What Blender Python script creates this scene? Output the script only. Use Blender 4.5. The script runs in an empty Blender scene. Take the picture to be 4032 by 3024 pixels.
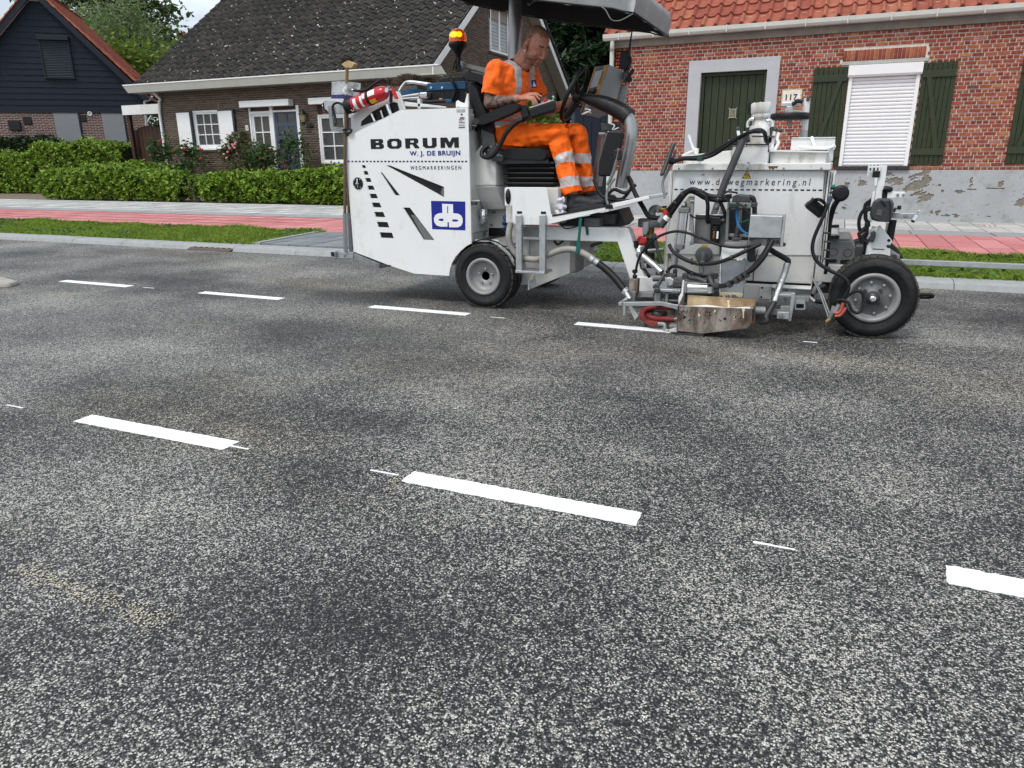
import bpy, bmesh, math, random
import numpy as np
from mathutils import Vector, Matrix
random.seed(7); NR = np.random.RandomState(11)
PI = math.pi; rad = math.radians
scene = bpy.context.scene
# ---------------------------------------------------------------- camera
CAMH = 1.1; FPX = 2850.0
PITCH, ROLL, YAW = 0.3016882, -0.0091573, 0.4129873
_fw = Vector((-math.sin(YAW)*math.cos(PITCH), math.cos(YAW)*math.cos(PITCH), -math.sin(PITCH)))
_r = Vector((math.cos(YAW), math.sin(YAW), 0)); _u = _r.cross(_fw)
_R = _r*math.cos(ROLL)+_u*math.sin(ROLL); _U = -_r*math.sin(ROLL)+_u*math.cos(ROLL)
CAMP = Vector((0, 0, CAMH))
cd = bpy.data.cameras.new('camera'); cam = bpy.data.objects.new('camera', cd)
scene.collection.objects.link(cam); scene.camera = cam
cd.sensor_width = 36; cd.lens = 36*FPX/4032; cd.clip_start = .05; cd.clip_end = 2000
mw = Matrix.Identity(4)
for i in range(3):
    mw[i][0] = _R[i]; mw[i][1] = _U[i]; mw[i][2] = -_fw[i]; mw[i][3] = CAMP[i]
cam.matrix_world = mw
# ---------------------------------------------------------------- world, sun, exposure
SUN_EL, SUN_AZ = rad(58), rad(200)      # azimuth measured from +Y clockwise
w = bpy.data.worlds.new('World'); scene.world = w; w.use_nodes = True
nt = w.node_tree; nt.nodes.clear()
out = nt.nodes.new('ShaderNodeOutputWorld'); bg = nt.nodes.new('ShaderNodeBackground')
sky = nt.nodes.new('ShaderNodeTexSky'); sky.sky_type = 'NISHITA'; sky.sun_disc = False
sky.sun_elevation = SUN_EL; sky.sun_rotation = SUN_AZ; sky.air_density = 1.0; sky.dust_density = 3.0
hs = nt.nodes.new('ShaderNodeHueSaturation'); hs.inputs['Saturation'].default_value = .75
tc = nt.nodes.new('ShaderNodeTexCoord'); mp = nt.nodes.new('ShaderNodeMapping'); mp.inputs['Scale'].default_value = (1.2, 1.2, 4.5)
no = nt.nodes.new('ShaderNodeTexNoise'); no.inputs['Scale'].default_value = 2.6; no.inputs['Detail'].default_value = 6; no.inputs['Roughness'].default_value = .55
cr = nt.nodes.new('ShaderNodeValToRGB'); cr.color_ramp.elements[0].position = .38; cr.color_ramp.elements[1].position = .68
cr.color_ramp.elements[0].color = (.25, .25, .25, 1); cr.color_ramp.elements[1].color = (.88, .88, .88, 1)
mx = nt.nodes.new('ShaderNodeMix'); mx.data_type = 'RGBA'; mx.inputs['B'].default_value = (8.5, 9.2, 9.8, 1)   # cloud deck
L = nt.links.new
L(tc.outputs['Generated'], mp.inputs['Vector']); L(mp.outputs['Vector'], no.inputs['Vector']); L(no.outputs['Fac'], cr.inputs['Fac'])
L(sky.outputs['Color'], hs.inputs['Color']); L(hs.outputs['Color'], mx.inputs['A']); L(cr.outputs['Color'], mx.inputs['Factor'])
L(mx.outputs['Result'], bg.inputs['Color']); L(bg.outputs['Background'], out.inputs['Surface'])
bg.inputs['Strength'].default_value = .12
sl = bpy.data.lights.new('sun', 'SUN'); sl.energy = 1.5; sl.angle = rad(16); sl.color = (1, .96, .9)
sun = bpy.data.objects.new('sun', sl); scene.collection.objects.link(sun)
_sd = Vector((math.sin(SUN_AZ)*math.cos(SUN_EL), math.cos(SUN_AZ)*math.cos(SUN_EL), math.sin(SUN_EL)))
sun.rotation_euler = _sd.to_track_quat('Z', 'Y').to_euler()
vs = scene.view_settings; vs.view_transform = 'Standard'; vs.look = 'None'; vs.gamma = 1; vs.exposure = 0.38; vs.use_curve_mapping = False
scene.render.engine = 'CYCLES'
scene.cycles.max_bounces = 4; scene.cycles.diffuse_bounces = 3; scene.cycles.glossy_bounces = 3; scene.cycles.transparent_max_bounces = 6; scene.cycles.caustics_reflective = False; scene.cycles.caustics_refractive = False
# ---------------------------------------------------------------- photo measurements -> points in the place
K = {'D': (0, 0, 4032/2212), 'F': (0, 0, 1), 'c3': (1250, 150, 800/2212), 'c4': (1250, 550, 800/1896), 'c5': (1750, 0, 950/2212),
     'c6': (1750, 600, 950/2212), 'd1': (2400, 400, 1000/2212), 'd2': (2400, 750, 600/1659), 'd3': (2800, 750, 600/1659),
     'd4': (3100, 600, 800/1770), 'd5': (2300, 0, 1732/2212), 'd6': (3200, 500, 832/1972), 'a1': (0, 0, 1000/2212), 'a2': (500, 0, 900/2133),
     'b1': (600, 330, 400/1269), 'b2': (950, 380, 400/1269), 'b3': (0, 380, 700/1270), 'e1': (2380, 60, 600/1269), 'e2': (3000, 200, 700/1270),
     'g4': (0, 650, 1400/2212), 'g5': (3400, 850, 632/1203)}
def ray(c, x, y):
    o = K[c]; px = o[0]+x*o[2]; py = o[1]+y*o[2]
    return _fw+_R*((px-2016)/FPX)-_U*((py-1512)/FPX)
def at(c, x, y, Y): d = ray(c, x, y); return CAMP+d*(Y/d.y)
def atz(c, x, y, z=0.): d = ray(c, x, y); return CAMP+d*((z-CAMH)/d.z)
def atx(c, x, y, X): d = ray(c, x, y); return CAMP+d*(X/d.x)
def atp(c, x, y, P0, n): d = ray(c, x, y); return CAMP+d*((P0-CAMP).dot(n)/d.dot(n))
def ats(c, pts, Y): return [at(c, x, y, Y) for x, y in pts]
# ---------------------------------------------------------------- scene helpers
col = scene.collection
def tag(o, label=None, cat=None, group=None, kind=None):
    if label: o['label'] = label
    if cat: o['category'] = cat
    if group: o['group'] = group
    if kind: o['kind'] = kind
    return o
def empty(name, loc, label=None, cat=None, group=None, kind=None):
    o = bpy.data.objects.new(name, None); o.location = loc; o.empty_display_size = .1; col.objects.link(o)
    return tag(o, label, cat, group, kind)
def setparent(o, p):
    if p is not None:
        o.parent = p
        w_ = Matrix.Translation(p.location) if p.parent is None else None
        q = p; M_ = Matrix.Identity(4)
        while q is not None: M_ = q.matrix_basis @ M_ if q.parent is None else (q.matrix_parent_inverse @ q.matrix_basis) @ M_; q = q.parent
        o.matrix_parent_inverse = M_.inverted()
def basis(ax):
    ax = Vector(ax).normalized(); t = Vector((0, 0, 1)) if abs(ax.z) < .9 else Vector((1, 0, 0))
    a = ax.cross(t).normalized(); return a, ax.cross(a).normalized(), ax
def crom(pts, sub, closed=False):
    if sub < 2: return [Vector(p) for p in pts]
    P = [Vector(p) for p in pts]; n = len(P); o = []
    rng = range(n) if closed else range(n-1)
    for i in rng:
        if closed: p0, p1, p2, p3 = P[i-1], P[i], P[(i+1) % n], P[(i+2) % n]
        else: p0, p1, p2, p3 = P[max(i-1, 0)], P[i], P[i+1], P[min(i+2, n-1)]
        for s in range(sub):
            t = s/sub; t2 = t*t; t3 = t2*t
            o.append(.5*((2*p1)+(p2-p0)*t+(2*p0-5*p1+4*p2-p3)*t2+(3*p1-p0-3*p2+p3)*t3))
    if not closed: o.append(P[-1])
    return o
class MB:
    def __init__(s): s.v = []; s.f = []; s.m = []; s.s = []
    def add(s, vs, fs, smooth=False, mi=0):
        b = len(s.v); s.v += [tuple(x) for x in vs]
        for f in fs: s.f.append(tuple(b+i for i in f)); s.m.append(mi); s.s.append(smooth)
        return s
    def box(s, lo, hi, mi=0, M=None, open_back=False):
        x0, y0, z0 = lo; x1, y1, z1 = hi
        vs = [Vector(p) for p in ((x0,y0,z0),(x1,y0,z0),(x1,y1,z0),(x0,y1,z0),(x0,y0,z1),(x1,y0,z1),(x1,y1,z1),(x0,y1,z1))]
        if M is not None: vs = [M @ p for p in vs]
        return s.add(vs, [(3,2,1,0),(4,5,6,7),(0,1,5,4),(1,2,6,5),(2,3,7,6),(3,0,4,7)], False, mi)
    def cbox(s, c, size, M=None, mi=0):
        h = [x/2 for x in size]
        T = Matrix.Translation(c) @ (M if M is not None else Matrix.Identity(4))
        return s.box((-h[0],-h[1],-h[2]), h, mi, T)
    def prism(s, pts, vec, mi=0, smooth=False):
        n = len(pts); P = [Vector(p) for p in pts]; vec = Vector(vec)
        nn = Vector((0,0,0))
        for i in range(n): nn += P[i].cross(P[(i+1) % n])
        if nn.dot(vec) > 0: P.reverse()
        vs = P+[p+vec for p in P]
        fs = [tuple(range(n)), tuple(range(2*n-1, n-1, -1))]+[(i, n+i, n+(i+1) % n, (i+1) % n) for i in range(n)]
        fs[2:] = [tuple(reversed(f)) for f in fs[2:]]
        return s.add(vs, fs, smooth, mi)
    def tube(s, pts, r, n=10, sub=1, closed=False, caps=True, mi=0, smooth=True, ribs=0, ribamp=.12):
        P = crom(pts, sub, closed); m = len(P)
        if isinstance(r, (int, float)): R_ = [r]*m
        else:
            k = len(r); R_ = []
            for i in range(m):
                t = i/(m-1)*(k-1); j = min(int(t), k-2); R_.append(r[j]+(r[j+1]-r[j])*(t-j))
        if ribs:
            R_ = [x*(1+ribamp*((i % 2)*2-1)) for i, x in enumerate(R_)]
        vs = []; fs = []; prev = None
        for i in range(m):
            if closed: d = P[(i+1) % m]-P[i-1]
            else: d = P[min(i+1, m-1)]-P[max(i-1, 0)]
            if d.length < 1e-9: d = Vector((0,0,1))
            d.normalize()
            if prev is None: a, b, _ = basis(d)
            else:
                a = prev-d*prev.dot(d)
                if a.length < 1e-6: a, b, _ = basis(d)
                a.normalize(); b = d.cross(a)
            prev = a
            for j in range(n):
                t = 2*PI*j/n; vs.append(P[i]+(a*math.cos(t)+b*math.sin(t))*R_[i])
        M_ = m if closed else m-1
        for i in range(M_):
            for j in range(n):
                k2 = (i+1) % m
                fs.append((i*n+j, i*n+(j+1) % n, k2*n+(j+1) % n, k2*n+j))
        s.add(vs, fs, smooth, mi)
        if caps and not closed:
            s.add(vs[:n], [tuple(reversed(range(n)))], False, mi); s.add(vs[-n:], [tuple(range(n))], False, mi)
        return s
    def cyl(s, a, b, r, n=16, mi=0, r2=None, smooth=True): return s.tube([a, b], r if r2 is None else [r, r2], n, 1, False, True, mi, smooth)
    def lathe(s, prof, o, ax, n=24, mi=0, smooth=True, closed=False, caps=True):
        a, b, c = basis(ax); o = Vector(o); vs = []; fs = []; m = len(prof)
        for r, h in prof:
            for j in range(n):
                t = 2*PI*j/n; vs.append(o+c*h+(a*math.cos(t)+b*math.sin(t))*r)
        for i in range(m if closed else m-1):
            k2 = (i+1) % m
            for j in range(n): fs.append((i*n+j, i*n+(j+1) % n, k2*n+(j+1) % n, k2*n+j))
        s.add(vs, fs, smooth, mi)
        if not closed and caps:
            if prof[0][0] > 1e-4: s.add(vs[:n], [tuple(reversed(range(n)))], False, mi)
            if prof[-1][0] > 1e-4: s.add(vs[-n:], [tuple(range(n))], False, mi)
        return s
    def ball(s, c, r, n=12, mi=0, M=None):
        if isinstance(r, (int, float)): r = (r, r, r)
        vs = []; fs = []; c = Vector(c)
        for i in range(n+1):
            ph = PI*i/n
            for j in range(2*n):
                t = PI*j/n; p = Vector((r[0]*math.sin(ph)*math.cos(t), r[1]*math.sin(ph)*math.sin(t), r[2]*math.cos(ph)))
                vs.append(c+(M @ p if M is not None else p))
        w_ = 2*n
        for i in range(n):
            for j in range(w_): fs.append((i*w_+j, (i+1)*w_+j, (i+1)*w_+(j+1) % w_, i*w_+(j+1) % w_))
        return s.add(vs, fs, True, mi)
    def mesh(s, name, mats):
        me = bpy.data.meshes.new(name); me.from_pydata(s.v, [], s.f)
        for m_ in (mats if isinstance(mats, (list, tuple)) else [mats]): me.materials.append(m_)
        me.polygons.foreach_set('material_index', s.m); me.polygons.foreach_set('use_smooth', s.s)
        me.update(); return me
    def build(s, name, mats, parent=None, bevel=0, label=None, cat=None, group=None, kind=None, seg=2):
        me = s.mesh(name, mats)
        if me.polygons:
            bm = bmesh.new(); bm.from_mesh(me)
            bmesh.ops.recalc_face_normals(bm, faces=bm.faces); bm.to_mesh(me); bm.free()
        o = bpy.data.objects.new(name, me); col.objects.link(o); setparent(o, parent)
        if bevel:
            b = o.modifiers.new('bevel', 'BEVEL'); b.width = bevel; b.segments = seg; b.limit_method = 'ANGLE'; b.angle_limit = rad(50)
        return tag(o, label, cat, group, kind)
def fastmesh(name, V, Fq, mats, rnd=None, mi=None, smooth=False):
    me = bpy.data.meshes.new(name); nf, k = Fq.shape
    me.vertices.add(len(V)); me.vertices.foreach_set('co', V.astype(np.float32).ravel())
    me.loops.add(nf*k); me.loops.foreach_set('vertex_index', Fq.astype(np.int32).ravel())
    me.polygons.add(nf); me.polygons.foreach_set('loop_start', np.arange(0, nf*k, k, dtype=np.int32))
    me.update(calc_edges=True)
    for m_ in (mats if isinstance(mats, (list, tuple)) else [mats]): me.materials.append(m_)
    if mi is not None: me.polygons.foreach_set('material_index', mi.astype(np.int32))
    if rnd is not None:
        a = me.attributes.new('rnd', 'FLOAT', 'FACE'); a.data.foreach_set('value', rnd.astype(np.float32))
    me.validate(); return me
def link(name, me, parent=None, label=None, cat=None, group=None, kind=None):
    o = bpy.data.objects.new(name, me); col.objects.link(o); setparent(o, parent); return tag(o, label, cat, group, kind)
# ---------------------------------------------------------------- materials
def mat(name, c, rough=.6, metal=0., var=.12, scale=6., bump=0., bscale=60., dirt=None, spec=None, coat=0., detail=5., stretch=None, attr=False, fine=None, trans=0., emit=None, alpha=None, sheen=0., bdist=.01, bdet=4.):
    m = bpy.data.materials.new(name); m.use_nodes = True; t = m.node_tree; N = t.nodes.new; Lk = t.links.new
    b = t.nodes['Principled BSDF']; b.inputs['Roughness'].default_value = rough; b.inputs['Metallic'].default_value = metal
    b.inputs['Specular IOR Level'].default_value = spec if spec is not None else (.32 if metal < .3 else .5)
    if coat: b.inputs['Coat Weight'].default_value = coat; b.inputs['Coat Roughness'].default_value = .15
    if sheen: b.inputs['Sheen Weight'].default_value = sheen
    if trans: b.inputs['Transmission Weight'].default_value = trans
    if alpha is not None: b.inputs['Alpha'].default_value = alpha
    if emit: b.inputs['Emission Color'].default_value = (*emit[:3], 1); b.inputs['Emission Strength'].default_value = emit[3]
    g = N('ShaderNodeNewGeometry'); src = g.outputs['Position']
    if stretch:
        mp_ = N('ShaderNodeMapping'); mp_.inputs['Scale'].default_value = stretch; Lk(src, mp_.inputs['Vector']); src = mp_.outputs['Vector']
    nz = N('ShaderNodeTexNoise'); nz.inputs['Scale'].default_value = scale; nz.inputs['Detail'].default_value = detail; nz.inputs['Roughness'].default_value = .6
    Lk(src, nz.inputs['Vector'])
    r = N('ShaderNodeValToRGB'); r.color_ramp.elements[0].position = .3; r.color_ramp.elements[1].position = .7
    lo = [max(0, x*(1-var)) for x in c]; hi = [min(1, x*(1+var)) for x in c]
    r.color_ramp.elements[0].color = (*lo, 1); r.color_ramp.elements[1].color = (*hi, 1)
    if attr:
        a = N('ShaderNodeAttribute'); a.attribute_name = 'rnd'; ad = N('ShaderNodeMath'); ad.operation = 'MULTIPLY_ADD'
        Lk(a.outputs['Fac'], ad.inputs[0]); ad.inputs[1].default_value = .6
        ml = N('ShaderNodeMath'); ml.operation = 'MULTIPLY'; ml.inputs[1].default_value = .4; Lk(nz.outputs['Fac'], ml.inputs[0]); Lk(ml.outputs[0], ad.inputs[2])
        Lk(ad.outputs[0], r.inputs['Fac'])
        r.color_ramp.elements[0].position = .1; r.color_ramp.elements[1].position = .85
    else: Lk(nz.outputs['Fac'], r.inputs['Fac'])
    cc = r.outputs['Color']
    def mixin(cc, fac, colr):
        mx_ = N('ShaderNodeMix'); mx_.data_type = 'RGBA'; Lk(fac, mx_.inputs['Factor']); Lk(cc, mx_.inputs['A']); mx_.inputs['B'].default_value = (*colr, 1); return mx_.outputs['Result']
    if fine:      # (colour, scale, threshold, softness)
        n2 = N('ShaderNodeTexNoise'); n2.inputs['Scale'].default_value = fine[1]; n2.inputs['Detail'].default_value = 3; Lk(g.outputs['Position'], n2.inputs['Vector'])
        mr = N('ShaderNodeMapRange'); mr.inputs['From Min'].default_value = fine[2]; mr.inputs['From Max'].default_value = fine[2]+fine[3]; Lk(n2.outputs['Fac'], mr.inputs['Value'])
        cc = mixin(cc, mr.outputs['Result'], fine[0])
    if dirt:      # (colour, scale, threshold, softness, strength, stretch)
        mp2 = N('ShaderNodeMapping'); mp2.inputs['Scale'].default_value = dirt[5] if len(dirt) > 5 else (1, 1, 1); Lk(g.outputs['Position'], mp2.inputs['Vector'])
        n3 = N('ShaderNodeTexNoise'); n3.inputs['Scale'].default_value = dirt[1]; n3.inputs['Detail'].default_value = 8; n3.inputs['Roughness'].default_value = .68; Lk(mp2.outputs['Vector'], n3.inputs['Vector'])
        mr = N('ShaderNodeMapRange'); mr.inputs['From Min'].default_value = dirt[2]; mr.inputs['From Max'].default_value = dirt[2]+dirt[3]; mr.inputs['To Max'].default_value = dirt[4]; Lk(n3.outputs['Fac'], mr.inputs['Value'])
        cc = mixin(cc, mr.outputs['Result'], dirt[0])
    Lk(cc, b.inputs['Base Color'])
    if bump:
        n4 = N('ShaderNodeTexNoise'); n4.inputs['Scale'].default_value = bscale; n4.inputs['Detail'].default_value = bdet; Lk(src, n4.inputs['Vector'])
        bp = N('ShaderNodeBump'); bp.inputs['Strength'].default_value = min(1, bump); bp.inputs['Distance'].default_value = bdist; Lk(n4.outputs['Fac'], bp.inputs['Height']); Lk(bp.outputs['Normal'], b.inputs['Normal'])
    return m
def leafmat(name, c, var=.45, trans=.25, rough=.5):
    m = mat(name, c, rough, 0, var, 1.5, attr=True)
    t = m.node_tree; b = t.nodes['Principled BSDF']; o = t.nodes['Material Output']
    ad = t.nodes.new('ShaderNodeMixShader'); tr = t.nodes.new('ShaderNodeBsdfTranslucent'); ad.inputs[0].default_value = trans
    src = b.inputs['Base Color'].links[0].from_socket
    t.links.new(src, tr.inputs['Color']); t.links.new(b.outputs[0], ad.inputs[1]); t.links.new(tr.outputs[0], ad.inputs[2]); t.links.new(ad.outputs[0], o.inputs['Surface'])
    return m
# ---------------------------------------------------------------- repeated pieces (bricks, tiles, slabs)
def pieces(parent, name, items, unit, mats, keep=300, rest=None, near=None):
    """items: (Matrix, material index, size). The ones showing largest become parts, the others one joined part."""
    if not items: return
    it = sorted(items, key=lambda i: -i[2]/((i[0].translation-(near or CAMP)).length+.01)**1.0)
    meshes = []
    for m_ in mats: meshes.append(unit.mesh(name, m_))
    for me in meshes:
        bm = bmesh.new(); bm.from_mesh(me); bmesh.ops.recalc_face_normals(bm, faces=bm.faces); bm.to_mesh(me); bm.free()
    M_ = Matrix.Identity(4); q = parent
    while q is not None: M_ = (q.matrix_basis if q.parent is None else q.matrix_parent_inverse @ q.matrix_basis) @ M_; q = q.parent
    inv = M_.inverted()
    for mt, mi, _ in it[:keep]:
        o = bpy.data.objects.new(name, meshes[mi]); col.objects.link(o); o.parent = parent; o.matrix_parent_inverse = inv; o.matrix_basis = mt
    if len(it) > keep:
        me0 = meshes[0]; uv = np.array([v.co[:] for v in me0.vertices]); uh = np.c_[uv, np.ones(len(uv))]
        fs = [list(p.vertices) for p in me0.polygons]
        r_ = it[keep:]; A = np.array([np.array(m_[0]) for m_ in r_])
        V = np.einsum('nij,vj->nvi', A, uh)[:, :, :3].reshape(-1, 3)
        quads = np.array([f if len(f) == 4 else (f+[f[-1]]) for f in fs if len(f) == 4])
        Fq = (quads[None]+(np.arange(len(r_))*len(uv))[:, None, None]).reshape(-1, 4)
        mi = np.repeat(np.array([m_[1] for m_ in r_]), len(quads))
        me = fastmesh(rest or name+'s', V, Fq, mats, mi=mi)
        link(rest or name+'s', me, parent, kind='stuff')
def leaves(P, size, rs, aspect=.55, up=.3, jit=.35):
    n = len(P); d = rs.normal(size=(n, 3)); d[:, 2] = d[:, 2]*.6; d /= np.linalg.norm(d, axis=1)[:, None]
    nn = rs.normal(size=(n, 3)); nn[:, 2] += up*3; b = np.cross(d, nn); b /= np.linalg.norm(b, axis=1)[:, None]+1e-9
    s = size*(1+jit*rs.normal(size=n)).clip(.4, 1.9)[:, None]
    nrm = np.cross(d, b)
    V = np.stack([P-d*s*.5, P+b*s*aspect*.5+nrm*s*.08, P+d*s*.5, P-b*s*aspect*.5+nrm*s*.08], 1).reshape(-1, 3)
    F = np.arange(4*n).reshape(-1, 4)
    return V, F
def windowbars(mb, x0, x1, z0, z1, y0, y1, nx, nz, t):
    for i in range(1, nx): xc = x0+(x1-x0)*i/nx; mb.box((xc-t/2, y0, z0), (xc+t/2, y1, z1))
    for i in range(1, nz): zc = z0+(z1-z0)*i/nz; mb.box((x0, y0+.002, zc-t/2), (x1, y1+.002, zc+t/2))
def framebox(mb, x0, x1, z0, z1, y0, y1, t):
    mb.box((x0, y0, z0), (x0+t, y1, z1)); mb.box((x1-t, y0, z0), (x1, y1, z1)); mb.box((x0+t, y0, z0), (x1-t, y1, z0+t)); mb.box((x0+t, y0, z1-t), (x1-t, y1, z1))
def walled(mb, s0, s1, z0, z1, ops, y0, y1, M=None):
    S = sorted({s0, s1, *[o[0] for o in ops], *[o[1] for o in ops]}); Z = sorted({z0, z1, *[o[2] for o in ops], *[o[3] for o in ops]})
    S = [s for s in S if s0 <= s <= s1]; Z = [z for z in Z if z0 <= z <= z1]
    for i in range(len(S)-1):
        for j in range(len(Z)-1):
            cs, cz = (S[i]+S[i+1])/2, (Z[j]+Z[j+1])/2
            if any(o[0] < cs < o[1] and o[2] < cz < o[3] for o in ops): continue
            mb.box((S[i], y0, Z[j]), (S[i+1], y1, Z[j+1]), 0, M)
def bricklist(s0, s1, z0, z1, course, length, joint, ops, M, nm, wts, bond='cross', clip=None, proud=.008, seed=1):
    """M maps (s, outward-negative y, z) to the world; brick fronts stand proud of y=0."""
    rs = random.Random(seed); it = []; row = 0; z = z0
    while z+course*.7 <= z1:
        half = (bond == 'cross' and row % 2 == 0); l = length/2 if half else length
        s = s0-(l*.5 if (bond != 'cross' and row % 2) else (length*.25 if half else (length*.5 if row % 4 == 1 else 0)))
        while s < s1:
            segs = [(max(s, s0), min(s+l-joint, s1))]; zt = z+course-joint
            for o in ops:
                if z < o[3]-.01 and zt > o[2]+.01:
                    ns = []
                    for a, b in segs:
                        if b <= o[0] or a >= o[1]: ns.append((a, b))
                        else:
                            if a < o[0]-.02: ns.append((a, o[0]-.003))
                            if b > o[1]+.02: ns.append((o[1]+.003, b))
                    segs = ns
            for a, b in segs:
                if clip:
                    ca, cb = clip((z+zt)/2)
                    a = max(a, ca); b = min(b, cb)
                if b-a < .02: continue
                mi = rs.choices(range(nm), wts)[0]
                T = Matrix.Translation(((a+b)/2+rs.uniform(-.001, .001), -proud/2+rs.uniform(-.0015, .0015), (z+zt)/2+rs.uniform(-.001, .001)))
                it.append((M @ T @ Matrix.Rotation(rs.gauss(0, .004), 4, 'Y') @ Matrix.Diagonal((b-a, proud+.012, zt-z, 1)), mi, (b-a)))
            s += l
        z += course; row += 1
    return it
UNIT = MB(); UNIT.box((-.5, -.5, -.5), (.5, .5, .5))
# chamfered front brick: keeps cheap and catches light on its edges
BRK = MB(); _e = .06
BRK.add([(-.5, .5, -.5), (.5, .5, -.5), (.5, .5, .5), (-.5, .5, .5), (-.5, -.2, -.5), (.5, -.2, -.5), (.5, -.2, .5), (-.5, -.2, .5), (-.5+.02, -.5, -.5+_e), (.5-.02, -.5, -.5+_e), (.5-.02, -.5, .5-_e), (-.5+.02, -.5, .5-_e)],
        [(0, 4, 5, 1), (1, 5, 6, 2), (2, 6, 7, 3), (3, 7, 4, 0), (4, 8, 9, 5), (5, 9, 10, 6), (6, 10, 11, 7), (7, 11, 8, 4), (8, 11, 10, 9)])
def tileunit(w_, l_, prof, lip=.022, lift=.03):
    """roof tile: u across, v up the slope, n normal; prof = list of (u in 0..1, height)"""
    mb = MB(); n = len(prof); vs = []
    for v, ex in ((-.0, lift), (1.12, .004)):
        for u, h in prof: vs.append((u*w_, v*l_, h+ex))
    for u, h in prof: vs.append((u*w_, 0.0, h+lift-lip))
    for u, h in prof: vs.append((u*w_, .25*l_, h+lift-lip-.02))
    fs = []
    for i in range(n-1):
        fs += [(i, i+1, n+i+1, n+i), (2*n+i, 2*n+i+1, i+1, i)]
    fs += [(0, n, 3*n, 2*n), (n-1, 3*n-1, 4*n-1, 2*n-1)]
    return mb.add(vs, fs, False)
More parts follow.
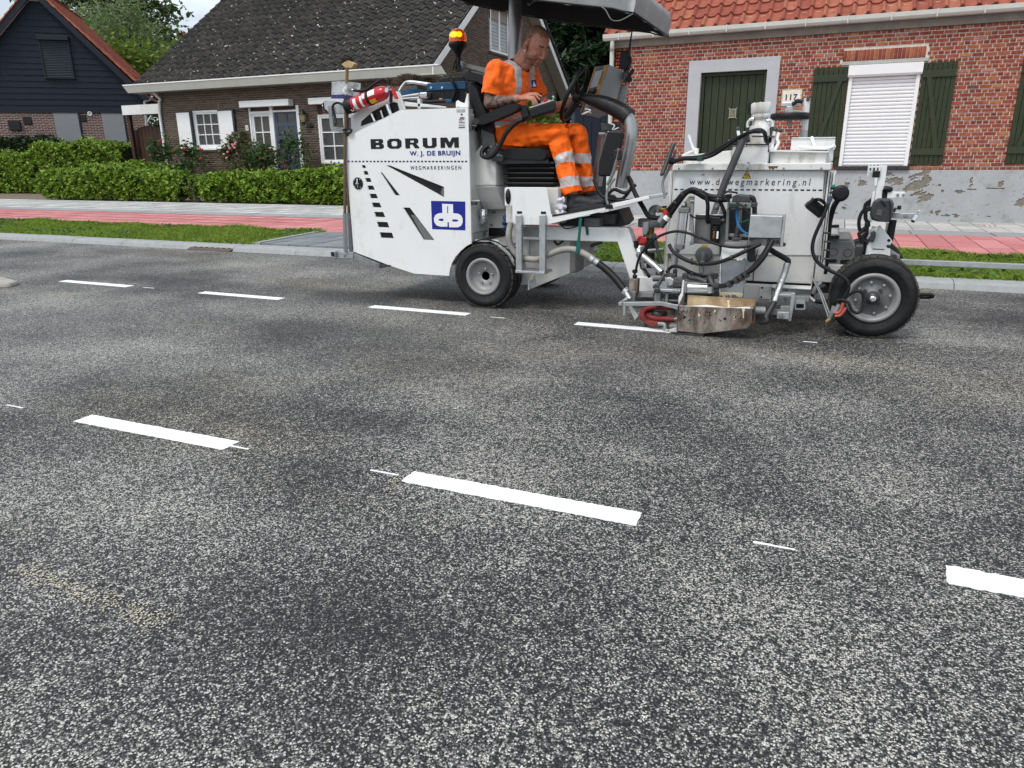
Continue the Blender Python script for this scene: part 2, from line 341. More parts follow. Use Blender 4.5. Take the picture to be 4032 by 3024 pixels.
# ================================================================= materials of the setting
def asphalt():
    m = bpy.data.materials.new('asphalt'); m.use_nodes = True; t = m.node_tree; N = t.nodes.new; Lk = t.links.new
    b = t.nodes['Principled BSDF']; g = N('ShaderNodeNewGeometry'); P = g.outputs['Position']
    wn = N('ShaderNodeTexNoise'); wn.inputs['Scale'].default_value = 90; wn.inputs['Detail'].default_value = 1; Lk(P, wn.inputs['Vector'])
    wm = N('ShaderNodeVectorMath'); wm.operation = 'MULTIPLY_ADD'; Lk(wn.outputs['Color'], wm.inputs[0]); wm.inputs[1].default_value = (.0045, .0045, 0); Lk(P, wm.inputs[2])
    fl = N('ShaderNodeVectorMath'); fl.operation = 'MULTIPLY'; fl.inputs[1].default_value = (1, 1, 0); Lk(wm.outputs[0], fl.inputs[0])
    v = N('ShaderNodeTexVoronoi'); v.inputs['Scale'].default_value = 235; v.inputs['Randomness'].default_value = 1; Lk(fl.outputs[0], v.inputs['Vector'])
    sp = N('ShaderNodeSeparateColor'); Lk(v.outputs['Color'], sp.inputs[0])
    r = N('ShaderNodeValToRGB'); e = r.color_ramp.elements; r.color_ramp.interpolation = 'LINEAR'
    e[0].position = 0; e[0].color = (.018, .018, .021, 1); e[1].position = 1; e[1].color = (.66, .645, .59, 1)
    for p, c in ((.36, (.022, .022, .025)), (.52, (.058, .058, .06)), (.66, (.13, .129, .125)), (.80, (.29, .285, .265)), (.92, (.52, .505, .455))):
        x = e.new(p); x.color = (*c, 1)
    # wear: patches of more or fewer washed-out stones along the driving direction, plus blotches
    mp_ = N('ShaderNodeMapping'); mp_.inputs['Scale'].default_value = (.22, .9, 1); Lk(P, mp_.inputs['Vector'])
    n1 = N('ShaderNodeTexNoise'); n1.inputs['Scale'].default_value = 1.0; n1.inputs['Detail'].default_value = 5; n1.inputs['Roughness'].default_value = .55; Lk(mp_.outputs[0], n1.inputs['Vector'])
    n2 = N('ShaderNodeTexNoise'); n2.inputs['Scale'].default_value = 1.1; n2.inputs['Detail'].default_value = 5; Lk(P, n2.inputs['Vector'])
    a1 = N('ShaderNodeMath'); a1.operation = 'ADD'; Lk(n1.outputs['Fac'], a1.inputs[0]); Lk(n2.outputs['Fac'], a1.inputs[1])
    mr = N('ShaderNodeMapRange'); mr.inputs['From Min'].default_value = .72; mr.inputs['From Max'].default_value = 1.28; mr.inputs['To Min'].default_value = -.23; mr.inputs['To Max'].default_value = .30; Lk(a1.outputs[0], mr.inputs['Value'])
    ad = N('ShaderNodeMath'); ad.operation = 'ADD'; Lk(sp.outputs[0], ad.inputs[0]); Lk(mr.outputs[0], ad.inputs[1]); ad.use_clamp = True
    v2 = N('ShaderNodeTexVoronoi'); v2.inputs['Scale'].default_value = 80; Lk(fl.outputs[0], v2.inputs['Vector']); s2 = N('ShaderNodeSeparateColor'); Lk(v2.outputs['Color'], s2.inputs[0])
    m2 = N('ShaderNodeMath'); m2.operation = 'MULTIPLY_ADD'; Lk(s2.outputs[1], m2.inputs[0]); m2.inputs[1].default_value = .26; m2.inputs[2].default_value = -.13
    n5 = N('ShaderNodeTexNoise'); n5.inputs['Scale'].default_value = 34; n5.inputs['Detail'].default_value = 2; n5.inputs['Roughness'].default_value = .75; Lk(P, n5.inputs['Vector']); m5 = N('ShaderNodeMath'); m5.operation = 'MULTIPLY_ADD'; Lk(n5.outputs['Fac'], m5.inputs[0]); m5.inputs[1].default_value = .45; Lk(m2.outputs[0], m5.inputs[2]); m6 = N('ShaderNodeMath'); m6.operation = 'SUBTRACT'; Lk(m5.outputs[0], m6.inputs[0]); m6.inputs[1].default_value = .205
    ad2 = N('ShaderNodeMath'); ad2.operation = 'ADD'; Lk(ad.outputs[0], ad2.inputs[0]); Lk(m6.outputs[0], ad2.inputs[1]); ad2.use_clamp = True
    Lk(ad2.outputs[0], r.inputs['Fac'])
    # gaps between stones
    gp = N('ShaderNodeMapRange'); gp.inputs['From Min'].default_value = .35; gp.inputs['From Max'].default_value = .75; gp.inputs['To Min'].default_value = 1; gp.inputs['To Max'].default_value = .22; Lk(v.outputs['Distance'], gp.inputs['Value'])
    mg = N('ShaderNodeMix'); mg.data_type = 'RGBA'; mg.blend_type = 'MULTIPLY'; mg.inputs['Factor'].default_value = .85; Lk(r.outputs['Color'], mg.inputs['A']); Lk(gp.outputs[0], mg.inputs['B'])
    # sandy yellow stains
    n3 = N('ShaderNodeTexNoise'); n3.inputs['Scale'].default_value = .8; n3.inputs['Detail'].default_value = 6; mp3 = N('ShaderNodeMapping'); mp3.inputs['Scale'].default_value = (.5, 1, 1); mp3.inputs['Location'].default_value = (3.1, 1.7, 0); Lk(P, mp3.inputs['Vector']); Lk(mp3.outputs[0], n3.inputs['Vector'])
    ms = N('ShaderNodeMapRange'); ms.inputs['From Min'].default_value = .53; ms.inputs['From Max'].default_value = .72; ms.inputs['To Max'].default_value = .55; Lk(n3.outputs['Fac'], ms.inputs['Value'])
    my = N('ShaderNodeMix'); my.data_type = 'RGBA'; my.blend_type = 'MULTIPLY'; Lk(ms.outputs[0], my.inputs['Factor']); Lk(mg.outputs['Result'], my.inputs['A']); my.inputs['B'].default_value = (1.0, .88, .62, 1)
    Lk(my.outputs['Result'], b.inputs['Base Color'])
    b.inputs['Roughness'].default_value = .6; b.inputs['Specular IOR Level'].default_value = .34
    bp = N('ShaderNodeBump'); bp.inputs['Strength'].default_value = .75; bp.inputs['Distance'].default_value = .004; bp.invert = True; Lk(v.outputs['Distance'], bp.inputs['Height']); Lk(bp.outputs['Normal'], b.inputs['Normal'])
    return m
M_asph = asphalt()
M_line = mat('thermoplastic_white', (.86, .88, .88), .5, var=.03, scale=3, bump=.25, bscale=220)
M_soil = mat('soil', (.16, .13, .095), .9, var=.35, scale=9, bump=.5, bscale=50)
M_turf = mat('turf', (.10, .13, .03), .9, var=.5, scale=6, bump=.4)
M_kerb = mat('concrete_kerb', (.30, .31, .31), .8, var=.1, scale=14, bump=.15, bscale=150, dirt=((.17, .165, .15), 2.2, .52, .2, .5))
M_strip = mat('concrete_strip', (.27, .285, .29), .8, var=.1, scale=12, bump=.15, bscale=150)
M_red = [mat('red_slab_%d' % i, c, .8, var=.09, scale=16, bump=.12, bscale=160, dirt=((.62, .38, .36), 1.6, .56, .18, .45)) for i, c in enumerate(((.47, .175, .175), (.51, .2, .195), (.44, .16, .16), (.53, .22, .215)))]
M_grey = [mat('grey_slab_%d' % i, c, .85, var=.12, scale=12, bump=.15, bscale=140, dirt=((.25, .24, .22), 3, .55, .15, .5)) for i, c in enumerate(((.42, .42, .405), (.46, .455, .44), (.38, .38, .37), (.5, .5, .48)))]
M_dgrey = [mat('drive_paver_%d' % i, c, .8, var=.12, scale=12, bump=.15, bscale=140) for i, c in enumerate(((.17, .185, .2), (.2, .215, .23), (.15, .165, .18)))]
M_joint = mat('joint_sand', (.2, .17, .15), .9, var=.2)
M_jointr = mat('joint_sand_red', (.24, .10, .095), .9, var=.2)
M_blade = leafmat('grass_blade', (.19, .28, .035), .5, .3)
M_iron = mat('cast_iron', (.10, .075, .06), .65, .4, .2, 12)
# ================================================================= ground and road
ZP = .06
gb = MB(); gb.box((-400, 7.2, -.4), (400, 700, -.03)); gb.build('ground', M_soil, kind='structure')
road = MB(); road.add([(-300, -60, 0), (300, -60, 0), (300, 7.12, 0), (-300, 7.12, 0)], [(0, 1, 2, 3)]); road = road.build('road', M_asph, kind='structure')
def dash(x0, x1, y0, y1, label=None, z=.004, th=.0025, jit=.002, seed=0, name='lane_dash', mtl=None):
    rs = random.Random(seed); n = max(8, int((x1-x0)/.012)); m = max(3, int((y1-y0)/.012)); pts = []
    for i in range(n): pts.append((x0+(x1-x0)*i/n, y0+rs.uniform(-jit, jit), z))
    for i in range(m): pts.append((x1+rs.uniform(-jit, jit)*1.6, y0+(y1-y0)*i/m, z))
    for i in range(n): pts.append((x1-(x1-x0)*i/n, y1+rs.uniform(-jit, jit), z))
    for i in range(m): pts.append((x0+rs.uniform(-jit, jit)*1.6, y1-(y1-y0)*i/m, z))
    b = MB(); b.prism(pts, (0, 0, -th)); return b.build(name, mtl or M_line, road, label=label)
dash(-3.0, -2.135, 1.99, 2.083, 'nearest dash row, white dash at the left', seed=1)
dash(-1.315, -.465, 2.008, 2.10, 'nearest dash row, white dash in the middle', seed=2, jit=.0028)
dash(.39, 1.5, 2.016, 2.116, 'nearest dash row, white dash cut by the right picture edge', seed=3, jit=.0035)
for i, (a, b) in enumerate(((246, 515), (785, 1105), (1445, 1836), (2258, 2700))):
    yy = (1107, 1131, 1154, 1182, 1213, 1246, 1281, 1316)
    p = atz('F', a, yy[2*i]); q = atz('F', b, yy[2*i+1]-3)
    dash(p.x, q.x, 4.655, 4.745, ['small far dash at the left beside the island tip', 'far white dash, second from the left', 'far white dash in front of the rear wheel', 'fresh white dash running under the rusty marking shoe'][i], seed=10+i, jit=.002)
# thin pre-marking strokes between the dashes
for i, (c, x0, y0, x1, y1) in enumerate((('D', 495, 964, 537, 971), ('D', 800, 1017, 862, 1027), ('D', 1628, 1172, 1716, 1189), ('D', 15, 876, 50, 882), ('D', 310, 621, 332, 623), ('D', 1060, 685, 1090, 688), ('D', 1735, 738, 1765, 741))):
    p = atz(c, x0, y0); q = atz(c, x1, y1); yy = (p.y+q.y)/2
    dash(p.x, q.x, yy-.0038, yy+.0038, seed=30+i, jit=.0015, z=.0035, name='premarking_stroke')
# cream chalk smears on the asphalt
M_chalk = mat('chalk_smear', (.52, .47, .35), .8, var=.25, scale=60)
def smear(pts, n, sp, seed):
    rs = random.Random(seed); b = MB()
    for i in range(n):
        t = rs.random()*(len(pts)-1); j = min(int(t), len(pts)-2); p = pts[j].lerp(pts[j+1], t-j)
        x, y = p.x+rs.gauss(0, sp), p.y+rs.gauss(0, sp); r = rs.uniform(.0015, .0036); a = rs.random()*6
        b.add([(x+r*math.cos(a+k*1.256)*rs.uniform(.7, 1.3), y+r*math.sin(a+k*1.256), .0035) for k in range(5)], [(0, 1, 2, 3, 4)])
    return b.build('chalk_smear', M_chalk, road, kind='stuff')
smear([atz('D', x, y) for x, y in ((45, 1228), (110, 1255), (200, 1290), (290, 1325), (360, 1350))], 460, .02, 3)
smear([atz('D', x, y) for x, y in ((850, 1030), (856, 1058))], 70, .012, 4)
# kerb along the road, each stone a part
kerb = empty('kerb', (-5, 7.12, 0), kind='structure')
KU = MB(); KU.prism([(-.5, 0, 0), (-.5, .03, .045), (-.5, .09, .062), (-.5, .26, .066), (-.5, .26, -.2), (-.5, 0, -.2)], (1, 0, 0))
it = []
x = -34.0
while x < 12:
    it.append((Matrix.Translation((x+.5, 7.12+random.uniform(-.003, .003), random.uniform(-.002, .002))) @ Matrix.Diagonal((.994, 1, 1, 1)), 0, 1)); x += 1.0
pieces(kerb, 'kerb_stone', it, KU, [M_kerb])
# raised platform behind the kerb: verge soil, path bed
vb = MB(); vb.box((-60, 7.375, -.2), (30, 9.0, ZP-.012)); vb.build('verge', M_turf, kind='structure')
pb = MB(); pb.box((-60, 9.0, -.2), (30, 11.52, ZP-.014)); path = pb.build('cycle_path', M_jointr, kind='structure')
sb = MB(); sb.box((-60, 11.52, -.2), (30, 14.85, ZP-.016)); walk = sb.build('pavement', M_joint, kind='structure')
yd = MB(); yd.box((-90, 14.85, -.2), (60, 60, ZP-.02)); yd.build('garden_ground', M_soil, kind='structure')
SL = MB(); SL.add([(-.5, -.5, -.5), (.5, -.5, -.5), (.5, .5, -.5), (-.5, .5, -.5), (-.488, -.488, .5), (.488, -.488, .5), (.488, .488, .5), (-.488, .488, .5)], [(4, 5, 6, 7), (0, 1, 5, 4), (1, 2, 6, 5), (2, 3, 7, 6), (3, 0, 4, 7)])
def slabs(parent, name, x0, x1, y0, y1, w_, d_, mats, stag=0, z=ZP, j=.008, keep=300):
    it = []; nr = round((y1-y0)/d_); d_ = (y1-y0)/nr
    for r_ in range(nr):
        x = x0-(stag*w_ if r_ % 2 else 0)
        while x < x1:
            it.append((Matrix.Translation((x+w_/2, y0+d_*(r_+.5), z-.02+random.gauss(0, .0012))) @ Matrix.Rotation(random.gauss(0, .003), 4, 'X') @ Matrix.Diagonal((w_-j, d_-j, .04, 1)), random.randrange(len(mats)), w_*d_)); x += w_
    pieces(parent, name, it, SL, mats, keep)
slabs(path, 'red_slab', -34, 9, 9.0, 11.5, .292, .5, M_red)
slabs(walk, 'edge_stone', -34, 9, 11.52, 12.12, 1.0, .6, [M_strip], j=.01)
slabs(walk, 'paving_slab', -34, 9, 12.13, 14.84, .305, .45, M_grey, keep=300)
# dark paved crossing through the verge
drv = empty('driveway_crossing', (-5, 8.2, ZP), kind='structure')
slabs(drv, 'drive_paver', -6.95, -2.6, 7.42, 8.62, .3, .3, M_dgrey, z=ZP+.022)
db = MB(); db.prism([(-7.0, 7.39, ZP-.01), (-7.08, 9.02, ZP-.01), (-2.5, 9.02, ZP-.01), (-2.5, 7.39, ZP-.01)], (0, 0, .012)); db.build('paver_bed', M_joint, drv)
slabs(drv, 'drive_paver', -7.0, -2.6, 8.62, 8.98, .3, .36, M_dgrey, z=ZP+.022)
eb = MB(); eb.prism([(-6.87, 7.40, ZP), (-7.1, 9.0, ZP), (-7.02, 9.0, ZP), (-6.79, 7.40, ZP)], (0, 0, .035)); eb.build('edging', M_kerb, drv)
# drain grate in the kerb line
dr = empty('storm_drain', (-7.3, 7.2, 0), 'rusty iron storm drain grate set in the kerb beside the grass', 'drain')
f = MB(); f.prism([(-7.72, 7.06, -.02), (-7.72, 7.06, .006), (-7.72, 7.12, .03), (-7.72, 7.42, .07), (-7.72, 7.42, -.02)], (.72, 0, 0)); f.build('drain_frame', M_iron, dr, .004)
for i in range(7):
    x = -7.64+i*.096; s_ = MB(); s_.prism([(x-.02, 7.13, .0335), (x+.03, 7.13, .0335), (x+.03, 7.37, .0655), (x-.02, 7.37, .0655)], (0, 0, .003))
    s_.build('slot', mat('drain_slot', (.008, .008, .008), .9) if i == 0 else bpy.data.materials['drain_slot'], dr)
# tip of the traffic island at the left picture edge
ti = MB(); ti.prism([(-9.5, 4.02, -.02), (-7.4, 4.02, -.02), (-7.1, 4.1, -.02), (-6.92, 4.26, -.02), (-7.05, 4.42, -.02), (-7.4, 4.52, -.02), (-9.5, 4.56, -.02)], (0, 0, .06))
ti = ti.build('traffic_island', mat('island_concrete', (.33, .31, .28), .85, var=.2, scale=5, bump=.3), None, .03, 'rounded concrete tip of a traffic island at the left edge of the road', 'traffic island')
tk = MB(); tk.prism([(-9.5, 4.12, .05), (-7.5, 4.14, .05), (-7.3, 4.2, .05), (-7.25, 4.28, .05), (-7.33, 4.35, .05), (-7.5, 4.38, .05), (-9.5, 4.42, .05)], (0, 0, .012)); tk.build('island_top', M_strip, ti)
# small access cover with a weed in the pavement
ac = empty('access_cover', (2.3, 13.0, ZP), 'small pale access cover with red-white marks in the grey pavement', 'cover')
p = atz('g5', 958, 78, ZP)
c_ = MB(); c_.box((p.x-.13, p.y-.25, ZP), (p.x+.13, p.y+.25, ZP+.006)); c_.build('cover_plate', M_grey[1], ac)
c_ = MB()
for i in range(6):
    c_.box((p.x-.1+i*.034, p.y-.1+(i % 2)*.03, ZP+.0065), (p.x-.08+i*.034, p.y+.12-(i % 3)*.04, ZP+.009), i % 2)
c_.build('mark', [mat('mark_red', (.45, .04, .03), .6), mat('mark_pale', (.7, .68, .6), .6)], ac)
# grass on the verge: blades
def grass(x0, x1, y0, y1, n, h, seed, skip=None):
    rs = np.random.RandomState(seed); P = np.c_[rs.uniform(x0, x1, n), rs.uniform(y0, y1, n), np.full(n, ZP-.012)]
    if skip is not None: P = P[~((P[:, 0] > skip[0]) & (P[:, 0] < skip[1]))]
    cl = np.sin(P[:, 0]*2.1+1)*np.sin(P[:, 0]*.7+P[:, 1]*2.3)+.6*np.sin(P[:, 0]*5.3+P[:, 1]*3.1)
    n = len(P); hh = h*(.7+.25*cl+.35*rs.rand(n)).clip(.25, 1.7)
    edge = (P[:, 1] > y1-.16); hh[edge] *= 1.35
    a = rs.uniform(0, 2*PI, n); wd = rs.uniform(.004, .008, n); ln = rs.normal(0, .5, (n, 2))*hh[:, None]
    dx = np.c_[np.cos(a)*wd, np.sin(a)*wd, np.zeros(n)]
    tip = P+np.c_[ln, hh]; mid = P+np.c_[ln*.3, hh*.6]
    V = np.stack([P-dx, P+dx, mid+dx*.8, tip], 1).reshape(-1, 3)
    return V, np.arange(4*n).reshape(-1, 4), rs.rand(n)*.75+.12*(cl+1)
V1, F1, R1 = grass(-19, -6.95, 7.36, 9.04, 60000, .06, 5)
V2, F2, R2 = grass(-2.75, 5.5, 7.36, 9.06, 70000, .065, 6)
me = fastmesh('grass', np.r_[V1, V2], np.r_[F1, F2+len(V1)], M_blade, np.r_[R1, R2]); link('grass', me, None, 'short green lawn grass on the verge between kerb and red cycle path', 'grass', kind='stuff')
rs = np.random.RandomState(8)
n = 9000; X_ = np.where(rs.rand(n) < .5, rs.uniform(-19, -7, n), rs.uniform(-2.7, 5.5, n))
P = np.c_[X_, rs.uniform(7.4, 9.08, n), ZP+rs.uniform(.02, .06, n)]
P = P[(np.sin(P[:, 0]*1.7)+np.sin(P[:, 0]*.6+P[:, 1]*2)) > .15]
V, F = leaves(P, .045, rs, .9, 1.5); me = fastmesh('clover', V, F, leafmat('clover_leaf', (.06, .13, .02), .4), rs.rand(len(P))); link('clover', me, None, 'darker clover patches growing among the verge grass', 'clover', kind='stuff')
# ================================================================= house materials
M_mortC = mat('mortar_pale', (.66, .60, .52), .9, var=.15, scale=25, bump=.3, bscale=200)
BC = [mat('brick_red_%d' % i, c, .8, var=.28, scale=22, bump=.4, bscale=130, fine=((.40, .25, .2), 30, .64, .15)) for i, c in enumerate(
      ((.27, .062, .036), (.31, .085, .045), (.22, .045, .03), (.35, .12, .06), (.35, .16, .115), (.17, .045, .036), (.38, .15, .06)))]
WC = (8, 7, 5, 3, 2, 1.5, 1)
M_mortB = mat('mortar_taupe', (.27, .225, .185), .9, var=.15, scale=25)
BB = [mat('brick_brown_%d' % i, c, .85, var=.25, scale=20, bump=.3, bscale=130) for i, c in enumerate(((.105, .078, .058), (.125, .093, .068), (.085, .064, .05), (.145, .108, .08)))]
M_mortA = mat('mortar_cream', (.66, .57, .5), .9, var=.12, scale=25)
BA = [mat('brick_plum_%d' % i, c, .85, var=.25, scale=20) for i, c in enumerate(((.13, .06, .052), (.16, .08, .065), (.10, .05, .045)))]
M_wht = mat('white_paint', (.78, .79, .79), .45, var=.03, scale=4)
M_wht2 = mat('white_pvc', (.8, .81, .82), .35, var=.02, scale=4)
M_zinc = mat('zinc_pipe', (.42, .44, .45), .5, .4, .12, 6)
M_cream = mat('cream_fascia', (.52, .52, .45), .6, var=.1, scale=3, stretch=(1, 1, 3))
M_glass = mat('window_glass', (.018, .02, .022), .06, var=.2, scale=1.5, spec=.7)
M_curt = mat('net_curtain', (.075, .074, .07), .9, var=.3, scale=9, stretch=(4, 4, .3))
M_curt2 = mat('amber_curtain', (.15, .105, .045), .9, var=.45, scale=9, stretch=(4, 4, .3))
M_tileB = [mat('slate_tile_%d' % i, c, .88, var=.3, scale=14, bump=.4, bscale=90, fine=((.55, .54, .51), 8.5, .685, .025), dirt=((.11, .10, .08), 7, .54, .12, .5)) for i, c in enumerate(((.026, .025, .023), (.036, .033, .030), (.021, .020, .019)))]
M_tileC = [mat('clay_tile_%d' % i, c, .8, var=.2, scale=9, bump=.3, bscale=90, dirt=((.07, .045, .04), 5, .60, .08, .7)) for i, c in enumerate(((.30, .085, .052), (.34, .115, .07), (.26, .07, .045)))]
M_dgreen = mat('dark_green_paint', (.024, .034, .014), .5, var=.14, scale=5)
M_dgreen2 = mat('dark_green_batten', (.028, .040, .018), .5, var=.12, scale=5)
M_navy = mat('navy_cladding', (.010, .0145, .027), .6, spec=.2, var=.14, scale=4, stretch=(1, 1, 4))
M_navy2 = mat('navy_trim', (.014, .018, .028), .5, spec=.25, var=.1)
M_blk = mat('black_plastic', (.012, .012, .013), .45, var=.2)
# ================================================================= house C: red brick, number 117
YC = 13.9
hC = empty('brick_house', (0, YC, ZP), 'red brick house number 117 with grey plastered plinth and orange tiled roof', 'house')
cC = lambda c, x, y: at(c, x, y, YC)
XL = cC('e1', 97, 300).x; XR = 7.5; ZE = cC('e1', 640, 240).z; ZPL = cC('F', 3563, 669).z
dTL = cC('e1', 808, 470); dTR = cC('d5', 922, 350); fTL = cC('e1', 708, 385); fTR = cC('d5', 990, 283)
wTL = cC('e2', 628, 105); wBR = cC('e2', 1022, 825)
DO = (dTL.x, dTR.x, ZP+.25, dTL.z); WO = (wTL.x+.01, wBR.x+.03, ZPL+.07, wTL.z)
b = MB(); walled(b, XL, XR, ZP-.1, ZE+.35, [DO, WO], YC, YC+.3)
wallC = b.build('wall', M_mortC, hC)
b = MB(); b.box((XL, YC, ZP-.1), (XL+.25, YC+7, ZE+.35)); b.box((XL+.25, YC+.3, 0), (XR, YC+.35, ZE+.3)); b.build('side_wall', M_mortC, hC)
MC = Matrix.Translation((0, YC, 0))
frame_op = (fTL.x, fTR.x, 0, fTL.z); lint_op = (cC('e2', 570, 100).x, cC('e2', 1195, 50).x, wTL.z, wTL.z+.06); sol = (lint_op[0]+.01, lint_op[1]-.03, lint_op[3], lint_op[3]+.165)
it = bricklist(XL, XR, ZPL+.0, ZE, .0576, .168, .014, [frame_op, (WO[0], WO[1], 0, wTL.z), lint_op, sol], MC, 7, WC, 'cross', seed=3, proud=.009)
s = sol[0]
while s < sol[1]-.04:
    it.append((MC @ Matrix.Translation((s+.026, -.0045, (sol[2]+sol[3])/2)) @ Matrix.Diagonal((.049, .02, .16, 1)), random.choice((1, 3, 0, 2)), .15)); s += .0565
pieces(wallC, 'brick', it, BRK, BC, rest='bricks')
# plaster plinth with flaked patches: thin render layer whose gaps show the cement below
M_plast = mat('grey_plaster', (.36, .375, .385), .75, var=.08, scale=3, bump=.5, bscale=18, dirt=((.25, .25, .245), 3.5, .55, .1, .6), fine=((.2, .2, .195), 26, .665, .02))
M_cement = mat('bare_cement', (.20, .18, .145), .9, var=.2, scale=12, bump=.6, bscale=60)
b = MB(); b.box((XL-.012, YC-.022, ZP-.08), (XR, YC, ZPL)); plin = b.build('plinth', M_cement, hC)
def flaky(x0, x1, z0, z1, y, th, nx, nz, holes, seed):
    """plaster skin as a fine grid with ragged holes, edges turned back to the wall"""
    rs = np.random.RandomState(seed); gx = np.linspace(x0, x1, nx+1); gz = np.linspace(z0, z1, nz+1)
    ph = rs.uniform(0, 6, (6, 2)); fr = rs.uniform(5, 26, (6, 2))*rs.choice([-1, 1], (6, 2))
    def nz_(X, Z): return sum(np.sin(X*fr[i, 0]+Z*fr[i, 1]*1.6+ph[i, 0])/(1+i*.35) for i in range(6))
    cx = (gx[:-1]+gx[1:])/2; cz = (gz[:-1]+gz[1:])/2; X, Z = np.meshgrid(cx, cz)
    H = np.full(X.shape, 9.)
    for (hx, hz, rx, rz) in holes: H = np.minimum(H, np.sqrt(((X-hx)/rx)**2+((Z-hz)/rz)**2)+.16*nz_(X, Z)+.1*nz_(X*2.7, Z*2.9))
    keep_ = H > .72
    b = MB(); vid = {}
    jx = rs.normal(0, (x1-x0)/nx*.14, (nz+1, nx+1)); jz = rs.normal(0, (z1-z0)/nz*.14, (nz+1, nx+1)); jx[:, 0] = jx[:, -1] = 0; jz[0] = jz[-1] = 0
    def V(j, i, k):
        key = (j, i, k)
        if key not in vid: vid[key] = len(b.v); b.v.append((gx[i]+jx[j, i], y+(th if k else 0), gz[j]+jz[j, i]))
        return vid[key]
    def fc(t): b.f.append(t); b.m.append(0); b.s.append(False)
    for j in range(nz):
        for i in range(nx):
            if not keep_[j, i]: continue
            fc((V(j, i, 0), V(j, i+1, 0), V(j+1, i+1, 0), V(j+1, i, 0)))
            for dj, di, e in ((0, -1, ((j, i), (j+1, i))), (0, 1, ((j, i+1), (j+1, i+1))), (-1, 0, ((j, i), (j, i+1))), (1, 0, ((j+1, i), (j+1, i+1)))):
                a, c2 = j+dj, i+di
                if not (0 <= a < nz and 0 <= c2 < nx) or not keep_[a, c2]:
                    (p1, p2), (p3, p4) = e; fc((V(p1, p2, 0), V(p3, p4, 0), V(p3, p4, 1), V(p1, p2, 1)))
    return b
hz = []
for c, x, y, w_, h_ in (('d6', 960, 540, 90, 110), ('d6', 1050, 470, 55, 90), ('d6', 760, 510, 110, 45), ('d6', 1040, 640, 70, 50), ('d6', 460, 520, 40, 34), ('d6', 318, 540, 26, 30), ('d6', 1475, 510, 22, 34), ('d6', 1752, 530, 22, 34), ('d6', 1950, 700, 40, 65), ('d6', 290, 755, 30, 16), ('d6', 1165, 805, 22, 34), ('d6', 1105, 790, 20, 20), ('d6', 1230, 825, 40, 12), ('d6', 1335, 825, 34, 16), ('d6', 1360, 600, 40, 12), ('d6', 215, 800, 24, 14), ('d6', 1210, 595, 14, 10), ('d6', 1640, 830, 30, 9), ('d6', 700, 440, 60, 20), ('d6', 1180, 545, 12, 12), ('d6', 1500, 578, 60, 5), ('d6', 1700, 572, 70, 4)):
    p = cC(c, x, y); hz.append((p.x, p.z, w_*.4219/250*1.15, h_*.4219/250*1.15))
fl = flaky(-.15, 3.4, ZP-.02, ZPL-.002, YC-.034, .012, 190, 46, hz, 4); fl.build('plaster_skin', M_plast, plin)
b = MB(); b.box((XL-.016, YC-.034, ZP-.05), (-.15, YC-.021, ZPL-.002)); b.build('plaster_skin', M_plast, plin)
b = MB(); b.box((3.4, YC-.034, ZP-.05), (XR, YC-.021, ZPL-.002)); b.build('plaster_skin', M_plast, plin)
# door with plaster surround
M_surr = mat('plaster_surround', (.42, .44, .46), .75, var=.06, scale=4, bump=.15)
b = MB(); b.prism([(fTL.x, YC-.03, ZP), (fTL.x, YC-.03, fTL.z), (fTR.x, YC-.03, fTR.z), (fTR.x, YC-.03, ZP), (dTR.x, YC-.03, ZP), (dTR.x, YC-.03, dTR.z), (dTL.x, YC-.03, dTR.z), (dTL.x, YC-.03, ZP)], (0, .05, 0))
b.build('door_surround', M_surr, hC, .006)
door = empty('door_unit', ((dTL.x+dTR.x)/2, YC+.1, DO[2])); setparent(door, hC); door.name = 'door'
b = MB(); b.box((dTL.x, YC+.16, DO[2]), (dTR.x, YC+.2, dTR.z)); b.build('door_backing', M_dgreen, door)
b = MB(); framebox(b, dTL.x+.002, dTR.x-.002, DO[2], dTR.z-.002, YC+.06, YC+.15, .055); b.build('door_frame', M_dgreen2, door, .004)
npk = 8; x0 = dTL.x+.06; wdt = (dTR.x-dTL.x-.12)/npk
for i in range(npk):
    b = MB(); b.box((x0+i*wdt+.004, YC+.10, DO[2]+.06), (x0+(i+1)*wdt-.004, YC+.15, dTR.z-.06)); b.build('plank', M_dgreen, door, .003)
p = cC('e1', 1062, 815); M_brass = mat('brass_grille', (.42, .40, .30), .45, .5, .15, 20)
b = MB(); framebox(b, p.x-.058, p.x+.058, p.z-.075, p.z+.075, YC+.08, YC+.098, .012)
windowbars(b, p.x-.046, p.x+.046, p.z-.063, p.z+.063, YC+.082, YC+.092, 6, 8, .004)
for sx in (-1, 1):
    for sz in (-1, 1): b.cbox((p.x+sx*.065, YC+.09, p.z+sz*.082), (.03, .015, .008), Matrix.Rotation(sx*sz*-.8, 4, 'Y'))
b.build('door_grille', M_brass, door)
b = MB(); b.box((p.x-.05, YC+.094, p.z-.066), (p.x+.05, YC+.0985, p.z+.066)); b.build('grille_backing', M_blk, door)
p = cC('e1', 1203, 772); b = MB(); b.box((p.x-.022, YC+.085, p.z-.075), (p.x+.022, YC+.1, p.z+.085)); b.cyl((p.x, YC+.08, p.z+.05), (p.x, YC+.1, p.z+.05), .014, 12)
b.tube([(p.x, YC+.09, p.z-.0), (p.x, YC+.05, p.z), (p.x+.09, YC+.05, p.z-.02)], .011, 8); b.build('door_handle', mat('black_iron', (.015, .015, .015), .4, .6), door)
